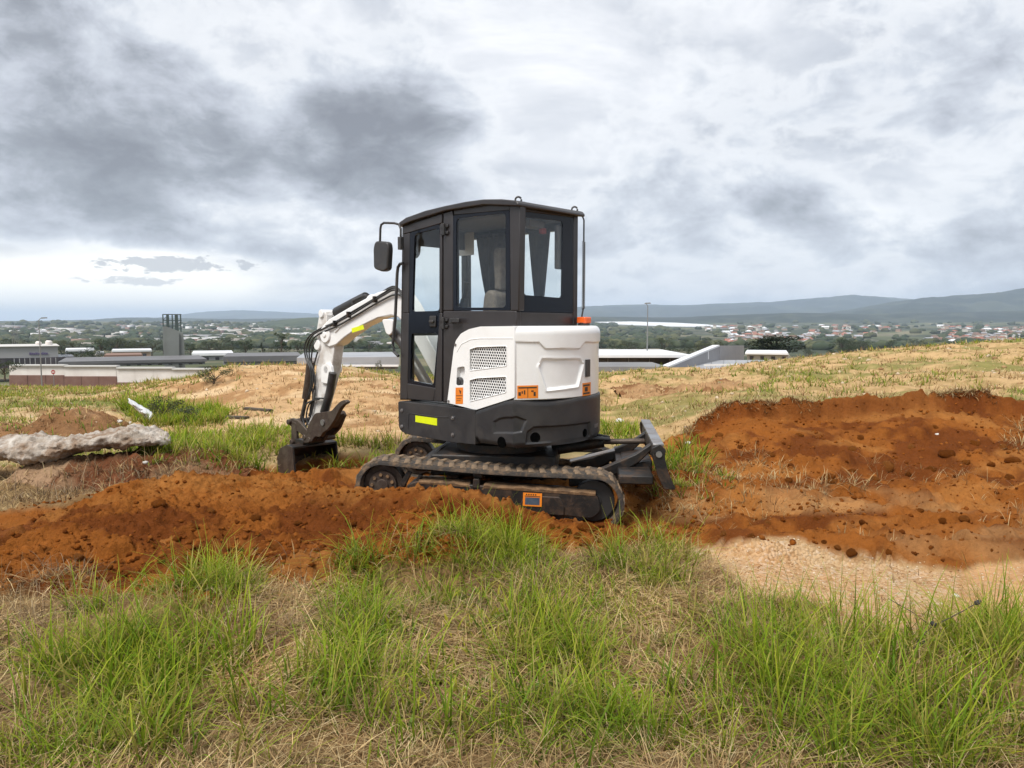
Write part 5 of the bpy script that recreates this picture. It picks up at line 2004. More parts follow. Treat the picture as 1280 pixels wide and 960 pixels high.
# gravel
nC = 16000
X, Y = rg.uniform(.9, 4.8, nC), rg.uniform(3.0, 5.4, nC)
u_, v_, uu_, vv_, rd, gv = masks(X, Y, ground_z(X, Y, False))
ok = gv > .4
X, Y = X[ok], Y[ok]
ok = rg.uniform(0, 1, len(X)) < np.where(u_[gv > .4] > 1190, .45, 1)
X, Y = X[ok], Y[ok]
S = .002 + .0065 * rg.uniform(0, 1, len(X)) ** 2.6
pal = np.array([(.66, .50, .32), (.56, .38, .21), (.74, .62, .46), (.46, .27, .13), (.62, .44, .26), (.34, .18, .08)])
crumbs('gravel', X, Y, S, pal[rg.integers(0, 6, len(X))], 'dirt', 23)
# loose stones and rubble in the sandy middle ground
nC = 2600
TH, RD = rg.uniform(-.62, .62, nC), np.exp(rg.uniform(math.log(9.5), math.log(28), nC))
X, Y = np.sin(TH) * RD, np.cos(TH) * RD
S = .006 + .035 * rg.uniform(0, 1, nC) ** 4 * (RD / 12)
pal = np.array([(.52, .36, .2), (.44, .28, .14), (.62, .5, .36), (.3, .18, .09)])
okr = ~((X > 1.6) & (Y < bank_line(X) + .2)) & ~((X < 1.6) & (Y < 9))
X, Y, S = X[okr], Y[okr], S[okr]
crumbs('rubble', X, Y, S, pal[rg.integers(0, 4, len(X))], 'dirt', 24)

stone_me = clod_me[2].copy()
stone_me.materials.clear()
stone_me.materials.append(M['stone'])


def on_ground(u_, v_, lo=2.0, hi=30):
    r_ = ray(u_, v_)
    ys = np.geomspace(lo, hi, 900)
    P_ = r_[None] * (ys / r_[1])[:, None] + np.array([0, 0, CAMZ])
    hit = np.nonzero(P_[:, 2] < surf_z(P_[:, 0], P_[:, 1]))[0]
    return P_[hit[0]] if len(hit) else None


for (u_, v_, r_, lb) in ((1195, 746, 4.5, 'white stone lying alone on the pale gravel at right'), (182, 579, 3.5, 'small white stone on the earth bank right of the crusted slab'),
                         (860, 555, 4, 'small white stone at the foot of the dug bank near the blade'), (1172, 544, 3, 'small white stone lodged in the face of the dug bank'),
                         (150, 528, 4, 'white chunk of rubble beside the soil heap'), (162, 530, 3.5, 'smaller white chunk of rubble beside the plastic sheet'), (775, 528, 6, 'pale boulder in the grass behind the tail of the excavator')):
    p = on_ground(u_, v_)
    if p is None:
        continue
    s_ = r_ / FPX * p[1]
    o = link('stone', stone_me, None, (p[0], p[1], p[2] + s_ * .3), random.uniform(0, 6))
    o.scale = (s_, s_, s_)
    tag(o, lb, 'stone')

# crumpled white plastic sheet
pA = on_ground(180, 528)
if pA is not None:
    bxs = [(0, 0), (1, 0)]
    vs, fs = [], []
    NU, NV = 16, 10
    for i in range(NU):
        for j in range(NV):
            a_, b_ = i / (NU - 1), j / (NV - 1)
            uu2 = 161 + (190 - 161) * a_
            vtop = 498 + 17 * a_ ** .9
            vbot = 503 + 26 * a_
            q_ = at(uu2, vtop + (vbot - vtop) * b_, pA[1] - .15 * math.sin(b_ * 3) + .10 * a_)
            n_ = mnoise.noise(Vector((i * .45, j * .6, 2)))
            vs.append((q_.x, q_.y + n_ * .07, q_.z))
    for i in range(NU - 1):
        for j in range(NV - 1):
            fs.append((i * NV + j, i * NV + j + 1, (i + 1) * NV + j + 1, (i + 1) * NV + j))
    o = MB().add(vs, fs).build('plastic_sheet', M['plastic'], smooth=25)
    sm_ = o.modifiers.new('thick', 'SOLIDIFY')
    sm_.thickness = .006
    tag(o, 'crumpled white plastic sheet standing up beside the grassy hump', 'sheet')
for (u0, v0, u1, v1, lb) in ((306, 512, 338, 515, 'dark weathered plank lying on the sandy path behind the mound'), (284, 523, 309, 524, 'shorter grey plank lying nearer on the sandy path')):
    a_, b_ = on_ground(u0, v0), on_ground(u1, v1)
    if a_ is None or b_ is None:
        continue
    pk = MB()
    a_, b_ = Vector(a_), Vector(b_)
    t_ = (b_ - a_).normalized()
    s_ = Vector((-t_.y, t_.x, 0)) * .045
    up_ = Vector((0, 0, .035))
    base_ = Vector((0, 0, .008))
    mid_ = []
    for e_ in (a_, b_):
        for d_ in (s_ + base_, -s_ + base_, -s_ + up_ + base_, s_ + up_ + base_):
            mid_.append(e_ + d_)
    pk.add(mid_, [(0, 1, 2, 3), (7, 6, 5, 4), (0, 4, 5, 1), (1, 5, 6, 2), (2, 6, 7, 3), (3, 7, 4, 0)])
    tag(pk.build('plank', M['bark'], bevel=.004), lb, 'plank')

# dry weed stalk with dark pods among the grass at right
p0 = on_ground(1140, 818, 2.0)
stk = empty('weed_stalk', p0)
tag(stk, 'thin grey weed stalk with three dark seed pods in front of gravel', 'weed')
d_ = float(p0[1])
qq = [at(*c_, d_) - Vector(p0) for c_ in ((1140, 815), (1148, 800), (1165, 783), (1190, 771), (1207, 762), (1222, 753))]
MB().tube(qq, [.004, .0035, .003, .003, .0025, .002], 6).build('stem', M['bark'], stk)
MB().tube([at(1165, 783, d_) - Vector(p0), at(1140, 765, d_) - Vector(p0), at(1110, 748, d_ + .05) - Vector(p0)], .002, 5).build('stem', M['bark'], stk)
for (u_, v_) in ((1152, 803), (1167, 780), (1222, 753)):
    q_ = at(u_, v_, d_) - Vector(p0)
    bm = bmesh.new()
    bmesh.ops.create_icosphere(bm, subdivisions=2, radius=.013)
    for vtx in bm.verts:
        vtx.co *= 1 + .5 * mnoise.noise(vtx.co * 90 + Vector((u_, 0, 0)))
        vtx.co.x *= 1.25
    me = bpy.data.meshes.new('pod')
    bm.to_mesh(me)
    bm.free()
    me.materials.append(M['pod'])
    link('pod', me, stk, q_)

# ------------------------------------------------------------------ buildings, walls and posts in the middle distance
def px_box(mb, u0, u1, v0, v1, y, depth):
    a_, b_ = at(u0, v1, y), at(u1, v0, y)
    mb.box(a_.x, b_.x, y, y + depth, a_.z, b_.z)
    return a_, b_


WY = 95.0
bw = empty('boundary_wall', at(140, 478, WY))
tag(bw, 'long stepped boundary wall with white panels and red brown plinth', 'wall')
RB = bw.location


def wpart(name, u0, u1, v0, v1, y, dep, m, parent=bw):
    mb = MB()
    px_box(mb, u0, u1, v0, v1, y, dep)
    mb.v = [(p[0] - RB.x, p[1] - RB.y, p[2] - RB.z) for p in mb.v]
    return mb.build(name, m, parent, .01)


steps = [(12, 80, 457.2, 469.0), (80, 145.5, 458.2, 470.4), (145.5, 215, 460.4, 478), (215, 262, 461.8, 479)]
for (u0, u1, vt, vb) in steps:
    wpart('coping', u0 - .3, u1 + .2, vt - 1.4, vt + .6, WY - .15, .9, M['walljoint'])
    n_ = max(1, int(round((u1 - u0) / 22)))
    for k in range(n_):
        a_, b_ = u0 + (u1 - u0) * k / n_, u0 + (u1 - u0) * (k + 1) / n_
        wpart('wall_panel', a_ + .12, b_ - .12, vt + .6, vb, WY + .1, .4, M['wallwhite'])
        wpart('plinth', a_ + .05, b_ - .05, vb, 487, WY + .0, .5, M['wallred'])
sbld = empty('commercial_building', at(30, 456, 135))
tag(sbld, 'grey clad commercial building with dark shopfront and purple lettering', 'building')
RB = sbld.location
wpart('wall', -60, 73, 433.4, 447.5, 135, 14, M['fascia'], sbld)
sf_ = MB()
sf_.prism([(at(-60, 0, 134.6).x - RB.x, at(0, 449, 134.6).z - RB.z), (at(73, 0, 134.6).x - RB.x, at(0, 446.8, 134.6).z - RB.z), (at(73, 0, 134.6).x - RB.x, at(0, 460, 134.6).z - RB.z), (at(-60, 0, 134.6).x - RB.x, at(0, 460, 134.6).z - RB.z)], -.2, 12)
sf_.build('shopfront', M['darkglass'], sbld)
for k in range(9):
    uu2 = 14 + k * 6.6
    wpart('mullion', uu2, uu2 + .5, 448, 458, 134.2, .2, M['fascia'], sbld)
wpart('roof_edge', -60, 73.6, 432.6, 433.5, 134.6, 15, M['walljoint'], sbld)
uu2 = 36.0
for k, w_ in enumerate((3.0, 2.2, 2.4, 3.4, 2.0, 2.6, 2.6, 2.2, 3.0)):
    wpart('lettering', uu2, uu2 + w_ - .35, 440.9 + (k % 3) * .25, 443.7 - (k % 2) * .2, 134.85, .1, M['purple'], sbld)
    uu2 += w_ + (.5 if k == 3 else 0)
t_ = math.atan2(sbld.location.x, sbld.location.y)
sbld.rotation_euler[2] = -t_
sbld.scale[0] = math.cos(t_)
for (u0, u1, v0, v1) in ((45, 51.5, 426.5, 433), (57.5, 65, 425.5, 433)):
    t_ = empty('roof_tank', at((u0 + u1) / 2, v1, 142))
    RB = t_.location
    tag(t_, 'white round tank on the grey building, %s' % ('nearer its middle' if u0 < 50 else 'the larger one towards its end'), 'tank')
    a_, b_ = at(u0, v1, 142), at(u1, v0, 142)
    r_ = (b_.x - a_.x) / 2
    MB().tube([(0, 0, 0), (0, 0, b_.z - a_.z - .25), (0, 0, b_.z - a_.z)], [r_, r_, r_ * .6], 20).build('tank_body', M['wallwhite'], t_)
mast_n = 0
for (u_, v0, v1, y, lb) in ((17.5, 408, 432, 160, 'thin lattice mast rising behind the left end of the grey building'), (22, 410, 432, 165, 'second thin mast beside the lattice mast behind the grey building')):
    a_, b_ = at(u_, v1 + 4, y), at(u_, v0, y)
    ms = empty('mast', a_)
    tag(ms, lb, 'mast')
    hh = b_.z - a_.z
    for dx2 in (-.25, .25):
        MB().tube([(dx2, 0, 0), (dx2 * .6, 0, hh)], .06, 5).build('mast_leg', M['pole'], ms)
    for k in range(6):
        MB().tube([(-.25, 0, hh * k / 6), (.25, 0, hh * (k + 1) / 6)], .035, 4).build('brace', M['pole'], ms)


def turn(e_):
    t_ = math.atan2(e_.location.x, e_.location.y)
    e_.rotation_euler[2] = -t_
    e_.scale[0] = math.cos(t_)


def lamp_post(u_, vb, vt, y, arm, lb):
    a_, b_ = at(u_, vb, y), at(u_, vt, y)
    lp_ = empty('street_lamp', a_)
    tag(lp_, lb, 'street lamp', 'street lamps beyond the dug ground')
    hh = b_.z - a_.z
    MB().tube([(0, 0, -1), (0, 0, hh * .5), (0, 0, hh)], [.075, .06, .045], 10).build('pole', M['pole'], lp_)
    MB().tube([(0, 0, hh - .05), (arm * .5, 0, hh + .15), (arm, 0, hh + .2)], .035, 8).build('lamp_arm', M['pole'], lp_)
    MB().prism(roundpoly([(arm - .1, hh + .14), (arm + .55, hh + .18), (arm + .5, hh + .30), (arm, hh + .28)], .04, 3), -.12, .12).build('lamp_head', M['pole'], lp_)


lamp_post(52.2, 478, 400, 84, .35, 'slender grey street lamp in front of the stepped white wall')
lamp_post(808.5, 470, 382, 76, -.25, 'slender grey street lamp before the dark open shed at right')
sp_ = empty('stop_sign', at(67.5, 478, 88))
tag(sp_, 'round red and white road sign in front of the white wall', 'road sign')
RB = sp_.location
c0 = at(67.5, 465, 88) - RB
MB().tube([(0, 0, -1), (0, 0, c0.z)], .04, 8).build('pole', M['pole'], sp_)
MB().cyl((0, -.05, c0.z), (0, -.08, c0.z), .24, 24).build('sign_disc', M['red'], sp_)
MB().box(-.16, .16, -.09, -.081, c0.z - .05, c0.z + .05).build('white_bar', M['wallwhite'], sp_)

# tower: leaning cladding with a steel lattice on top
TY = 140.0
tw = empty('tower', at(217, 460, TY))
tag(tw, 'grey green tapering tower with open steel lattice on its top', 'tower')
RB = tw.location


turn(tw)


def tp(u_, v_):
    p = at(u_, v_, TY) - RB
    return (p.x, p.z)


MB().prism([tp(206, 462), tp(232, 462), tp(230.5, 432), tp(229, 416), tp(208, 408.2), tp(203.3, 408.2), tp(203.8, 432)], 0, 3.6).build('cladding', M['towerclad'], tw)
# front folded face, a little proud
MB().prism([tp(208, 462), tp(224, 462), tp(224, 416.3), tp(217.5, 415.5), tp(208.5, 410)], -.35, -.01).build('cladding_panel', M['towerclad'], tw)
for (ua, w_) in ((204.3, .10), (210.2, .26), (216, .12), (221.2, .30), (226.6, .10)):
    for yy in (.3, 3.2):
        q0, q1 = tp(ua, 417), tp(ua, 392.8)
        MB().box(q0[0] - w_, q0[0] + w_, yy, yy + .2, q0[1], q1[1]).build('steel_post', M['towersteel'], tw)
for vv2 in (393, 400.5, 407.5):
    for yy in (.28, 3.22):
        q0, q1 = tp(204, vv2), tp(227, vv2)
        MB().box(q0[0], q1[0], yy, yy + .16, q0[1] - .07, q1[1] + .07).build('steel_beam', M['towersteel'], tw)
for (a_, b_) in (((204.3, 400), (210.2, 393)), ((221, 407), (227, 401))):
    q0, q1 = tp(*a_), tp(*b_)
    MB().tube([(q0[0], .35, q0[1]), (q1[0], .35, q1[1])], .05, 5).build('brace', M['steel_dark'], tw)


def shed(name, lb, u0, u1, vt, vb, y, dep, roof_px, wallm, roofm, cat='shed'):
    e_ = empty(name, at((u0 + u1) / 2, vb, y))
    tag(e_, lb, cat)
    global RB
    RB = e_.location
    wpart('wall', u0 + .5, u1 - .5, vt + roof_px, vb, y + .5, dep - 1, M[wallm], e_)
    wpart('roof', u0, u1, vt, vt + roof_px, y, dep, M[roofm], e_)
    n_ = max(2, int((u1 - u0) / 13))
    for k in range(n_):
        uu3 = u0 + (u1 - u0) * (k + .5) / n_
        wpart('bay_opening', uu3 - 2.4, uu3 + 2.4, vt + roof_px + (vb - vt) * .25, vb, y + .42, .07, M['darkglass'], e_)
    turn(e_)
    return e_


shed('warehouse', 'long low white roofed warehouse right of the tower', 240, 292, 441.3, 450, 190, 18, 3.2, 'block', 'roofwhite')
shed('warehouse', 'long dark roofed building directly behind the white wall', 76, 262, 450.4, 457, 120, 16, 3.6, 'block', 'roofdark')
shed('warehouse', 'grey roofed building behind the tan mound left of the boom', 280, 378, 445, 457, 130, 16, 7, 'block', 'roofdark')
shed('warehouse', 'pale roofed building seen behind the bent arm of the excavator', 372, 500, 446.5, 462, 70, 12, 9.8, 'roofdark', 'roofgrey')
e_ = empty('roof_fascia', at(430, 457, 69.8))
tag(e_, 'thin white roof edge on the building behind the excavator arm', 'fascia')
RB = e_.location
wpart('fascia_board', 412, 498, 455.9, 458.4, 69.7, .2, M['roofwhite'], e_)
shed('warehouse', 'white roofed warehouse among trees at far left', 82, 118, 436.5, 443, 260, 16, 2.6, 'block', 'roofwhite')
shed('warehouse', 'wide white roofed shed below the trees near the tower', 140, 190, 437.5, 447, 230, 14, 2.2, 'hwall2', 'roofwhite')
shed('warehouse', 'reddish brick yard building left of the tower', 130, 178, 443.5, 455, 170, 12, 2.5, 'hwall2', 'hroof3')
shed('house', 'small white house before the dark trees at left', 120, 130, 440.5, 453, 175, 8, 2.5, 'hwall', 'roofgrey', 'house')
# right: open shed with dark bays, ramp with parapet, roofs
os_ = empty('open_shed', at(780, 466, 66))
tag(os_, 'long open shed with white roof edge and dark bays behind the tail', 'shed')
RB = os_.location
wpart('roof', 735, 866, 443.8, 447.2, 66, 14, M['roofwhite'], os_)
wpart('back_wall', 735, 862, 447.2, 472, 74, .4, M['block'], os_)
wpart('side_wall', 735, 742, 447.2, 472, 67, 6, M['roofdark'], os_)
for uu3 in (760, 786, 812, 838):
    wpart('shed_post', uu3 - .4, uu3 + .4, 447.2, 472, 67, .3, M['roofdark'], os_)
wpart('bay_shade', 742, 862, 447.3, 456.5, 70, .3, M['darkglass'], os_)  # dark sheet standing in for the shade under the shed roof
rv = MB()
yv = empty('yard_slab', at(790, 466, 60))
yv.name = 'yard'
tag(yv, kind='structure')
RB = yv.location
wpart('asphalt', 735, 835, 458.3, 470, 52, 6, M['asphalt'], yv)
rp2 = empty('ramp_wall', at(870, 462, 58))
tag(rp2, 'sloping grey block ramp wall with pale coping beside the shed', 'wall')
RB = rp2.location


def t3(u_, v_, y):
    p = at(u_, v_, y) - RB
    return (p.x, p.y, p.z)


def slab4(name, q, th, m, parent):
    vs = [Vector(p) for p in q]
    n_ = (vs[1] - vs[0]).cross(vs[3] - vs[0]).normalized() * th
    mb = MB().add(vs + [p + n_ for p in vs], [(0, 1, 2, 3), (7, 6, 5, 4), (0, 4, 5, 1), (1, 5, 6, 2), (2, 6, 7, 3), (3, 7, 4, 0)])
    return mb.build(name, m, parent)


slab4('ramp_face', [t3(820, 466, 52), t3(899, 433, 66), t3(899, 470, 66), t3(820, 475, 52)], .4, M['block'], rp2)
slab4('coping', [t3(819, 464.6, 51.9), t3(899.5, 431.2, 65.9), t3(899.5, 433.2, 65.9), t3(819, 466.8, 51.9)], .6, M['roofwhite'], rp2)
slab4('end_wall', [t3(899.2, 432, 66), t3(930, 431.8, 70), t3(930, 452, 70), t3(899.2, 452, 66)], .4, M['block'], rp2)
slab4('end_pier', [t3(882, 437, 63), t3(886, 437, 63), t3(886, 449, 63), t3(882, 449, 63)], .4, M['roofwhite'], rp2)
rr2 = empty('low_roof', at(930, 456, 54))
tag(rr2, 'low pale sheeted roofs just beyond the dry plateau edge', 'roof')
RB = rr2.location
for k in range(10):
    a_ = 845 + k * 15
    slab4('roof_sheet', [t3(a_ + .2, 450 + k * .0, 66), t3(a_ + 14.8, 450, 66), t3(a_ + 11.8, 466, 54), t3(a_ - 2.8, 466, 54)], .15, M['roofgrey'], rr2)
slab4('roof_edge', [t3(880, 455.6, 53.8), t3(992, 453.6, 53.8), t3(992, 455.2, 53.8), t3(880, 457.4, 53.8)], .1, M['roofwhite'], rr2)
shed('house', 'small white flat roofed building below the big round tree', 931, 985, 440.8, 450, 80, 8, 2.4, 'hwall3', 'roofwhite', 'building')

# ------------------------------------------------------------------ trees
def make_tree(seed, leaves, spread=1.0, kind='round', m='leaf'):
    """unit-height tree: trunk mesh with limbs, crown mesh of leaf clumps"""
    rg = np.random.default_rng(seed)
    tk = MB()
    top = .55 if kind != 'conifer' else .95
    tk.tube([(0, 0, -.03), (.01, 0, .2), (.0, .01, top)], [.028, .02, .006], 7)
    cents = []
    nb = 30 if kind == 'dense' else 13 if kind == 'round' else 16
    for k in range(nb):
        a_ = rg.uniform(0, 6.28)
        if kind == 'conifer':
            z_ = .12 + .85 * k / nb
            rad = .17 * (1 - k / nb) * rg.uniform(.6, 1.2) + .015
            s_ = .10 * (1 - .7 * k / nb)
        elif kind == 'airy':
            z_ = rg.uniform(.25, .95)
            rad = rg.uniform(.05, .30) * (1.15 - z_ * .6)
            s_ = rg.uniform(.06, .11)
        else:
            z_ = rg.uniform(.28, .88)
            rad = rg.uniform(.08, .36) * math.sqrt(max(.05, 1 - ((z_ - .5) / .5) ** 2)) * spread
            s_ = rg.uniform(.11, .18)
        c_ = np.array([math.cos(a_) * rad, math.sin(a_) * rad, z_])
        cents.append((c_, s_))
        b0 = np.array([0, 0, max(.1, z_ * .55)])
        tk.tube([tuple(b0), tuple((b0 + c_) / 2 + np.array([0, 0, .02])), tuple(c_)], [.011, .007, .003], 5)
    V, Fc = [], []
    per = leaves // nb
    for c_, s_ in cents:
        d_ = rg.normal(size=(per, 3))
        d_ /= np.linalg.norm(d_, axis=1)[:, None]
        rad = rg.uniform(.35, 1.0, per) ** .6
        p = c_ + d_ * (rad * s_)[:, None] * np.array([1, 1, .75])
        for q_ in p:
            a1 = rg.normal(size=3)
            a1 /= np.linalg.norm(a1)
            a2 = np.cross(a1, rg.normal(size=3))
            a2 /= np.linalg.norm(a2)
            l_ = rg.uniform(.010, .022)
            o_ = len(V)
            V += [q_ - a1 * l_, q_ + a2 * l_ * .7, q_ + a1 * l_, q_ - a2 * l_ * .7]
            Fc.append((o_, o_ + 1, o_ + 2, o_ + 3))
    tm = bpy.data.meshes.new('trunk')
    tm.from_pydata(tk.v, [], tk.f)
    tm.materials.append(M['bark'])
    cm = fast_mesh('crown', np.array(V), np.array(Fc), M[m])
    return tm, cm


TREES = {'dense': [make_tree(11, 5200, 1.15, 'dense', 'leafdark')], 'round': [make_tree(1, 1500, 1.0, 'round', 'leaf'), make_tree(2, 1500, 1.25, 'round', 'leaf'), make_tree(3, 1300, 1.1, 'round', 'leaf2'), make_tree(9, 1300, 1.4, 'round', 'leaf3')],
         'conifer': [make_tree(4, 1100, 1, 'conifer', 'leaf')], 'airy': [make_tree(5, 900, 1, 'airy', 'leaf'), make_tree(6, 900, 1, 'airy', 'leaf2')]}


def tree(x, y, z, h, w, kind, var, label, group, rz=0.0):
    tm, cm = TREES[kind][var % len(TREES[kind])]
    e_ = empty('tree', (x, y, z), rz)
    e_.scale = (w, w, h)
    tag(e_, label, 'tree', group)
    link('trunk', tm, e_)
    link('crown', cm, e_)
    return e_


def tree_px(u_, vt, vb, wpx, y, kind, var, label, group=None):
    a_, b_ = at(u_, vb, y), at(u_, vt, y)
    h = b_.z - a_.z
    w = wpx / FPX * y / (.75 if kind == 'round' else .42 if kind == 'conifer' else .6)
    return tree(a_.x, a_.y, a_.z, h, w, kind, var, label, group, random.uniform(0, 6))


GT = 'dark trees on the valley floor'
tree_px(968, 418, 449, 60, 120, 'dense', 0, 'broad dark round tree standing alone beyond the pale roofs')
tree_px(352, 416, 449, 26, 200, 'airy', 0, 'tall airy dark tree left of the excavator arm')
tree_px(328, 427, 449, 10, 210, 'conifer', 0, 'narrow dark conifer beside the tall airy tree')
tree_px(307, 423, 449, 26, 230, 'round', 0, 'dark round tree just left of the narrow conifer')
tree_px(340, 434, 450, 18, 215, 'round', 2, 'low bushy tree between the conifer and the airy tree')
tree_px(100, 436, 457, 44, 150, 'round', 1, 'wide dark bushy tree behind the white wall near the grey building')
tree_px(118, 437, 456, 30, 155, 'round', 0, 'dark bushy tree right of the widest one behind the wall')
tree_px(127, 422, 448, 30, 240, 'round', 0, 'tall dark tree behind the white roofed shed, left one')
tree_px(146, 421, 449, 30, 245, 'round', 3, 'tall dark tree behind the white roofed shed, right one')
tree_px(170, 425, 446, 24, 300, 'round', 2, 'grey green tree between the tall dark pair and the tower')
tree_px(190, 424, 446, 26, 310, 'round', 3, 'grey green tree touching the left edge of the tower')
tree_px(263, 430, 447, 30, 300, 'round', 3, 'grey green tree right of the tower')
tree_px(285, 432, 447, 24, 290, 'round', 2, 'olive tree between the tower and the dark round tree')
tree_px(238, 428, 446, 20, 310, 'round', 0, 'dark tree touching the right edge of the tower')
tree_px(82, 424, 446, 22, 320, 'round', 2, 'olive tree above the end of the grey building')
tree_px(6, 447, 475, 34, 82, 'round', 1, 'dark spreading bush at the left end of the white wall')
tree_px(827, 422, 446, 12, 330, 'airy', 0, 'slim dark tree above the open shed at right')
tree_px(770, 430, 447, 26, 320, 'round', 0, 'dark shrubby tree above the shed roof near the tail')
tree_px(795, 431, 448, 28, 310, 'round', 3, 'grey green shrubby tree above the shed roof')
tree_px(846, 432, 449, 30, 300, 'round', 1, 'dark shrubby tree above the ramp wall')
tree_px(872, 433, 449, 26, 310, 'round', 2, 'olive shrubby tree above the upper end of the ramp wall')
tree_px(455, 436, 450, 30, 300, 'round', 0, 'dark tree seen under the excavator boom')
tree_px(480, 434, 452, 30, 280, 'round', 3, 'grey green tree seen under the boom near the cab')
tree_px(430, 438, 450, 22, 320, 'round', 2, 'olive tree seen under the boom beside the arm')
tree_px(474, 449, 475, 9, 60, 'round', 2, 'small brown green shrub on the mound behind the arm')

for (u_, v_, h_, w_, va_, lb) in ((205, 524, .42, .75, 2, 'low leafy olive shrub on the hump beside the plastic sheet'), (232, 528, .30, .6, 3, 'smaller grey green shrub right of the olive shrub'), (268, 480, .45, 1.0, 2, 'dark olive shrub on the grassy slope below the white wall')):
    p = on_ground(u_, v_)
    if p is not None:
        e_ = tree(p[0], p[1], p[2] - .12, h_ + .1, w_, 'round', va_, lb, None, u_)
        e_.name = 'shrub'
        e_['category'] = 'shrub'
VGRID = np.geomspace(220, 9000, 420)


def on_valley(u_, v_):
    r_ = ray(u_, v_)
    P_ = r_[None] * (VGRID / r_[1])[:, None] + np.array([0, 0, CAMZ])
    hit = np.nonzero(P_[:, 2] < valley_z(P_[:, 0], P_[:, 1]))[0]
    return P_[hit[0]] if len(hit) else None


rg = np.random.default_rng(5)
spots = []
while len(spots) < 150:
    u_ = rg.uniform(745, 1300) if rg.random() < .62 else rg.uniform(-20, 480)
    v_ = rg.uniform(418, 449)
    p = on_valley(u_, v_)
    if p is None or p[1] < 240 or p[1] > 900:
        continue
    if 700 < u_ < 930 and rg.random() < .4:
        continue
    spots.append(p)
KL = {0: ('dark round crowned tree of the valley scrub %s', 'round', 0), 1: ('wide dark tree of the valley scrub %s', 'round', 1), 2: ('olive green tree of the valley scrub %s', 'round', 2), 3: ('grey green tree of the valley scrub %s', 'round', 3), 4: ('thin airy tree of the valley scrub %s', 'airy', 0)}
for k, p in enumerate(spots):
    lb, kd, va_ = KL[int(rg.choice(5, p=[.3, .25, .2, .18, .07]))]
    h = rg.uniform(5, 11)
    pu_ = project(*[np.array(q_) for q_ in p])[0]
    zn = 'left of the tower' if pu_ < 205 else 'between tower and excavator arm' if pu_ < 390 else 'under the boom' if pu_ < 640 else 'beyond the open shed' if pu_ < 830 else 'beyond the ramp wall' if pu_ < 935 else 'around the big round tree' if pu_ < 1010 else 'beyond the dry plateau'
    lb = lb % (zn + (', far off' if p[1] > 480 else ', nearer'))
    tree(p[0], p[1], float(valley_z(p[0], p[1])) - .3, h * (.6 if 900 < pu_ < 1050 else 1), h * rg.uniform(1.0, 1.7) * (.6 if 900 < pu_ < 1050 else 1), kd, va_, lb, 'trees of the valley scrub', rg.uniform(0, 6))

# far woodland that reads as one mass
nW = 4600
UU, VV = rg.uniform(-120, 1420, nW), rg.uniform(403.5, 440, nW) ** 1.0
C_, S_ = [], []
for u_, v_ in zip(UU, VV):
    p = on_valley(u_, v_)
    if p is None or p[1] < 650:
        continue
    if u_ < 560 and rg.random() < .2:
        continue
    if 770 < u_ < 915 and v_ < 411:
        continue
    if u_ > 850 and 404 < v_ < 432 and rg.random() < .8:
        continue
    C_.append((p[0], p[1], float(valley_z(p[0], p[1]))))
    S_.append(rg.uniform(2.2, 5.5) * (1 + p[1] / 2600))
C_, S_ = np.array(C_), np.array(S_)
n_ = len(C_)
bm = bmesh.new()
bmesh.ops.create_icosphere(bm, subdivisions=2, radius=1)
BV = np.array([v_.co[:] for v_ in bm.verts])
BF = np.array([[v_.index for v_ in f.verts] for f in bm.faces])
bm.free()
V = BV[None] * (1 + rg.uniform(-.35, .35, (n_, len(BV), 1)))
V = V * (S_[:, None, None] * np.array([1.3, 1.0, .75])) + C_[:, None] + np.array([0, 0, 1.0]) * (S_ * .35)[:, None, None]
F_ = (BF[None] + (np.arange(n_) * len(BV))[:, None, None]).reshape(-1, 3)
pc = np.array([(.035, .05, .024), (.05, .062, .03), (.075, .08, .035), (.045, .055, .032)])[rg.integers(0, 4, n_)]
M['wood'] = mat_attr('woodland', fine=.3, amp=.4, bump=0)
tag(link('woodland', fast_mesh('woodland', V.reshape(-1, 3), F_, M['wood'], np.repeat(pc, len(BV), axis=0), False)), kind='stuff')

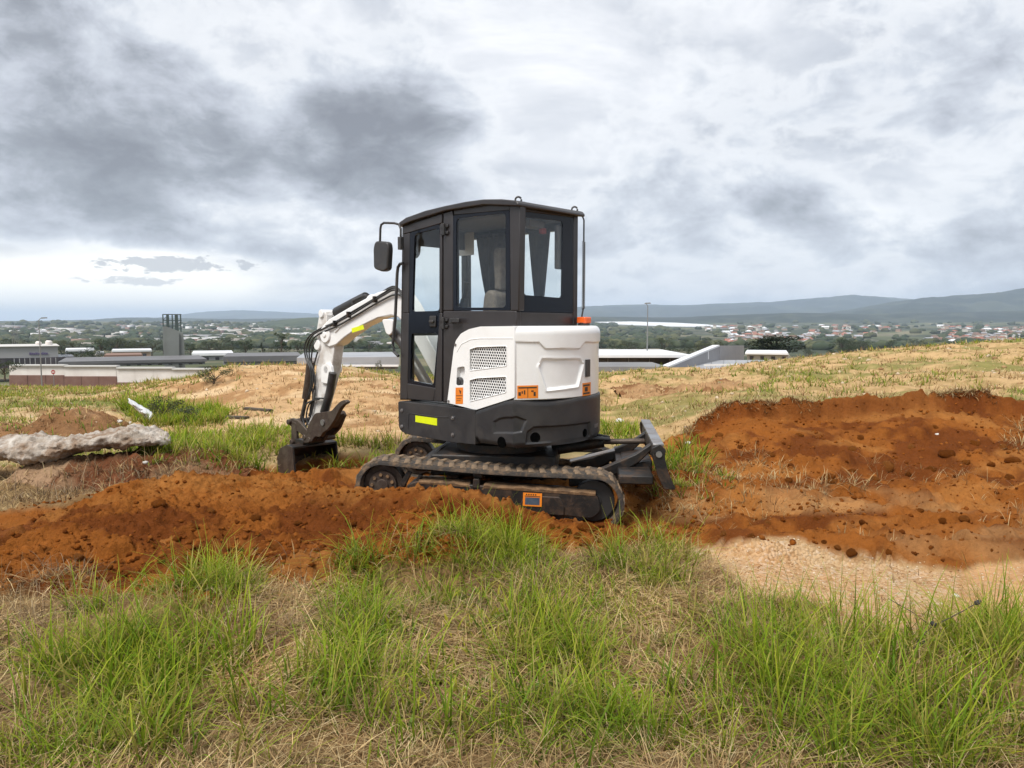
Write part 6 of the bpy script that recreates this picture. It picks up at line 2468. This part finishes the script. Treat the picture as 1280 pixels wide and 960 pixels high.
# ------------------------------------------------------------------ houses of the valley town
def house_mesh(k):
    w, d, h = [(9, 7, 3), (11, 8, 3.2), (8, 7, 5.5), (13, 8, 3), (7, 6, 2.8)][k % 5]
    mb = MB()
    mb.box(-w / 2, w / 2, -d / 2, d / 2, -2, h)
    mb.cur = 2
    for x_ in (-w * .28, w * .1, w * .32):
        mb.box(x_ - .6, x_ + .6, -d / 2 - .06, -d / 2 - .01, .9, 2.2)
    mb.cur = 1
    o_ = .5
    r_ = h + d * .28
    if k % 3 == 0:
        mb.add([(-w / 2 - o_, -d / 2 - o_, h), (w / 2 + o_, -d / 2 - o_, h), (w / 2 + o_, d / 2 + o_, h), (-w / 2 - o_, d / 2 + o_, h), (-w / 2 + d * .4, 0, r_), (w / 2 - d * .4, 0, r_)],
               [(0, 1, 5, 4), (1, 2, 5), (2, 3, 4, 5), (3, 0, 4), (3, 2, 1, 0)])
    else:
        mb.add([(-w / 2 - o_, -d / 2 - o_, h), (w / 2 + o_, -d / 2 - o_, h), (w / 2 + o_, d / 2 + o_, h), (-w / 2 - o_, d / 2 + o_, h), (-w / 2 - o_, 0, r_), (w / 2 + o_, 0, r_)],
               [(0, 1, 5, 4), (1, 2, 5), (2, 3, 4, 5), (3, 0, 4), (3, 2, 1, 0)])
    wm = ['hwall', 'hwall', 'hwall2', 'hwall3', 'hwall', 'hwall2'][k % 6]
    rm = ['hroof', 'hroof3', 'hroof2', 'hroof', 'roofgrey', 'hroof3', 'roofwhite'][k % 7]
    me = bpy.data.meshes.new('house')
    me.from_pydata(mb.v, [], mb.f)
    for m_ in (M[wm], M[rm], M['darkglass']):
        me.materials.append(m_)
    me.polygons.foreach_set('material_index', mb.mi)
    return me, {'hwall': 'cream', 'hwall2': 'ochre', 'hwall3': 'grey'}[wm], {'hroof': 'clay tiled', 'hroof3': 'brown tiled', 'hroof2': 'grey tiled', 'roofgrey': 'grey sheet', 'roofwhite': 'white sheet'}[rm]


HM = [house_mesh(k) for k in range(14)]
TOWN = [(855, 409, 1010, 434, .55), (1010, 408, 1150, 424, .35), (1160, 409, 1300, 431, .35)]
cnt = 0
while cnt < 260:
    b_ = TOWN[int(rg.choice(3, p=[.45, .25, .30]))]
    u_, v_ = rg.uniform(b_[0], b_[2]), rg.uniform(b_[1], b_[3])
    p = on_valley(u_, v_)
    if p is None or p[1] < 500:
        continue
    if float(fbm(np.array([u_ / 40.]), np.array([v_ / 14.]), 91, 2)[0]) < -.35:
        continue
    k = int(rg.integers(0, 14))
    o = link('house', HM[k][0], None, (p[0], p[1], float(valley_z(p[0], p[1])) + .8), rg.uniform(-.6, .6) + (1.57 if rg.random() < .3 else 0))
    s_ = rg.uniform(.85, 1.15) * (.8 + p[1] / 4000)
    o.scale = (s_, s_, s_)
    tag(o, '%s house with %s roof in the town %s' % (HM[k][1], HM[k][2], 'just right of the greenhouses' if u_ < 930 else 'above the round tree' if u_ < 1010 else 'between its two parts' if u_ < 1160 else 'at the right edge'), 'house', 'houses of the valley town')
    cnt += 1
# far town on the left, specks
nT = 1000
BXV = np.array([(-1, -1, 0), (1, -1, 0), (1, 1, 0), (-1, 1, 0), (-1, -1, 1), (1, -1, 1), (1, 1, 1), (-1, 1, 1)], float)
BXF = np.array([(0, 1, 5, 4), (1, 2, 6, 5), (2, 3, 7, 6), (3, 0, 4, 7), (4, 5, 6, 7)])
C_, S_ = [], []
for _ in range(nT):
    u_, v_ = rg.uniform(-60, 560), rg.choice([rg.normal(413, 3.0), rg.uniform(405, 434)])
    p = on_valley(u_, min(max(v_, 404.5), 436))
    if p is None or p[1] < 500 or float(fbm(np.array([u_ / 55.]), np.array([v_ / 9.]), 95, 2)[0]) < -.1:
        continue
    C_.append((p[0], p[1], float(valley_z(p[0], p[1])) - 1))
    big = rg.random() < .12
    S_.append((rg.uniform(16, 45) if big else rg.uniform(4, 9), rg.uniform(4, 10), rg.uniform(4, 8)))
C_, S_ = np.array(C_), np.array(S_)
V = BXV[None] * S_[:, None] + C_[:, None]
F_ = (BXF[None] + (np.arange(len(C_)) * 8)[:, None, None]).reshape(-1, 4)
pc = np.array([(.42, .41, .39), (.60, .60, .60), (.24, .16, .13), (.26, .26, .27), (.33, .30, .27)])[rg.integers(0, 5, len(C_))]
tag(link('distant_town', fast_mesh('distant_town', V.reshape(-1, 3), F_, M['wood'], np.repeat(pc, 8, axis=0), False)), kind='stuff')
# pale plastic tunnels far off on the right
gh = []
for (u_, v_) in ((744, 402.3), (790, 401.8), (845, 403.4), (880, 405.3), (914, 408.2), (870, 408.0), (820, 407.0), (770, 405.2)):
    r_ = ray(u_, v_)
    y_ = 3300 if v_ < 404.6 else 2900
    y_ = np.interp(v_, [401.5, 408.5], [3700, 2700])
    gh.append(at(u_, v_, y_))
gv_ = [tuple(p) for p in gh] + [(p.x, p.y, p.z - 12) for p in gh]
ng = len(gh)
o = MB().add(gv_, [tuple(range(ng)), tuple(range(ng, 2 * ng))[::-1]] + [(i, (i + 1) % ng, ng + (i + 1) % ng, ng + i) for i in range(ng)]).build('plastic_tunnels', M['roofwhite'])
tag(o, 'long pale strip of plastic covered fields far beyond the shed', 'greenhouse')

# ------------------------------------------------------------------ grass
def blades(roots, L_, W_, azim, lean, bend, c0, c1, seg=3):
    """ribbon blades; returns verts (n*2*(seg+1),3), quads, colours"""
    n_ = len(roots)
    dh = np.stack([np.cos(azim), np.sin(azim), np.zeros(n_)], 1)
    tw = azim + math.pi / 2 + RNG.uniform(-.7, .7, n_)
    sd = np.stack([np.cos(tw), np.sin(tw), np.zeros(n_)], 1)
    V = np.zeros((n_, seg + 1, 2, 3), np.float32)
    Cc = np.zeros((n_, seg + 1, 2, 3), np.float32)
    for k in range(seg + 1):
        t = k / seg
        ang = lean + bend * t
        # integrate along the curve
        if k == 0:
            pos = roots.copy()
        else:
            a_ = lean + bend * (t - .5 / seg)
            pos = pos + (dh * np.sin(a_)[:, None] + np.array([0, 0, 1.]) * np.cos(a_)[:, None]) * (L_ / seg)[:, None]
        w = W_ * (1 - t ** 1.7) * .5 + .0004
        V[:, k, 0] = pos - sd * w[:, None]
        V[:, k, 1] = pos + sd * w[:, None]
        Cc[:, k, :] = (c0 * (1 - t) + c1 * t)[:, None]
    base_ = (np.arange(n_) * 2 * (seg + 1))[:, None, None]
    q_ = np.array([[2 * k, 2 * k + 1, 2 * k + 3, 2 * k + 2] for k in range(seg)])[None]
    return V.reshape(-1, 3), (base_ + q_).reshape(-1, 4), Cc.reshape(-1, 3)


class Field:
    def __init__(s):
        s.V, s.F, s.C, s.n = [], [], [], 0

    def add(s, v, f, c_):
        s.V.append(v)
        s.F.append(f + s.n)
        s.C.append(c_)
        s.n += len(v)

    def build(s, name, m):
        return tag(link(name, fast_mesh(name, np.concatenate(s.V), np.concatenate(s.F), M[m], np.concatenate(s.C), False)), kind='stuff')


TOPL = np.array([(-400, 760), (-60, 735), (0, 722), (60, 716), (100, 722), (135, 742), (165, 745), (200, 728), (255, 716), (300, 708), (340, 722), (400, 738), (432, 712), (470, 690), (510, 672), (550, 668), (600, 672), (650, 680), (690, 694), (740, 697),
                 (780, 690), (800, 684), (850, 686), (885, 696), (905, 722), (940, 744), (1000, 766), (1060, 786), (1150, 798), (1220, 792), (1300, 785), (1700, 785)], float)
GREEN = [(170, 770, 130, 50), (560, 700, 150, 30), (190, 800, 150, 70), (170, 890, 190, 80), (40, 930, 120, 60), (250, 740, 90, 40), (420, 890, 90, 70), (470, 700, 60, 30), (560, 690, 90, 26), (530, 725, 110, 30), (440, 790, 40, 60), (760, 700, 40, 22), (850, 696, 60, 18), (820, 720, 50, 30),
         (960, 840, 80, 60), (1010, 800, 90, 50), (1120, 850, 140, 80), (1230, 850, 120, 90), (1150, 930, 160, 60), (740, 930, 70, 60), (690, 890, 60, 40), (660, 780, 50, 30), (1200, 800, 120, 30), (560, 900, 60, 50), (850, 900, 60, 50), (20, 830, 60, 40), (600, 750, 110, 30), (690, 830, 80, 50), (620, 930, 120, 40), (900, 930, 120, 50), (300, 940, 100, 40), (1040, 930, 110, 50), (940, 790, 60, 24)]
BARE = [(335, 800, 70, 110), (300, 900, 60, 80), (600, 830, 120, 40), (870, 890, 60, 60), (60, 760, 80, 26), (360, 750, 70, 24)]


def front_mask(X, Y, Z, slack=0):
    u_, v_ = project(X, Y, Z)
    tl = np.interp(u_, TOPL[:, 0], TOPL[:, 1]) + 16 * fbm(X * 2.4, Y * 2.4, 811, 4)
    return u_, v_, (v_ > tl - slack) & (Y > 1.2)


def scatter(n_, x0, x1, y0, y1, rg):
    return rg.uniform(x0, x1, n_), np.sqrt(rg.uniform(y0 ** 2, y1 ** 2, n_))


rg = np.random.default_rng(77)
gf, sf2 = Field(), Field()
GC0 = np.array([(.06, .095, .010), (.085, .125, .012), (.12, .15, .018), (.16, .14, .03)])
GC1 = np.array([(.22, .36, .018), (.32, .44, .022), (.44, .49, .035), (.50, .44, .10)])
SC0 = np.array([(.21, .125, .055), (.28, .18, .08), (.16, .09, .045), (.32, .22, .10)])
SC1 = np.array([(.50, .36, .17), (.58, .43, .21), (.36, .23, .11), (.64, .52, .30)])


def tufts(fld, X, Y, nb, L_, W_, leanv, bendv, pal0, pal1, rad=.03, seg=3, sink=.01, surf=None):
    """nb blades per tuft around each (X, Y)"""
    n_ = len(X)
    if not n_:
        return
    tint = RNG.integers(0, len(pal0), n_)
    X2, Y2 = np.repeat(X, nb), np.repeat(Y, nb)
    a_ = RNG.uniform(0, 2 * math.pi, n_ * nb)
    rr3 = RNG.uniform(0, 1, n_ * nb) ** .6 * rad
    X3, Y3 = X2 + np.cos(a_) * rr3, Y2 + np.sin(a_) * rr3
    Z3 = (surf or ground_z)(X3, Y3) - sink
    roots = np.stack([X3, Y3, Z3], 1)
    az = a_ + RNG.normal(0, .7, n_ * nb)
    ln_ = np.abs(RNG.normal(leanv, leanv * .6 + .05, n_ * nb))
    bd = np.abs(RNG.normal(bendv, bendv * .5 + .05, n_ * nb))
    Lr = np.repeat(L_, nb) * RNG.uniform(.45, 1.15, n_ * nb)
    Wr = np.repeat(W_, nb) * RNG.uniform(.6, 1.2, n_ * nb) if np.ndim(W_) else W_ * RNG.uniform(.6, 1.3, n_ * nb)
    ti = np.where(RNG.uniform(0, 1, n_ * nb) < .75, np.repeat(tint, nb), RNG.integers(0, len(pal0), n_ * nb))
    br_ = RNG.uniform(.75, 1.2, (n_ * nb, 1))
    fld.add(*blades(roots, Lr, Wr, az, ln_, bd, pal0[ti] * br_, pal1[ti] * br_, seg))


# foreground tufts
X, Y = scatter(12500, -4.0, 4.0, 2.1, 5.5, rg)
Z = ground_z(X, Y, False)
u_, v_, ok = front_mask(X, Y, Z)
gw = ell(u_, v_, *GREEN)
bw_ = ell(u_, v_, *BARE)
pr = np.clip(.26 + 1.15 * gw - .6 * bw_, .04, 1) * np.clip(.8 + 2.2 * fbm(X * 1.9, Y * 1.9, 813, 3), .18, 1.25)
isg = ok & (rg.uniform(0, 1, len(X)) < pr * (.55 + .45 * (fbm(X * 4, Y * 4, 812, 2) > -.2)))
Ls = (.07 + .23 * rg.uniform(0, 1, len(X)) ** 1.3) * (.8 + .5 * gw) * (1 + .35 * (u_ > 900) * (v_ > 780))
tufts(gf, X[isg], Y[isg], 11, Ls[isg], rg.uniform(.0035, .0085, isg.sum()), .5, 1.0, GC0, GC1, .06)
# tall bent blades at the right and the front edge
X, Y = scatter(800, -3, 3.4, 2.1, 3.9, rg)
u_, v_, ok = front_mask(X, Y, ground_z(X, Y, False))
ok &= (ell(u_, v_, (1130, 870, 190, 110), (1000, 830, 100, 60), (680, 930, 140, 60), (200, 880, 190, 90), (480, 900, 80, 60), (900, 910, 120, 60)) > .15)
X, Y = X[ok], Y[ok]
tufts(gf, X, Y, 5, rg.uniform(.24, .42, len(X)), np.full(len(X), .0085), .22, .8, GC0, GC1, .03, 5)
# broad bladed clumps
X, Y = scatter(260, -2.6, 3.0, 2.15, 3.6, rg)
u_, v_, ok = front_mask(X, Y, ground_z(X, Y, False))
ok &= ell(u_, v_, (730, 930, 90, 50), (150, 900, 160, 70), (690, 880, 60, 40), (1150, 900, 150, 70), (960, 880, 60, 40), (440, 880, 60, 60), (1010, 850, 50, 40)) > rg.uniform(.1, 1, len(X))
X, Y = X[ok], Y[ok]
tufts(gf, X, Y, 6, rg.uniform(.16, .32, len(X)), np.full(len(X), .0135), .45, 1.4, GC0 * .9, GC1 * np.array([.8, .95, 1.0]), .02, 6)
# single tall spikes standing over the rest at right
X, Y = scatter(400, .6, 3.2, 2.4, 4.2, rg)
u_, v_, ok = front_mask(X, Y, ground_z(X, Y, False), 20)
ok &= (u_ > 930) & (u_ < 1270) & (rg.uniform(0, 1, len(X)) < .35)
X, Y = X[ok], Y[ok]
tufts(gf, X, Y, 2, rg.uniform(.28, .52, len(X)), np.full(len(X), .005), .12, .3, GC0 * .8, GC1 * .75, .02, 4)
# upright dry stalks
X, Y = scatter(9500, -4.2, 4.2, 2.0, 5.6, rg)
u_, v_, ok = front_mask(X, Y, ground_z(X, Y, False))
gw = ell(u_, v_, *GREEN)
pr = np.clip(.55 - .35 * gw, .1, 1)
isd = ok & (rg.uniform(0, 1, len(X)) < pr)
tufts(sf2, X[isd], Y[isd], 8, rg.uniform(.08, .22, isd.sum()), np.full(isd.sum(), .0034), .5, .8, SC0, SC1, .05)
# flattened straw mat
n_ = 125000
X, Y = scatter(n_, -4.0, 4.0, 2.15, 5.4, rg)
Z = ground_z(X, Y)
u_, v_, ok = front_mask(X, Y, Z, 3)
gw, bw_ = ell(u_, v_, *GREEN), ell(u_, v_, *BARE)
ok &= rg.uniform(0, 1, n_) < np.clip(.72 - .6 * gw + .3 * bw_, 0, 1) * np.clip(.75 + .7 * fbm(X * 2.6, Y * 2.6, 817, 3), .15, 1)
X, Y, Z = X[ok], Y[ok], Z[ok]
n_ = len(X)
ti = rg.integers(0, 4, n_)
br_ = rg.uniform(.5, 1.4, (n_, 1)) * np.clip(1.08 + .45 * fbm(X * 1.5, Y * 1.5, 815, 3), .5, 1.4)[:, None]
mainaz = fbm(X * .8, Y * .8, 816, 2) * 2.5
sf2.add(*blades(np.stack([X, Y, Z + rg.uniform(0, .035, n_)], 1), rg.uniform(.06, .22, n_), rg.uniform(.002, .0046, n_), mainaz + rg.normal(0, 1.0, n_), rg.normal(1.35, .22, n_), rg.normal(.25, .35, n_), SC0[ti] * br_ * 1.25, SC1[ti] * br_, 2))
# dead brown brush and roots
X, Y = scatter(9000, -4.4, 4.2, 3.4, 5.8, rg)
u_, v_, ok = front_mask(X, Y, ground_z(X, Y, False), 14)
ok &= ell(u_, v_, (60, 750, 95, 40), (20, 790, 50, 40), (370, 735, 70, 34), (480, 760, 70, 30), (340, 820, 60, 90), (720, 720, 80, 26), (640, 740, 60, 30)) > rg.uniform(.1, 1, len(X))
X, Y = X[ok], Y[ok]
BC0 = np.array([(.07, .042, .022), (.11, .065, .035), (.15, .10, .06)])
BC1 = np.array([(.20, .13, .075), (.28, .20, .12), (.40, .31, .20)])
tufts(sf2, X, Y, 9, rg.uniform(.08, .22, len(X)), np.full(len(X), .003), .9, 1.5, BC0, BC1, .06, 4)
# thin dry tufts straying on to the gravel and the red shelf
X, Y = scatter(700, .6, 5.5, 3.6, 8.0, rg)
ok = fbm(X * 1.1, Y * 1.1, 831, 2) > -.1
tufts(sf2, X[ok], Y[ok], 6, rg.uniform(.05, .2, ok.sum()), np.full(ok.sum(), .0035), .6, .7, SC0, SC1, .05, 3)
X, Y = scatter(40000, -2.6, 2.6, 2.0, 3.1, rg)
Z = ground_z(X, Y)
u_, v_ = project(X, Y, Z)
okn = rg.uniform(0, 1, len(X)) < .75 - .35 * ell(u_, v_, *GREEN)
X, Y, Z = X[okn], Y[okn], Z[okn]
ti = rg.integers(0, 4, len(X))
br_ = rg.uniform(.5, 1.4, (len(X), 1))
sf2.add(*blades(np.stack([X, Y, Z + rg.uniform(0, .03, len(X))], 1), rg.uniform(.04, .15, len(X)), rg.uniform(.0015, .0035, len(X)), rg.uniform(0, 6.28, len(X)), rg.normal(1.35, .25, len(X)), rg.normal(.25, .4, len(X)), SC0[ti] * br_, SC1[ti] * br_, 2))
# small broad leaved weeds with yellow green leaves
wf = Field()
X, Y = scatter(2600, -3.4, 3.6, 2.0, 5.2, rg)
u_, v_, ok = front_mask(X, Y, ground_z(X, Y, False), -8)
ok &= (ell(u_, v_, (580, 880, 130, 70), (640, 800, 180, 60), (880, 900, 120, 70), (1220, 920, 120, 50), (760, 860, 140, 80), (500, 820, 80, 60)) > rg.uniform(0, .9, len(X)))
X, Y = X[ok], Y[ok]
WC0 = np.array([(.10, .13, .02), (.07, .11, .02), (.16, .19, .02)])
WC1 = np.array([(.34, .38, .04), (.18, .28, .04), (.50, .47, .04)])
tufts(wf, X, Y, 8, rg.uniform(.05, .14, len(X)), np.full(len(X), .018), .55, .9, WC0, WC1, .05, 3)
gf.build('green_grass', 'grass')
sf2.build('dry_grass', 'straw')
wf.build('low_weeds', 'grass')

# grass further off: behind the machine, on the bank, on the plateau and the left field
mf, ms2 = Field(), Field()
MIDG = [(440, 568, 90, 22), (300, 575, 130, 20), (250, 560, 120, 18), (200, 505, 60, 16), (225, 520, 70, 18), (770, 545, 40, 14), (850, 580, 45, 20), (140, 640, 70, 8), (870, 610, 60, 20), (250, 470, 60, 8), (330, 545, 60, 12), (540, 575, 90, 14), (215, 556, 40, 10)]
X, Y = scatter(30000, -9, 5, 5.6, 14, rg)
Z = surf_z(X, Y)
u_, v_ = project(X, Y, Z)
K, _ = MOUND(X, Y)
gw = ell(u_, v_, *MIDG)
s_, t_ = uc_coords(X, Y)
under = (np.abs(s_) < 1.15) & (np.abs(t_) < .85)
ok = (rg.uniform(0, 1, len(X)) < gw * .55) & (K < .02) & ~under & (np.hypot(X + 2.25, Y - 8.65) > .8)
X, Y, gw2 = X[ok], Y[ok], gw[ok]
hh = rg.uniform(.10, .26, len(X)) * (1 + .6 * (ell(u_[ok], v_[ok], (200, 505, 60, 18)) > .2)) * (.7 + .5 * (Y > 7.5))
tufts(mf, X, Y, 7, hh, .0045 + .0011 * Y, .35, .8, GC0, GC1, .06, 3, surf=surf_z)
# dry stuff
MIDD = [(880, 610, 90, 30), (950, 600, 60, 40), (100, 620, 160, 40), (220, 590, 120, 22), (30, 650, 100, 24), (330, 560, 150, 22), (860, 640, 60, 16), (500, 560, 100, 16), (1280, 545, 30, 20), (1060, 610, 50, 14)]
X, Y = scatter(26000, -9, 7, 5.3, 12, rg)
Z = surf_z(X, Y)
u_, v_ = project(X, Y, Z)
K, _ = MOUND(X, Y)
s_, t_ = uc_coords(X, Y)
under = (np.abs(s_) < 1.15) & (np.abs(t_) < .85)
brn = ell(u_, v_, (170, 598, 130, 24), (60, 620, 80, 24), (30, 655, 70, 16)) > rg.uniform(.1, 1.2, len(X))
Xb, Yb = X[brn & (K < .02)], Y[brn & (K < .02)]
tufts(ms2, Xb, Yb, 7, rg.uniform(.08, .24, len(Xb)), np.full(len(Xb), .0065), .8, 1.5, BC0, BC1, .08, 3, surf=surf_z)
ok = (rg.uniform(0, 1, len(X)) < ell(u_, v_, *MIDD) * .55) & (K < .02) & ~under & (np.hypot(X + 2.25, Y - 8.65) > .8)
X, Y = X[ok], Y[ok]
tufts(ms2, X, Y, 6, rg.uniform(.06, .2, len(X)), .0030 + .0007 * Y, .7, .8, SC0, SC1, .07, 2, surf=surf_z)
# sparse cover of the plateau and the far field
nF = 30000
TH, RD = rg.uniform(-.72, .72, nF), np.exp(rg.uniform(math.log(9.5), math.log(60), nF))
X, Y = np.sin(TH) * RD, np.cos(TH) * RD
Z = surf_z(X, Y)
u_, v_ = project(X, Y, Z)
sand = ell(u_, v_, (370, 495, 180, 36), (480, 510, 120, 44), (330, 535, 200, 26), (90, 528, 70, 24), (800, 490, 60, 18), (900, 478, 60, 12))
bkm = (X > 1.8) & (Y < bank_line(X) + .1)
cl = fbm(X * .45, Y * .45, 821, 3) + .5 * fbm(X * 2, Y * 2, 822, 2)
greenp = np.clip(.02 + 1.0 * cl + .5 * (u_ < 300) * (v_ < 520), 0, 1) * (1 - .85 * sand) * np.where(u_ > 740, .55, 1)
ok = ~bkm & (rg.uniform(0, 1, nF) < greenp) & (RD > 9.5)
tufts(mf, X[ok], Y[ok], 5, rg.uniform(.06, .17, ok.sum()) * (.8 + RD[ok] / 45), .0045 + .0010 * RD[ok], .4, .7, GC0 * 1.15 + .02, GC1 * .8 + np.array([.05, .03, .01]), .10, 2, surf=surf_z)
ok = ~bkm & (rg.uniform(0, 1, nF) < .6 * (1 - .35 * sand) * np.where(u_ > 740, .65, 1)) & (RD > 9.5)
tufts(ms2, X[ok], Y[ok], 5, rg.uniform(.05, .14, ok.sum()) * (.8 + RD[ok] / 45), .0040 + .0009 * RD[ok], .6, .7, SC0 * 1.2, SC1, .12, 2, surf=surf_z)
Xl = rg.uniform(2.0, 9.5, 1500)
Yl = bank_line(Xl) + np.abs(rg.normal(0, .10, 1500)) + .01
okl = fbm(Xl * 1.8, Xl * 0, 833, 3) > -.15
tufts(ms2, Xl[okl], Yl[okl], 6, rg.uniform(.05, .14, okl.sum()), np.full(okl.sum(), .009), .7, .9, SC0 * .9, SC1, .06, 2, surf=surf_z)
mf.build('field_grass', 'grass')
ms2.build('field_straw', 'straw')

# ------------------------------------------------------------------ air
hz = MB().box(-32000, 32000, -32000, 32000, -75, 420).build('haze', M['glass'], smooth=0)
hz.data.materials.clear()
hm = bpy.data.materials.new('air')
hm.use_nodes = True
hm.node_tree.nodes.clear()
ho = hm.node_tree.nodes.new('ShaderNodeOutputMaterial')
hv = hm.node_tree.nodes.new('ShaderNodeVolumePrincipled')
hv.inputs['Color'].default_value = (.66, .80, 1.0, 1)
hv.inputs['Density'].default_value = 8.5e-5
hm.node_tree.links.new(hv.outputs[0], ho.inputs['Volume'])
hz.data.materials.append(hm)
tag(hz, kind='stuff')
